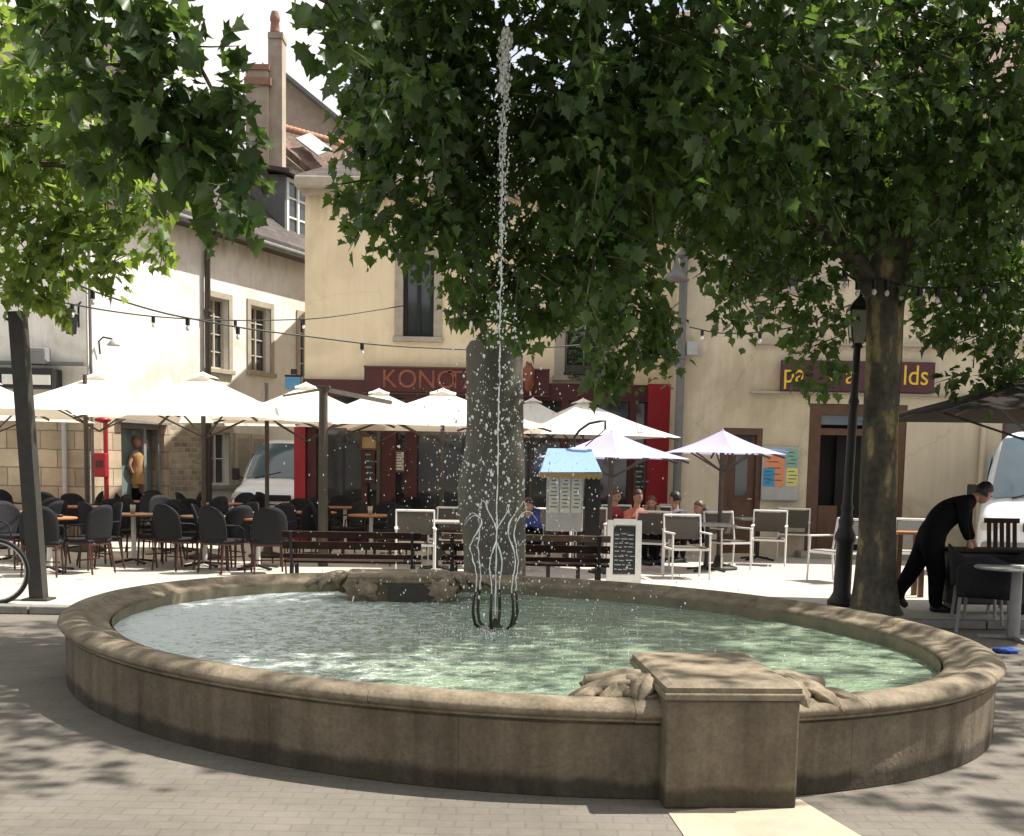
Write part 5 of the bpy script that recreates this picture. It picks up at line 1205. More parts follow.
def make_bicycle(label, loc, rz, m='black'):
    t = thing('bicycle', label, 'bicycle', loc, rz); r = 0.335
    for cx in (0.0, -1.05):
        w = MB(); n = 40
        pts = [(cx + r * math.cos(2 * math.pi * i / n), 0, r + r * math.sin(2 * math.pi * i / n)) for i in range(n + 1)]
        w.tube(pts, 0.019, 8, cap=False); wo = w.build('wheel', M['rubber'], t)
        q = MB(); pts = [(cx + (r - 0.028) * math.cos(2 * math.pi * i / n), 0, r + (r - 0.028) * math.sin(2 * math.pi * i / n)) for i in range(n + 1)]; q.tube(pts, 0.01, 6, cap=False)
        q.tube([(cx, -0.05, r), (cx, 0.05, r)], 0.025, 10); q.build('rim', M['steel'], wo)
        q = MB()
        for i in range(18):
            a = 2 * math.pi * i / 18; q.tube([(cx, 0.02 * (-1) ** i, r), (cx + (r - 0.03) * math.cos(a), 0, r + (r - 0.03) * math.sin(a))], 0.0016, 4)
        q.build('spokes', M['steel'], wo)
    q = MB(); A, B, C, D = (-0.18, 0, 0.86), (-0.13, 0, 0.70), (-0.58, 0, 0.30), (-0.72, 0, 0.80)
    for a, b in ((A, D), (B, C), (C, D), ((-1.05, 0.05, r), C), ((-1.05, 0.05, r), D), ((-1.05, -0.05, r), C), ((-1.05, -0.05, r), D), (A, B)): q.tube([a, b], 0.016, 8)
    q.build('frame', M[m], t)
    q = MB(); q.tube([A, (-0.14, 0, 0.72), (-0.10, 0.05, 0.62), (0, 0.05, r)], 0.013, 8); q.tube([(-0.10, -0.05, 0.62), (0, -0.05, r)], 0.013, 8); q.build('fork', M[m], t)
    q = MB(); q.tube([(-0.32, -0.28, 1.0), (-0.22, -0.12, 1.02), (-0.2, 0, 0.98), (-0.22, 0.12, 1.02), (-0.32, 0.28, 1.0)], 0.013, 8); q.tube([A, (-0.2, 0, 0.98)], 0.014, 8); q.build('handlebar', M['steel'], t)
    q = MB(); q.blob((-0.77, 0, 0.94), (0.14, 0.075, 0.035), 2, 0.15, 3); q.tube([D, (-0.75, 0, 0.93)], 0.012, 8); q.build('saddle', M['rubber'], t)
    q = MB(); q.lathe([(0.09, -0.006), (0.09, 0.006)], 20); q.tube([(-0.02, 0, 0), (0.13, 0, -0.1)], 0.01, 6); q.v = [(-0.58 + x, -0.06 + z, 0.30 + y) for x, y, z in q.v]; q.build('crank', M['steel'], t)
    q = MB(); nn = 14
    pts = [(-1.05 + (r + 0.04) * math.cos(R(10 + 150 * i / nn)), 0, r + (r + 0.04) * math.sin(R(10 + 150 * i / nn))) for i in range(nn + 1)]; q.tube(pts, 0.02, 6); q.build('mudguard', M[m], t)
    return t
bp = onz(-4, 603, TZ); make_bicycle('black bicycle at the left edge with its wheel beside the leaning post', bp, R(6))
bq = onz(62, 532, TZ); make_bicycle('dark bicycle parked by the stone wall behind the left tables', bq, R(25))
rkp = onz(18, 534, TZ); rk = thing('slatted_screen', 'pale slatted screen standing before the stone wall at far left', 'screen', rkp)
rw = at(52, 490, rkp.y).x - rkp.x; rh = at(20, 472, rkp.y).z - TZ
mb = MB()
for s in (-1, 1): mb.bar((s * rw, 0, 0), (s * rw, 0, rh), 0.05)
mb.bar((-rw, 0, rh), (rw, 0, rh), 0.055); mb.bar((-rw, 0, 0.12), (rw, 0, 0.12), 0.05); mb.build('frame', M['whitepaint'], rk)
mb = MB()
for i in range(17): 
    x = -rw + 2 * rw * i / 16; mb.bar((x, 0.005, 0.15), (min(rw, x + 0.25), 0.005, rh - 0.03), 0.03, 0.015)
for i in range(4): mb.bar((-rw, 0.025, 0.3 + i * (rh - 0.4) / 3), (rw, 0.025, 0.3 + i * (rh - 0.4) / 3), 0.014, 0.03)
mb.build('slats', M['shutter'], rk)

pAx = at(107, 520, 22.6); rp = thing('signal_pole', 'bright red pole with red box before the bare stone wall', 'pole', (pAx.x, 22.6, TZ))
zz = lambda py: at(106, py, 22.6).z - TZ
mb = MB(); mb.tube([(0, 0, 0), (0, 0, zz(418))], 0.045, 10); mb.build('pole', M['red'], rp)
mb = MB(); mb.box((-0.06, -0.1, (zz(453) + zz(477)) / 2), (0.24, 0.2, zz(453) - zz(477)), bev=0.02); bx = mb.build('box', M['red'], rp)
mb = MB(); mb.box((-0.06, -0.204, (zz(453) + zz(477)) / 2 + 0.02), (0.14, 0.012, 0.14)); mb.build('box_panel', M['wine'], bx)
mb = MB(); mb.lathe([(0.03, 0.0), (0.14, 0.03), (0.16, 0.07), (0.05, 0.12), (0.0, 0.12)], 14, (-0.05, 0, zz(423))); mb.build('head', M['red'], rp)

# shop mannequin behind the glass door
mp = LIM @ Vector((lw(147, 480)[0], 0.24, 0)); mh = lw(143, 437)[1]
mq = thing('mannequin', 'shop mannequin with tan wrap, dark legs and raised arm behind the teal glass door', 'mannequin', (mp.x, mp.y, mh - 1.72), math.atan2(dL.y, dL.x))
S = lambda pts: [Vector(p) for p in pts]
vv = [(0, 0, 0.92), (0, 0, 1.15), (0, 0, 1.38), (0, 0, 1.48), (0.16, 0, 1.38), (0.30, 0, 1.50), (0.26, 0, 1.70), (-0.16, 0, 1.36), (-0.26, 0, 1.12), (-0.14, 0, 0.95), (0.08, 0, 0.86), (0.09, 0, 0.45), (0.10, 0, 0.06), (-0.08, 0, 0.86), (-0.07, 0, 0.45), (-0.09, 0, 0.06)]
ed = [(0, 1), (1, 2), (2, 3), (2, 4), (4, 5), (5, 6), (2, 7), (7, 8), (8, 9), (0, 10), (10, 11), (11, 12), (0, 13), (13, 14), (14, 15)]
ra = [0.13, 0.11, 0.13, 0.05, 0.05, 0.04, 0.03, 0.05, 0.04, 0.03, 0.085, 0.06, 0.04, 0.085, 0.06, 0.04]
skin_body('figure', M['skin'], vv, ed, ra, mq)
mb = MB(); mb.lathe([(0.17, 0.74), (0.155, 0.9), (0.125, 1.1), (0.155, 1.32), (0.10, 1.40)], 16); mb.build('garment', M['tan'], mq)
mb = MB(); mb.blob((0, 0, 1.60), (0.085, 0.10, 0.115), 1, 0.1, 2); mb.build('head', M['skin'], mq)
mb = MB(); mb.blob((0, 0.03, 1.64), (0.11, 0.10, 0.115), 3, 0.3, 3); mb.build('hair', M['terracotta'], mq)
for x in (0.095, -0.08): mb = MB(); mb.tube([(x, 0, 0.66), (x, 0, 0.04)], [0.075, 0.05], 10); mb.build('trouser_leg', M['blackcloth'], mq)

# ------------------------------------------------------------------ vans
def make_van(label, loc, rz, W=1.9, H=2.0, L=4.9, hood=0.95, name='van'):
    """body along +Y, nose at y=0 facing -Y; cross-sections lofted from side and front outlines"""
    t = thing(name, label, 'van', loc, rz)
    prof = [(0.0, 0.30, 0.62), (0.02, 0.28, 0.80), (0.10, 0.27, 0.97), (0.35, 0.27, 1.06), (0.78, 0.27, 1.16), (1.0, 0.27, 1.16 + (H - 1.16) * 0.30), (1.30, 0.27, 1.16 + (H - 1.16) * 0.68), (1.58, 0.27, H - 0.07), (1.95, 0.27, H), (L - 0.3, 0.27, H), (L - 0.05, 0.28, H - 0.08), (L, 0.32, H - 0.22)]
    mb = MB(); vs = []; nseg = 22
    for y, zb, zt in prof:
        wk = 1.0 - 0.10 * max(0, (0.5 - y) / 0.5) ** 2
        for j in range(nseg):
            # half outline from bottom left round over the roof
            u = j / (nseg - 1); ang = math.pi * u
            cx = -math.cos(ang); cz = math.sin(ang)
            ex = 0.28
            x = math.copysign(abs(cx) ** ex, cx); z = abs(cz) ** ex
            hgt = zt - zb; taper = 1.0 - 0.13 * max(0, (zb + z * hgt - 1.1)) / max(0.1, H - 1.1)
            vs.append((x * W / 2 * wk * taper, y, zb + z * hgt))
    fs = []
    for i in range(len(prof) - 1):
        for j in range(nseg - 1): fs.append((i * nseg + j, i * nseg + j + 1, (i + 1) * nseg + j + 1, (i + 1) * nseg + j))
        fs.append((i * nseg + nseg - 1, i * nseg, (i + 1) * nseg, (i + 1) * nseg + nseg - 1))
    fs.append(tuple(range(nseg))); fs.append(tuple(range((len(prof) - 1) * nseg, len(prof) * nseg))[::-1])
    mb.add(vs, fs, True); body = mb.build('body', M['vanwhite'], t)
    body.data.shade_smooth() if hasattr(body.data, 'shade_smooth') else None
    zb_, zt_ = 1.20, H - 0.10; y0, y1 = 0.79, 1.57
    def ws(y): return (y - 0.78) / (1.58 - 0.78)
    def sy(y):
        ys = [q[0] for q in prof]; return float(np.interp(y, ys, [q[2] for q in prof]))
    g_ = MB(); vs = []; nx = 9; ny = 7
    for j in range(ny):
        y = y0 + 0.03 + (y1 - y0 - 0.06) * j / (ny - 1); z = sy(y)
        tp = 1.0 - 0.13 * (z - 1.1) / max(0.1, H - 1.1)
        for i in range(nx):
            x = -1 + 2 * i / (nx - 1); vs.append((x * (W / 2 * tp - 0.13), y - 0.018 + 0.01 * 0, z + 0.012 - 0.03 * abs(x) ** 6))
    g_.add(vs, [(j * nx + i, j * nx + i + 1, (j + 1) * nx + i + 1, (j + 1) * nx + i) for j in range(ny - 1) for i in range(nx - 1)], True); wsn = g_.build('windscreen', M['vanglass'], t)
    mb = MB()
    for s in (-0.5, 0.35): mb.bar((s - 0.1, y0 + 0.0, sy(y0) + 0.03), (s + 0.45, y0 + 0.1, sy(y0 + 0.1) + 0.04), 0.02)
    mb.build('wipers', M['black'], wsn)
    for s in (-1, 1):
        def side_x(z): return s * (W / 2 * (1.0 - 0.13 * max(0, z - 1.1) / max(0.1, H - 1.1)) + 0.004)
        mb = MB(); zt2 = H - 0.32; mb.prism([(side_x(1.18), 1.0, 1.18), (side_x(1.18), 2.0, 1.18), (side_x(zt2), 2.0, zt2), (side_x(zt2), 1.55, zt2)], (-s * 0.02, 0, 0)); mb.build('side_window', M['vanglass'], t)
        mb = MB(); mb.box((s * (W / 2 + 0.12), 0.98, 1.28), (0.16, 0.09, 0.26), bev=0.03); mb.bar((s * (W / 2 - 0.02), 1.02, 1.2), (s * (W / 2 + 0.1), 0.99, 1.22), 0.04); mb.build('wing_mirror', M['black'], t)
        mb = MB(); mb.blob((s * (W / 2 - 0.24), 0.09, 0.80), (0.19, 0.09, 0.13), 1, 0.05, 2); mb.build('headlight', M['lampglass'], t)
        for y in (0.85, L - 0.95):
            mb = MB(); mb.lathe([(0.0, -0.1), (0.30, -0.1), (0.33, -0.07), (0.33, 0.07), (0.30, 0.1), (0.0, 0.1)], 28); mb.v = [(s * (W / 2 - 0.10) + z, y + x, 0.33 + y_) for x, y_, z in mb.v]; wo = mb.build('wheel', M['rubber'], t)
            mb = MB(); mb.lathe([(0.0, -0.03), (0.2, -0.03), (0.2, 0.03), (0.0, 0.04)], 20); mb.v = [(s * (W / 2 - 0.01) + z, y + x, 0.33 + y_) for x, y_, z in mb.v]; mb.build('hub_cap', M['steel'], wo)
    mb = MB(); mb.box((0, 0.02, 0.46), (W * 0.92, 0.16, 0.24), bev=0.05); bpn = mb.build('bumper', M['grey'], t)
    mb = MB(); mb.box((0, 0.0, 0.80), (0.82, 0.05, 0.13), bev=0.015); mb.build('grille', M['black'], t)
    mb = MB(); mb.box((0, -0.068, 0.47), (0.52, 0.012, 0.11)); mb.build('number_plate', M['whitepaint'], bpn)
    return t
vL = onz(285, 530, TZ); vy = 25.0
make_van('white van facing us in the side street beside the red bar pilaster', (-5.08, 24.2, TZ), R(-4), W=1.9, H=2.06)
p = at(1050, 560, 16.0); make_van('tall white delivery van at the right edge behind the waiter', (p.x + 0.22, 16.4, TZ), R(-25), W=2.1, H=2.25, L=5.4)

# ------------------------------------------------------------------ street lamp
lb = onz(841, 606, TZ); sl = thing('street_lamp', 'black cast iron street lamp with frosted lantern beside the plane trunk', 'street lamp', lb)
lt_ = at(852, 311, lb.y); lx = (lt_.x - lb.x); LHt = lt_.z - TZ
sl.rotation_euler = (0, R(0.9), 0)
mb = MB(); mb.lathe([(0.0, 0), (0.16, 0), (0.16, 0.06), (0.13, 0.10), (0.10, 0.16), (0.095, 0.72), (0.12, 0.76), (0.12, 0.82), (0.075, 0.92), (0.09, 0.98), (0.065, 1.05), (0.06, 1.1), (0.072, 1.14), (0.055, 1.2), (0.05, 2.3), (0.062, 2.34), (0.045, 2.4), (0.04, LHt - 0.42), (0.07, LHt - 0.40), (0.045, LHt - 0.36), (0.0, LHt - 0.36)], 16); mb.build('post', M['black'], sl)
mb = MB(); z0 = LHt - 0.34
mb.lathe([(0.0, z0 - 0.02), (0.085, z0 - 0.02), (0.10, z0), (0.165, z0 + 0.34), (0.0, z0 + 0.345)], 4, smooth=False); lan = mb.build('lantern', M['lampglass'], sl)
lan.rotation_euler = (0, 0, R(40))
mb = MB(); mb.lathe([(0.0, z0 + 0.35), (0.18, z0 + 0.35), (0.17, z0 + 0.38), (0.06, z0 + 0.48), (0.03, z0 + 0.50), (0.035, z0 + 0.54), (0.0, z0 + 0.58)], 4, smooth=False)
for i in range(4):
    a = R(90 * i); mb.bar((0.10 * math.cos(a), 0.10 * math.sin(a), z0 - 0.01), (0.167 * math.cos(a), 0.167 * math.sin(a), z0 + 0.35), 0.014)
cap = mb.build('lantern_cap', M['black'], sl); cap.rotation_euler = (0, 0, R(40))

# ------------------------------------------------------------------ right hand tables under the dark parasol
rt1 = onz(1013, 640, 0.0); tt = thing('terrace_table', 'grey round table with thick grey leg at the right edge before the waiter', 'table', rt1)
mb = MB(); mb.lathe([(0.0, 0.70), (0.39, 0.70), (0.40, 0.712), (0.39, 0.725), (0, 0.725)], 32, smooth=False); mb.build('tabletop', M['grey'], tt)
mb = MB(); mb.tube([(0, 0, 0.03), (0.0, 0, 0.70)], [0.06, 0.05], 12); mb.build('post', M['grey'], tt)
mb = MB()
for i in range(3): a = R(30 + 120 * i); mb.bar((0, 0, 0.04), (0.33 * math.cos(a), 0.33 * math.sin(a), 0.015), 0.05, 0.03)
mb.build('foot', M['grey'], tt)
mb = MB(); mb.box((0, 0, 0.011), (0.24, 0.17, 0.022), R(10), bev=0.004); o = mb.build('menu_card', M['paper']); o.location = rt1 + Vector((0.05, -0.1, 0.727)); tag(o, 'pale menu card lying on the grey round table at the right edge', 'menu')
def resin_chair(px, py, deg, label, leg='grey', z=TZ):
    t = thing('resin_armchair', label, 'chair', onz(px, py, z), R(deg), 'dark armchairs by the right hand tables')
    mb = MB(); vs = []; nu, nv = 15, 6
    for side in (0, 1):
        for j in range(nv):
            v = j / (nv - 1)
            for i in range(nu):
                a = math.pi * i / (nu - 1); x = 0.28 * math.cos(a); y = -0.05 + 0.30 * math.sin(a) ** 0.7 if 0 < i < nu - 1 else -0.22
                top = 0.64 + 0.17 * math.sin(a) ** 1.5
                vs.append((x * (1 + side * 0.08), y + side * 0.02 + 0.05 * v, 0.38 + (top - 0.38) * v))
    k = nu * nv; fs = []
    for j in range(nv - 1):
        for i in range(nu - 1): a = j * nu + i; fs += [(a, a + 1, a + nu + 1, a + nu), (k + a, k + a + nu, k + a + nu + 1, k + a + 1)]
    for i in range(nu - 1): a = (nv - 1) * nu + i; fs += [(i, k + i, k + i + 1, i + 1), (a, a + 1, k + a + 1, k + a)]
    for j in range(nv - 1): a = j * nu; fs += [(a, a + nu, k + a + nu, k + a), (a + nu - 1, k + a + nu - 1, k + a + 2 * nu - 1, a + 2 * nu - 1)]
    mb.add(vs, fs, True); mb.build('backrest', M['wicker'], t)
    mb = MB(); mb.box((0, 0.0, 0.40), (0.53, 0.46, 0.07), bev=0.02); mb.build('seat', M['wicker'], t)
    for x, y in ((-1, -1), (1, -1), (1, 1), (-1, 1)):
        mb = MB(); mb.tube([(x * 0.23, y * 0.19, 0.38), (x * 0.25, y * 0.22, 0)], 0.017, 8); mb.build('leg', M[leg], t)
    return t
resin_chair(985, 632, 150, 'black woven armchair facing us at the left of the grey round table', z=0.0)
resin_chair(976, 621, 75, 'black woven armchair under the hands of the leaning waiter', z=TZ)
resin_chair(1020, 616, 200, 'black woven armchair behind the grey round table at the right edge', z=TZ)
sc_ = thing('slat_chair', 'dark brown slat backed chair in front of the right hand van', 'chair', onz(1008, 606, TZ), R(5))
mb = MB()
for i in range(5): mb.bar((-0.16 + i * 0.08, 0.2, 0.46), (-0.16 + i * 0.08, 0.26, 0.98), 0.05, 0.014)
for z in (0.5, 1.0): mb.bar((-0.22, 0.2 + (z - 0.46) * 0.115, z), (0.22, 0.2 + (z - 0.46) * 0.115, z), 0.02, 0.06)
mb.build('backrest', M['benchwood'], sc_)
mb = MB(); mb.box((0, 0, 0.46), (0.44, 0.42, 0.03), bev=0.008); mb.build('seat', M['benchwood'], sc_)
for x, y in ((-1, -1), (1, -1), (1, 1), (-1, 1)): mb = MB(); mb.bar((x * 0.19, y * 0.18, 0.45), (x * 0.2, y * 0.2, 0), 0.035); mb.build('leg', M['brownwood'], sc_)
bs_ = thing('serving_table', 'tall narrow brown wooden stand just right of the plane trunk', 'stand', onz(905, 596, TZ))
mb = MB(); mb.box((0, 0, 0.80), (0.36, 0.3, 0.04), bev=0.008); mb.build('top', M['orangewood'], bs_)
for x, y in ((-1, -1), (1, -1), (1, 1), (-1, 1)): mb = MB(); mb.bar((x * 0.14, y * 0.11, 0.78), (x * 0.15, y * 0.12, 0), 0.06); mb.build('leg', M['brownwood'], bs_)
dc = thing('service_counter', 'dark low serving counter that the waiter leans over', 'counter', onz(990, 614, TZ), R(3))
mb = MB(); mb.box((0, 0.1, 0.40), (0.95, 0.36, 0.58), bev=0.02); mb.build('cupboard', M['black'], dc)
mb = MB(); mb.box((0, 0.1, 0.71), (1.05, 0.46, 0.035), bev=0.008); mb.build('top', M['benchwood'], dc)
for s in (-1, 1): mb = MB(); mb.box((s * 0.4, 0.1, 0.055), (0.06, 0.3, 0.11)); mb.build('foot', M['black'], dc)
mb = MB(); 
for i in range(7): a = 2 * math.pi * i / 7; 
mb.blob((0, 0, 0.025), (0.11, 0.07, 0.03), 5, 0.6, 3, 2.5); o = mb.build('plastic_bag', M['plastic_blue']); o.location = onz(1006, 653); tag(o, 'crumpled blue plastic bag lying on the dark paving at right', 'bag')

# ------------------------------------------------------------------ people
def hand_mesh(mb, wrist, dirv, palmn, s=1.0, curl=0.6):
    d = Vector(dirv).normalized(); n = Vector(palmn).normalized(); w = d.cross(n).normalized()
    wr = Vector(wrist)
    mb.tube([wr, wr + d * 0.045 * s, wr + d * 0.09 * s], [0.026 * s, 0.036 * s, 0.034 * s], 10)
    for i, (o_, L) in enumerate(((-0.03, 0.068), (-0.01, 0.078), (0.011, 0.073), (0.031, 0.058))):
        b = wr + d * 0.085 * s + w * o_ * s; p1 = b + (d * 0.9 - n * 0.3 * curl) * L * 0.45 * s; p2 = p1 + (d * 0.7 - n * 0.8 * curl) * L * 0.33 * s; p3 = p2 + (d * 0.35 - n * 1.0 * curl) * L * 0.25 * s
        mb.tube([b - d * 0.02 * s, b, p1, p2, p3], [0.011 * s, 0.011 * s, 0.0095 * s, 0.0085 * s, 0.006 * s], 7)
    b = wr + d * 0.03 * s - w * 0.03 * s; mb.tube([b, b - w * 0.025 * s + d * 0.025 * s, b - w * 0.03 * s + d * 0.055 * s - n * 0.01 * s], [0.014 * s, 0.012 * s, 0.008 * s], 7)
def head(parent, c, fwd, hairm, s=1.0, up=(0, 0, 1), longhair=False):
    f = Vector(fwd).normalized(); u = Vector(up).normalized(); l = u.cross(f).normalized(); u = f.cross(l); c = Vector(c)
    W = Matrix((( l.x, f.x, u.x, c.x), (l.y, f.y, u.y, c.y), (l.z, f.z, u.z, c.z), (0, 0, 0, 1)))
    q = MB(); bm = bmesh.new(); bmesh.ops.create_icosphere(bm, subdivisions=4, radius=1); bm.verts.index_update(); vs = []
    for v in bm.verts:
        x, y, z = v.co; jaw = max(0, -z)
        px, py, pz = x * 0.074 * (1 - 0.30 * jaw * jaw), y * 0.092, z * 0.116
        if y > 0: py -= 0.012 * abs(x) * y
        py += 0.012 * jaw * max(0, y)
        py += 0.024 * math.exp(-((x * 0.074) / 0.012) ** 2 - ((pz + 0.012) / 0.020) ** 2) * (y > 0)     # nose
        py -= 0.010 * sum(math.exp(-((px - e * 0.031) / 0.014) ** 2 - ((pz - 0.012) / 0.011) ** 2) for e in (-1, 1)) * (y > 0)
        py += 0.006 * math.exp(-(px / 0.022) ** 2 - ((pz + 0.052) / 0.008) ** 2) * (y > 0)
        vs.append(W @ (Vector((px, py, pz)) * s))
    q.add(vs, [[v.index for v in fa.verts] for fa in bm.faces], True); bm.free()
    for e in (-1, 1): cc = W @ (Vector((e * 0.075, -0.005, 0.0)) * s); q.blob(cc, (0.012 * s, 0.02 * s, 0.03 * s), 1, 0.1, 2)
    hd = q.build('head', M['skin'], parent)
    q = MB()
    for e in (-1, 1): cc = W @ (Vector((e * 0.031, 0.079, 0.012)) * s); q.blob(cc, 0.0095 * s, 1, 0.0, 2)
    q.build('eyes', M['hair'], hd)
    q = MB(); bm = bmesh.new(); bmesh.ops.create_icosphere(bm, subdivisions=4, radius=1); bm.verts.index_update(); vs = []; keep = {}
    for v in bm.verts:
        x, y, z = v.co; k = 1.0 + 0.07 * noise.noise(v.co * 6)
        p_ = Vector((x * 0.086 * k, y * 0.104 * k - 0.012, z * 0.122 * k + 0.012))
        ok = (z > 0.02 + 0.45 * max(0, y)) or (y < 0.1 and z > -0.45) or (longhair and y < -0.1)
        if ok: keep[v.index] = len(vs); 
        if ok: vs.append(W @ (p_ * s))
    q.add(vs, [[keep[v.index] for v in fa.verts] for fa in bm.faces if all(v.index in keep for v in fa.verts)], True); bm.free()
    if longhair: cc = W @ (Vector((0, -0.065, -0.12)) * s); q.blob(cc, (0.075 * s, 0.05 * s, 0.13 * s), 3, 0.2, 3)
    q.build('hair', hairm, hd)
    return hd
# waiter leaning forward to the right; seen from his right side/back
wf = onz(937, 611, TZ); wY = wf.y
wr_ = thing('person', 'person in black shirt and trousers leaning far forward over a table at right', 'person', (wf.x, wY, TZ))
def wp_(px, py, dy=0.0):
    q = at(px, py, wY + dy); return (q.x - wf.x, q.y - wY, q.z - TZ)
foot = lambda p: Vector(p)
pel = wp_(928, 533); 
P_ = [pel, wp_(938, 520), wp_(951, 511), wp_(963, 504), wp_(974, 498.5),           # 0-4 spine, neck base
      wp_(964, 507, -0.14), wp_(963, 525, -0.19), wp_(969, 541, -0.17),                 # 5-7 near arm (shoulder, elbow, wrist)
      wp_(966, 507, 0.14), wp_(967, 525, 0.22), wp_(973, 540, 0.22),                  # 8-10 far arm
      wp_(931, 545, -0.09), wp_(937, 572, -0.08), wp_(935, 604, -0.09), wp_(940, 610, -0.10),     # 11-14 near (front) leg
      wp_(926, 545, 0.09), wp_(914, 568, 0.10), wp_(897, 594, 0.14), wp_(901, 602, 0.12)]     # 15-18 rear leg
E_ = [(0, 1), (1, 2), (2, 3), (3, 4), (3, 5), (5, 6), (6, 7), (3, 8), (8, 9), (9, 10), (0, 11), (11, 12), (12, 13), (13, 14), (0, 15), (15, 16), (16, 17), (17, 18)]
R_ = [0.165, 0.165, 0.17, 0.135, 0.06, 0.085, 0.06, 0.042, 0.085, 0.06, 0.042, 0.135, 0.105, 0.08, 0.058, 0.135, 0.105, 0.08, 0.058]
skin_body('body', M['blackcloth'], P_, E_, R_, wr_)
q = MB(); hcen = Vector(wp_(984, 493.5)); q.tube([Vector(wp_(974, 498)), hcen], [0.055, 0.05], 10); q.build('neck', M['skin'], wr_)
head(wr_, hcen, (0.80, 0.25, -0.42), M['hair'], 1.02, (0.45, 0.0, 0.9))
q = MB(); hand_mesh(q, wp_(969.3, 541.5, -0.17), (0.25, 0.05, -1), (1, 0, 0.2), 1.0); q.build('hand', M['skin'], wr_)
q = MB(); hand_mesh(q, wp_(973.3, 540.5, 0.22), (0.25, 0.05, -1), (1, 0, 0.2), 1.0); q.build('hand', M['skin'], wr_)
for i, (a_, b_) in enumerate((((935, 606, -0.09), (946, 611, -0.13)), ((897, 595, 0.14), (905, 605, 0.10)))):
    q = MB(); u_ = Vector(wp_(*a_)); v_ = Vector(wp_(*b_)); v_.z = max(v_.z, 0.03) if i == 0 else v_.z; q.tube([u_ + Vector((-0.05, 0, -0.02)), u_ + Vector((0, 0, -0.03)), (u_ + v_) / 2, v_, v_ + (v_ - u_) * 0.2], [0.035, 0.05, 0.048, 0.042, 0.02], 10); q.build('shoe', M['black'], wr_)
# seated guests
def seated(px, py_head, Y, fwd, clothm, label, hairm, longhair=False, lean=0.05):
    hp = at(px, py_head, Y); t = thing('person', label, 'person', (hp.x, Y, TZ), math.atan2(fwd[1], fwd[0]) - R(90))
    hz = hp.z - TZ; sh = hz - 0.24                                # local +Y is forward
    V = [(0, -0.02, 0.52), (0, -0.0, 0.78), (0, lean, sh - 0.02), (0, lean + 0.01, sh + 0.08),
         (0.18, lean, sh - 0.03), (0.22, lean + 0.04, sh - 0.30), (0.12, lean + 0.28, sh - 0.33),
         (-0.18, lean, sh - 0.03), (-0.22, lean + 0.04, sh - 0.30), (-0.12, lean + 0.28, sh - 0.33),
         (0.10, 0.02, 0.50), (0.11, 0.42, 0.50), (0.11, 0.44, 0.08), (-0.10, 0.02, 0.50), (-0.11, 0.42, 0.50), (-0.11, 0.44, 0.08)]
    Ed = [(0, 1), (1, 2), (2, 3), (2, 4), (4, 5), (5, 6), (2, 7), (7, 8), (8, 9), (0, 10), (10, 11), (11, 12), (0, 13), (13, 14), (14, 15)]
    Ra = [0.15, 0.14, 0.13, 0.05, 0.07, 0.05, 0.035, 0.07, 0.05, 0.035, 0.09, 0.07, 0.045, 0.09, 0.07, 0.045]
    bd_ = skin_body('body', clothm, V, Ed, Ra, t); bd_.data.materials.append(M['blackcloth'])
    for p in bd_.data.polygons: p.material_index = 1 if p.center.z < 0.64 else 0
    q = MB(); q.tube([(0, lean, sh + 0.03), (0, lean + 0.02, hz - 0.05)], [0.055, 0.05], 10); q.build('neck', M['skin'], t)
    head(t, (0, lean + 0.03, hz), (0, 1, -0.15), hairm, 1.0, longhair=longhair)
    for s in (-1, 1):
        q = MB(); hand_mesh(q, (s * 0.12, lean + 0.29, sh - 0.33), (-s * 0.4, 1, 0.05), (0, 0, 1), 1.0); q.build('hand', M['skin'], t)
        q = MB(); q.tube([(s * 0.11, 0.40, 0.05), (s * 0.11, 0.5, 0.04), (s * 0.11, 0.62, 0.03)], [0.045, 0.045, 0.03], 10); q.build('shoe', M['black'], t)
    return t
seated(635, 497, 18.9, (0.5, -0.8), M['coral'], 'seated person in coral top with dark hair behind the chalkboard', M['hair'])
seated(679, 499, 19.2, (-0.7, 0.5), M['greycloth'], 'seated person with dark hair and grey top at the red pilaster foot', M['hair'])
seated(703, 508, 19.4, (-0.8, -0.35), M['greycloth'], 'seated person with short brown hair in front of the brown door', M['hairb'])
seated(612, 496, 19.6, (0.6, -0.5), M['redcloth'], 'seated person in dark red between the kiosk and the coral topped diner', M['hairb'])
seated(652, 503, 19.9, (-0.2, -0.9), M['tan'], 'seated person with long brown hair behind the coral topped diner', M['hairb'], True)
seated(531, 506, 17.4, (-0.5, -0.8), M['bluecloth'], 'seated person in blue just right of the stone pillar', M['hair'])

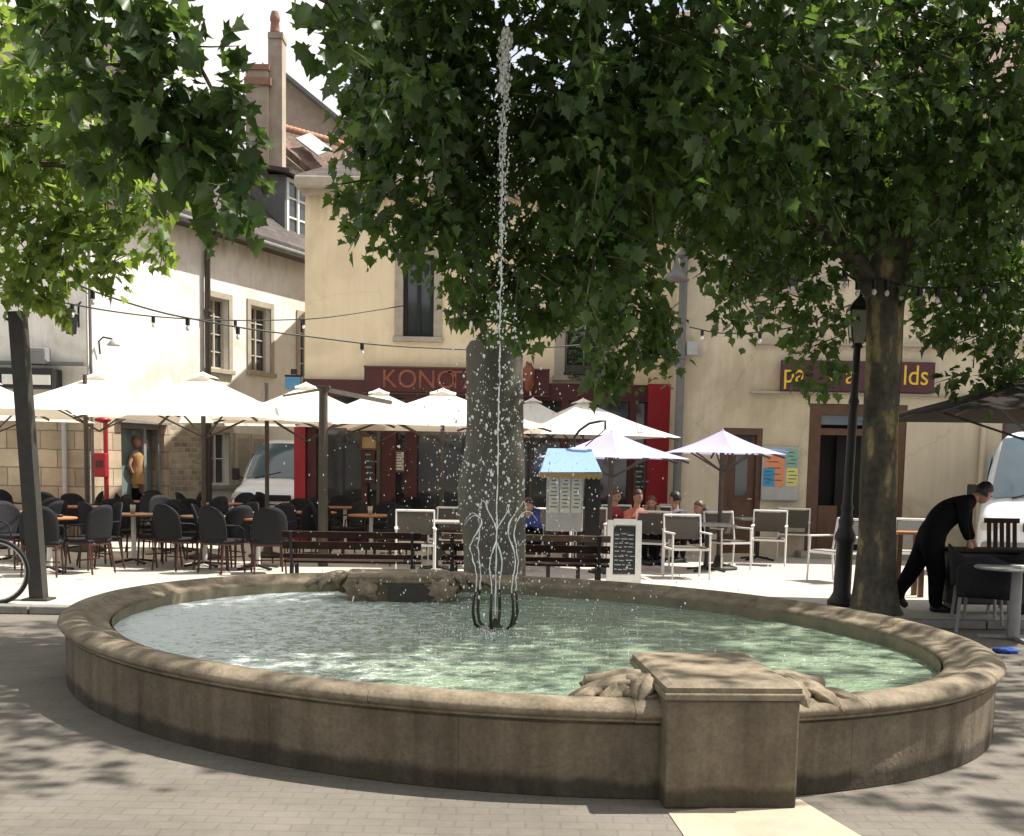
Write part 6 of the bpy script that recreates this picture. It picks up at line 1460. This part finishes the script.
# ------------------------------------------------------------------ string lights
def string(label, pts, Y0, Y1, bulbs, sag=0.0, drop=0.14):
    P3 = []; n = len(pts)
    for i, (x, y) in enumerate(pts): P3.append(at(x, y, Y0 + (Y1 - Y0) * i / (n - 1)))
    t = thing('string_light', label, 'string light', P3[0]); base = P3[0]
    fine = []
    for i in range(n - 1):
        p_1 = P3[max(i - 1, 0)]; p0_, p1_ = P3[i], P3[i + 1]; p2_ = P3[min(i + 2, n - 1)]
        for s in range(8):
            u = s / 8; fine.append(0.5 * ((2 * p0_) + (p1_ - p_1) * u + (2 * p_1 - 5 * p0_ + 4 * p1_ - p2_) * u * u + (3 * p0_ - p_1 - 3 * p1_ + p2_) * u ** 3) - base)
    fine.append(P3[-1] - base)
    mb = MB(); mb.tube(fine, 0.011, 6); mb.build('cable', M['black'], t)
    L = len(fine) - 1
    for b in bulbs:
        p = fine[int(b * L)]
        mb = MB(); mb.tube([p, p - Vector((0, 0, 0.09))], 0.028, 8); lh = mb.build('lamp_holder', M['black'], t)
        mb = MB(); mb.blob(p - Vector((0, 0, 0.13)), (0.026, 0.026, 0.035), 1, 0.0, 2); mb.build('bulb', M['bulb'], lh)
    return t
string('string of bulbs sagging from the left leaves down across the cream wall to the pillar', [(70, 282), (110, 297), (160, 312), (204, 321), (250, 329), (305, 336), (370, 344), (430, 348), (500, 350), (580, 345)], 13, 18, [0.07, 0.30, 0.42, 0.66, 0.93])
string('string of bulbs running from the leaning post to the tall cream wall window', [(17, 293), (60, 302), (110, 311), (160, 317), (220, 320), (280, 320), (330, 317), (408, 305)], 12.9, 22.6, [0.18, 0.42, 0.62, 0.80])
string('short cable of bulbs from the grey downpipe into the plane leaves', [(690, 327), (720, 333), (760, 332), (800, 325), (850, 305)], 20, 14, [0.15, 0.5])
string('fairy light bulbs hanging across the plane trunk under its fork', [(840, 268), (858, 281), (880, 279), (895, 283), (915, 287), (935, 288), (960, 287), (985, 284), (1030, 280)], 12.4, 12.3, [0.06, 0.13, 0.22, 0.32, 0.43, 0.54, 0.65, 0.76, 0.88])

# ------------------------------------------------------------------ trees
LEAF = np.array([(0, 0), (0.20, -0.08), (0.20, 0.08), (0.50, 0.08), (0.40, 0.27), (0.54, 0.52), (0.33, 0.50), (0.27, 0.62), (0.17, 0.68), (0.0, 1.0)])
def leaf_cloud(name, pos, size, nrm, dirv, m, parent):
    """leaf-shaped faces: pos (n,3), size (n), nrm and dirv unit (n,3); each leaf folded a little along its midrib"""
    n = len(pos); half = LEAF
    side = np.cross(dirv, nrm); side /= np.linalg.norm(side, axis=1)[:, None] + 1e-9
    k = len(half); V = np.empty((n, 2 * k - 2, 3))
    fold = rng.uniform(0.1, 0.5, n); droop = rng.uniform(0.05, 0.35, n)
    idx = 0; rightids = []; leftids = []
    for i, (a, b) in enumerate(half):
        base = pos + (dirv * b - nrm * (droop * b * b)[:, None]) * size[:, None]
        if a == 0 and (i == 0 or i == k - 1):
            V[:, idx] = base; rightids.append(idx); leftids.append(idx); idx += 1
        else:
            V[:, idx] = base + (side * a + nrm * (fold * abs(a))[:, None]) * size[:, None]; rightids.append(idx); idx += 1
            V[:, idx] = base + (-side * a + nrm * (fold * abs(a))[:, None]) * size[:, None]; leftids.append(idx); idx += 1
    nv = 2 * k - 2
    loops = np.array(rightids + leftids[::-1]); F_ = (np.arange(n)[:, None] * nv + loops[None]).ravel()
    me = bpy.data.meshes.new(name); me.vertices.add(n * nv); me.vertices.foreach_set('co', V.reshape(-1)[:n * nv * 3].astype(np.float32))
    me.loops.add(len(F_)); me.loops.foreach_set('vertex_index', F_.astype(np.int32))
    np_ = 2 * n; me.polygons.add(np_); me.polygons.foreach_set('loop_start', (np.arange(np_) * k).astype(np.int32)); me.polygons.foreach_set('loop_total', np.full(np_, k, np.int32))
    me.update(); me.validate(); me.materials.append(m)
    o = bpy.data.objects.new(name, me); COL.objects.link(o); o.parent = parent
    return o
def project(p):
    X, Y, Z = p[0], p[1], p[2] - HC
    zc = Y * math.cos(PITCH) - Z * math.sin(PITCH); yc = Y * math.sin(PITCH) + Z * math.cos(PITCH)
    if zc < 0.3: return -9999, -9999
    u, v = F * X / zc, -F * yc / zc
    return PPX + u * math.cos(ROLL) - v * math.sin(ROLL), PPY + u * math.sin(ROLL) + v * math.cos(ROLL)
def inside(poly, x, y):
    r = False; n = len(poly)
    for i in range(n):
        x0, y0 = poly[i]; x1, y1 = poly[i - 1]
        if (y0 > y) != (y1 > y) and x < (x1 - x0) * (y - y0) / (y1 - y0) + x0: r = not r
    return r
def sprays(lobes, per, spray_len=0.55, leaves=13, ok=None, smin=0.05, smax=0.155):
    """lobes: (centre, (rx,ry,rz), weight) -> leaf positions clustered on short drooping twigs"""
    P, D, N, S, tw = [], [], [], [], []
    for c, r, wgt in lobes:
        c = np.array(c); r = np.array(r if isinstance(r, tuple) else (r, r, r)); vol = (r[0] * r[1] * r[2]) ** (1 / 3)
        cnt = max(2, int(per * wgt * vol ** 2.2))
        for _ in range(cnt):
            d = rng.normal(size=3); d /= np.linalg.norm(d); q = c + d * r * rng.uniform(0.25, 1.0) ** 0.5
            ax_ = d * np.array((1, 1, 0.3)) + rng.normal(0, 0.35, 3) + np.array((0, 0, -0.25)); ax_ /= np.linalg.norm(ax_)
            if ok is not None and not ok(q): continue
            L = spray_len * rng.uniform(0.6, 1.3) * min(1.0, 0.5 + vol * 0.6); p0_ = q - ax_ * L * 0.5; tw.append((p0_, p0_ + ax_ * L * 0.55 + np.array((0, 0, -0.03)), p0_ + ax_ * L + np.array((0, 0, -0.12 * L))))
            m = int(leaves * rng.uniform(0.6, 1.3))
            for i in range(m):
                u = (i + rng.random()) / m; pp = p0_ + ax_ * L * u + np.array((0, 0, -0.12 * L * u * u))
                out = rng.normal(size=3); out -= ax_ * out.dot(ax_); out /= np.linalg.norm(out) + 1e-9
                dd = out * 0.8 + ax_ * 0.45 + np.array((0, 0, -0.55)); dd /= np.linalg.norm(dd)
                nn = np.array((0, 0, 1.0)) + rng.normal(0, 0.55, 3); nn -= dd * nn.dot(dd); nn /= np.linalg.norm(nn) + 1e-9
                P.append(pp + out * rng.uniform(0.03, 0.10)); D.append(dd); N.append(nn); S.append(rng.uniform(smin, smax))
    return np.array(P), np.array(S), np.array(N), np.array(D), tw
def limb(mb, a, b, r0, r1, up=0.15, n=8, seed=0):
    a, b = Vector(a), Vector(b); L = (b - a).length; pts = []; rr = []
    for i in range(n + 1):
        t_ = i / n; p = a.lerp(b, t_) + Vector((0, 0, up * L * math.sin(t_ * math.pi)))
        p += Vector((noise.noise(Vector((t_ * 3, seed, 0))), noise.noise(Vector((seed, t_ * 3, 1))), 0)) * 0.12 * L * 0.3 * math.sin(t_ * math.pi)
        pts.append(p); rr.append(r0 + (r1 - r0) * t_)
    mb.tube(pts, rr, 9); return mb
def px_lobes(lst): return [(tuple(at(x, y, Y)), r if isinstance(r, tuple) else (r, r, r), w) for x, y, Y, r, w in lst]

# main plane tree
tb = onz(872, 613, TZ); TY = tb.y
pt = thing('plane_tree', 'big plane tree with mottled bark trunk on the right spreading dark leaves over the fountain', 'tree', (0, 0, 0))
fork = at(887, 262, TY)
tr = MB(); pts = []; rad = []
for i, (px, py, wpx) in enumerate(((875, 616, 57), (875, 606, 49), (875.5, 585, 42), (877, 540, 37), (879, 480, 35), (881, 420, 34.5), (883, 360, 34.5), (885, 310, 36), (886, 285, 41), (887, 262, 43), (888, 240, 36))):
    q = at(px, py, TY); 
    if i == 0: q.z = TZ - 0.02
    pts.append(q); rad.append(wpx / 2 / F * TY)
tr.tube(pts, rad, 28)
vv_ = []
for v in tr.v:
    k = noise.noise(Vector(v) * 2.2) * 0.02; c_ = Vector((np.interp(v[2], [p.z for p in pts], [p.x for p in pts]), TY, v[2])); d_ = Vector(v) - c_; vv_.append(tuple(Vector(v) + d_.normalized() * k if d_.length > 1e-4 else v))
tr.v = vv_
trunk = tr.build('trunk', M['bark'], pt)
def L_(a, b, r0, r1, up, seed): mb = MB(); limb(mb, a, b, r0, r1, up, 9, seed); return mb.build('limb', M['bark'], trunk)
L_(fork + Vector((0, 0, -0.15)), at(925, 120, TY + 0.4), 0.19, 0.13, 0.02, 1); L_(at(925, 122, TY + 0.4), at(985, -40, TY + 0.8), 0.13, 0.09, 0.0, 2); L_(at(985, -38, TY + 0.8), (6.4, 13.6, 9.3), 0.09, 0.03, 0.0, 3)
L_(fork + Vector((0, 0, -0.1)), at(845, 120, TY - 0.4), 0.17, 0.11, 0.0, 4); L_(at(845, 122, TY - 0.4), at(800, -60, 11.3), 0.11, 0.07, 0.05, 5); L_(at(800, -58, 11.3), (1.5, 9.5, 8.6), 0.07, 0.025, 0.05, 6)
L_(fork + Vector((-0.1, 0, -0.35)), at(790, 195, 12.1), 0.12, 0.085, 0.08, 7); L_(at(790, 195, 12.1), at(742, 167, 11.6), 0.085, 0.065, 0.05, 8); L_(at(742, 167, 11.6), at(560, 150, 10.4), 0.065, 0.03, 0.06, 9); L_(at(560, 150, 10.4), at(370, 150, 10.2), 0.03, 0.012, 0.05, 10)
L_(fork + Vector((0.05, 0, 0)), at(1015, 140, 12.6), 0.10, 0.05, 0.05, 11); L_(at(742, 167, 11.6), at(690, 20, 10.0), 0.05, 0.02, 0.0, 12); L_(at(800, -58, 11.3), (3.2, 7.2, 7.2), 0.06, 0.02, 0.1, 13)
vis = [(352, 130, 10.4, 0.55, .9), (395, 60, 10.2, .85, 1), (365, 222, 10.3, (.35, .4, .35), .8), (425, 170, 10, .75, 1), (470, 235, 10.2, .7, 1), (392, 262, 10.2, (.32, .35, .22), .7), (482, 305, 10.4, .40, 1), (520, 320, 10.6, .35, .9), (540, 210, 10, 1.1, 1), (545, 300, 10.8, .42, .9), (590, 290, 11.2, .6, 1), (612, 352, 11.8, .38, 1), (608, 392, 11.8, (.42, .4, .3), 1), (640, 300, 11.6, .55, 1), (660, 335, 11.8, .42, 1), (645, 150, 10.4, 1.15, 1), (700, 190, 11, .75, .9), (722, 280, 11.8, .5, .7), (748, 330, 11.6, (.3, .3, .22), .6), (718, 358, 11.8, (.25, .25, .16), .5), (665, 372, 12, (.22, .25, .28), .6),
       (770, 110, 11, 1.2, .9), (770, 245, 12.4, .65, .85), (812, 285, 12.6, .55, .8), (800, 190, 12.4, .9, .9), (720, 235, 12.2, .55, .8), (815, 345, 12.3, (.35, .35, .4), .75), (830, 385, 12.2, (.22, .25, .22), .8), (800, 385, 12.2, (.18, .2, .16), .6), (862, 90, 11.4, 1.3, .9), (845, 190, 13.6, .8, .8), (945, 150, 12.0, 1.2, .9), (930, 225, 13.8, .9, .95), (990, 290, 13.4, .7, .9), (1005, 230, 12.6, .85, .9), (955, 320, 12.6, (.42, .4, .35), .8), (985, 372, 12.6, (.4, .4, .28), .8), (945, 385, 12.6, (.16, .2, .18), .6), (905, 330, 13.8, (.35, .3, .3), .6), (1030, 320, 12.8, .8, .9), (1010, 60, 11.8, 1.4, .9),
       (480, 30, 9.6, 1.1, 1), (590, 50, 9.4, 1.3, 1), (705, 40, 9.8, 1.4, 1), (395, 10, 9.6, .8, 1), (430, 100, 8.8, .5, .6), (455, 65, 6.4, (.16, .16, .12), .5)]
lob = px_lobes(vis)
lob += [((3.0, 8.9, 6.6), (2.6, 1.7, 1.0), .55), ((6.6, 9.0, 6.4), (2.0, 1.5, 0.9), .5), ((1.0, 7.3, 6.3), (1.7, 0.9, 0.6), .55), ((-0.8, 7.0, 6.0), (1.2, 0.8, 0.5), .5), ((4.2, 6.9, 6.2), (1.0, 0.6, 0.5), .4), ((6.4, 7.7, 6.4), (1.9, 0.7, 0.5), .45), ((0.3, 6.3, 6.3), (1.7, 0.6, 0.5), .42), ((6.2, 6.6, 6.3), (1.4, 0.6, 0.5), .3), ((0.6, 9.2, 6.9), (2.2, 1.7, 1.1), .5), ((4.5, 11.5, 7.6), (3.2, 2.6, 1.6), .5), ((7.8, 12.4, 6.8), (2.6, 2.4, 1.7), .5), ((1.4, 10.5, 8.6), (2.8, 2.2, 1.2), .45), ((5.4, 12.8, 9.6), (2.8, 2.2, 1.6), .4), ((-0.9, 9.4, 5.8), (1.2, 1.3, .8), .6)]
OUT = [(360, -400), (372, 0), (352, 60), (342, 100), (338, 150), (345, 185), (353, 215), (352, 238), (372, 244), (388, 252), (412, 240), (438, 262), (450, 290), (450, 318), (470, 326), (500, 318), (520, 334), (545, 330), (560, 315), (580, 335), (595, 370), (580, 388), (600, 398), (640, 394), (650, 375), (672, 380), (682, 335), (655, 295), (662, 250), (680, 228), (700, 240), (706, 295), (728, 332), (712, 358), (742, 362), (748, 330), (770, 312), (790, 322), (797, 388), (828, 394), (842, 380), (838, 310), (862, 300), (900, 300), (905, 342), (925, 365), (948, 338), (945, 388), (1000, 388), (1024, 362), (1200, 360), (1200, -400)]
def ok1(q):
    x, y = project(q)
    if y < -60: return True
    if 455 < x < 552 and y < 350 and q[1] < 9.5: return False      # the jet rises through a clearing in the crown
    return inside(OUT, x, y)
P1, S1, N1, D1, tw1 = sprays(lob, 112, ok=ok1)
crown = leaf_cloud('crown', P1, S1, N1, D1, M['leaf_main'], pt)
mb = MB()
for a_, b_, c_ in tw1[::2]: mb.tube([a_, b_, c_], [0.009, 0.006, 0.003], 4, cap=False)
tag(mb.build('twigs', M['bark'], pt, fix=False), kind='stuff')

# left plane tree, sunlit, trunk outside the frame
p2 = thing('plane_tree', 'plane tree with bright sunlit yellow green leaves at the left edge', 'tree', (0, 0, 0))
mb = MB(); b2 = Vector((-8.6, 13.2, TZ)); limb(mb, b2, b2 + Vector((0.3, -0.2, 4.0)), 0.30, 0.21, 0, 8, 3); t2 = mb.build('trunk', M['bark'], p2)
k2 = b2 + Vector((0.3, -0.2, 3.9))
for e_, r_ in ((at(30, 130, 11.8), .10), (at(100, 170, 11.4), .08), ((-8.5, 13, 9), .14), ((-11, 12, 7), .1), (at(-80, 60, 12), .1), ((-7.6, 15.5, 7.2), .09)):
    mb = MB(); limb(mb, k2, e_, r_, 0.02, 0.08, 9, r_ * 50); mb.build('limb', M['bark'], t2)
lob = px_lobes([(20, 120, 12, .85, .9), (75, 105, 11.6, .7, .8), (45, 195, 12, .75, .85), (105, 180, 11.6, .55, .8), (125, 238, 11.6, .45, .8), (75, 248, 12, .55, .85), (20, 265, 12, .55, .8), (150, 205, 11.4, .30, .7), (40, 292, 12, (.28, .3, .2), .6), (5, 40, 12.4, .8, .8), (-60, 200, 12.4, 1.0, .8), (165, 238, 11.6, (.2, .2, .16), .5)]) + [((-8, 13, 7.6), (2.6, 2.2, 1.6), .5), ((-9.5, 13, 5.8), (2.2, 2.2, 1.4), .5)]
P2, S2, N2, D2, tw2 = sprays(lob, 62, smin=0.09, smax=0.18)
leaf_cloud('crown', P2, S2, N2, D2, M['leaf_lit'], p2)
mb = MB()
for a_, b_, c_ in tw2[::2]: mb.tube([a_, b_, c_], [0.008, 0.006, 0.003], 4, cap=False)
tag(mb.build('twigs', M['bark'], p2, fix=False), kind='stuff')

# near plane tree whose dark bough hangs into the top left
p3 = thing('plane_tree', 'near plane tree whose dark leafy bough hangs into the top left of the sky', 'tree', (0, 0, 0))
b3 = Vector((-4.6, 3.9, 0)); mb = MB(); limb(mb, b3, b3 + Vector((0.1, 0, 4.2)), 0.31, 0.22, 0, 8, 5); t3 = mb.build('trunk', M['bark'], p3)
k3 = b3 + Vector((0.1, 0, 4.1))
for e_, r_, up in ((at(110, -40, 7.0), .12, .12), ((-3.4, 4.2, 8), .13, 0.0), ((-1.4, 3.6, 6.4), .09, .1), ((-6.8, 3, 6.6), .1, .1), ((-4.2, 1.0, 6.6), .1, .1)):
    mb = MB(); limb(mb, k3, e_, r_, 0.03, up, 9, r_ * 40); mb.build('limb', M['bark'], t3)
for a_, b_, r0 in ((at(110, -40, 7.0), at(160, 110, 7.0), .03), (at(110, -40, 7.0), at(250, 160, 7.0), .024), (at(110, -40, 7.0), at(330, 5, 6.6), .022), (at(110, -40, 7.0), at(40, 40, 7.0), .02)):
    mb = MB(); limb(mb, a_, b_, r0, 0.006, 0.08, 9, r0 * 99); mb.build('limb', M['bark'], t3)
lob = px_lobes([(105, 40, 7.0, .42, 1.1), (160, 85, 7.0, .40, 1.1), (130, 110, 7.1, .40, 1.1), (200, 125, 7.0, .32, 1.0), (175, 165, 7.1, .30, 1.0), (232, 160, 7.0, .22, .9), (252, 105, 6.9, (.16, .2, .14), .7), (230, 200, 7.0, (.12, .15, .12), .7), (110, 160, 7.2, (.2, .2, .16), .8), (45, 25, 7, .30, .9), (130, 0, 7, .28, 1), (15, 5, 7, .25, .8), (318, 8, 6.6, (.15, .2, .06), .5), (335, 40, 6.6, (.08, .12, .10), .5), (365, 18, 6.8, (.16, .15, .12), .8)])
lob += [((-3.6, 5.2, 6.4), (2.0, 1.6, .8), .6), ((-1.6, 4.3, 6.6), (1.9, 1.6, .8), .55), ((-4.5, 2.5, 6.8), (2.4, 2.2, 1.0), .4), ((0.8, 3.9, 6.9), (1.2, 1.2, .6), .45)]
P3_, S3, N3, D3, tw3 = sprays(lob, 88, 0.42, 12, smin=0.085, smax=0.175)
q_ = sprays([((-1.0, 0.5, 7.0), (4.5, 2.2, 1.0), .16), ((-3.5, -2.5, 7.2), (3.5, 3.0, 1.2), .16), ((2.2, -2.2, 7.2), (4.0, 3.0, 1.2), .16), ((-7.0, 0.5, 6.6), (2.2, 3.0, 1.4), .16)], 20, 0.9, 16, smin=0.2, smax=0.3)  # unseen lobes added over and behind the camera to cut sky light
P3_, S3, N3, D3 = (np.concatenate(z_) for z_ in zip((P3_, S3, N3, D3), q_[:4])); tw3 = tw3 + q_[4]
leaf_cloud('crown', P3_, S3, N3, D3, M['leaf_main'], p3)
mb = MB()
for a_, b_, c_ in tw3[::2]: mb.tube([a_, b_, c_], [0.007, 0.005, 0.0025], 4, cap=False)
tag(mb.build('twigs', M['bark'], p3, fix=False), kind='stuff')
# balcony plants in the cream building window
bpnt = thing('window_box', 'leafy plants in a box on the lower window sill of the cream building', 'plant', (0, 0, 0))
wc = ((w2[0] + w2[1]) / 2, YY, w2[2])
mb = MB(); mb.box((wc[0], YY - 0.24, wc[2] + 0.09), (w2[1] - w2[0] - 0.05, 0.2, 0.18), bev=0.01); mb.build('planter', M['iron'], bpnt)
Pq, Sq, Nq, Dq, _ = sprays([((wc[0], YY - 0.26, wc[2] + 0.42), (0.42, 0.14, 0.36), 1), ((wc[0] + 0.1, YY - 0.3, wc[2] - 0.05), (0.4, 0.1, 0.2), 1)], 420, 0.2, 10)
leaf_cloud('foliage', Pq, Sq * 0.45, Nq, Dq, M['leaf_pot'], bpnt)

n_ = 90
fx = np.stack([rng.uniform(-5, 5, n_), rng.uniform(5.9, 11, n_), np.full(n_, 0.012)], 1)
keep_ = np.array([(abs(p[0] - FC.x) ** 2 + abs(p[1] - FC.y) ** 2) ** 0.5 > 3.75 for p in fx]); fx = fx[keep_]; n_ = len(fx)
an_ = rng.uniform(0, 6.28, n_); dv = np.stack([np.cos(an_), np.sin(an_), np.zeros(n_)], 1); nv_ = np.tile(np.array([0.0, 0.0, 1.0]), (n_, 1)) + rng.normal(0, 0.08, (n_, 3)); nv_ -= dv * (nv_ * dv).sum(1)[:, None]
M['leaf_dry'] = mat('dry_leaf', (0.20, 0.13, 0.06), (0.12, 0.10, 0.04), rough=0.8, scale=3)
fl_ = leaf_cloud('fallen_leaves', fx, rng.uniform(0.025, 0.06, n_), nv_, dv, M['leaf_dry'], None); tag(fl_, 'dry fallen leaves scattered on the paving around the fountain', 'leaves', kind='stuff')
# ------------------------------------------------------------------ light
EL, SX, SY = 58.0, 0.97, 0.243
sun = bpy.data.lights.new('sun', 'SUN'); so = bpy.data.objects.new('sun', sun); COL.objects.link(so)
sun.energy = 5.0; sun.angle = R(0.7); sun.color = (1.0, 0.94, 0.85)
ce = math.cos(R(EL)); dirv = Vector((-SX * ce, -SY * ce, -math.sin(R(EL))))
so.rotation_euler = dirv.to_track_quat('-Z', 'Y').to_euler(); so.location = (10, 8, 25)
world = bpy.data.worlds.new('World'); scene.world = world; world.use_nodes = True
nt = world.node_tree; bg = nt.nodes['Background']; bg.inputs['Strength'].default_value = 0.10
sky = nt.nodes.new('ShaderNodeTexSky'); sky.sky_type = 'NISHITA'; sky.sun_disc = False
sky.sun_elevation = R(EL); sky.sun_rotation = math.atan2(SX, SY); sky.dust_density = 2.5; sky.air_density = 1.0
tc = nt.nodes.new('ShaderNodeTexCoord'); n1 = nt.nodes.new('ShaderNodeTexNoise'); n1.inputs['Scale'].default_value = 2.2; n1.inputs['Detail'].default_value = 7
nt.links.new(tc.outputs['Generated'], n1.inputs['Vector'])
rp_ = nt.nodes.new('ShaderNodeValToRGB'); rp_.color_ramp.elements[0].position = 0.40; rp_.color_ramp.elements[1].position = 0.56
nt.links.new(n1.outputs['Fac'], rp_.inputs['Fac'])
mx = nt.nodes.new('ShaderNodeMix'); mx.data_type = 'RGBA'; mx.inputs['B'].default_value = (6.6, 6.4, 6.1, 1)
nt.links.new(rp_.outputs['Color'], mx.inputs['Factor']); nt.links.new(sky.outputs['Color'], mx.inputs['A']); nt.links.new(mx.outputs['Result'], bg.inputs['Color'])
scene.view_settings.view_transform = 'Standard'; scene.view_settings.look = 'None'; scene.view_settings.gamma = 1
scene.view_settings.exposure = 0.95; scene.view_settings.use_curve_mapping = False
scene.cycles.max_bounces = 8; scene.cycles.diffuse_bounces = 4; scene.cycles.transparent_max_bounces = 8
scene.cycles.use_denoising = True
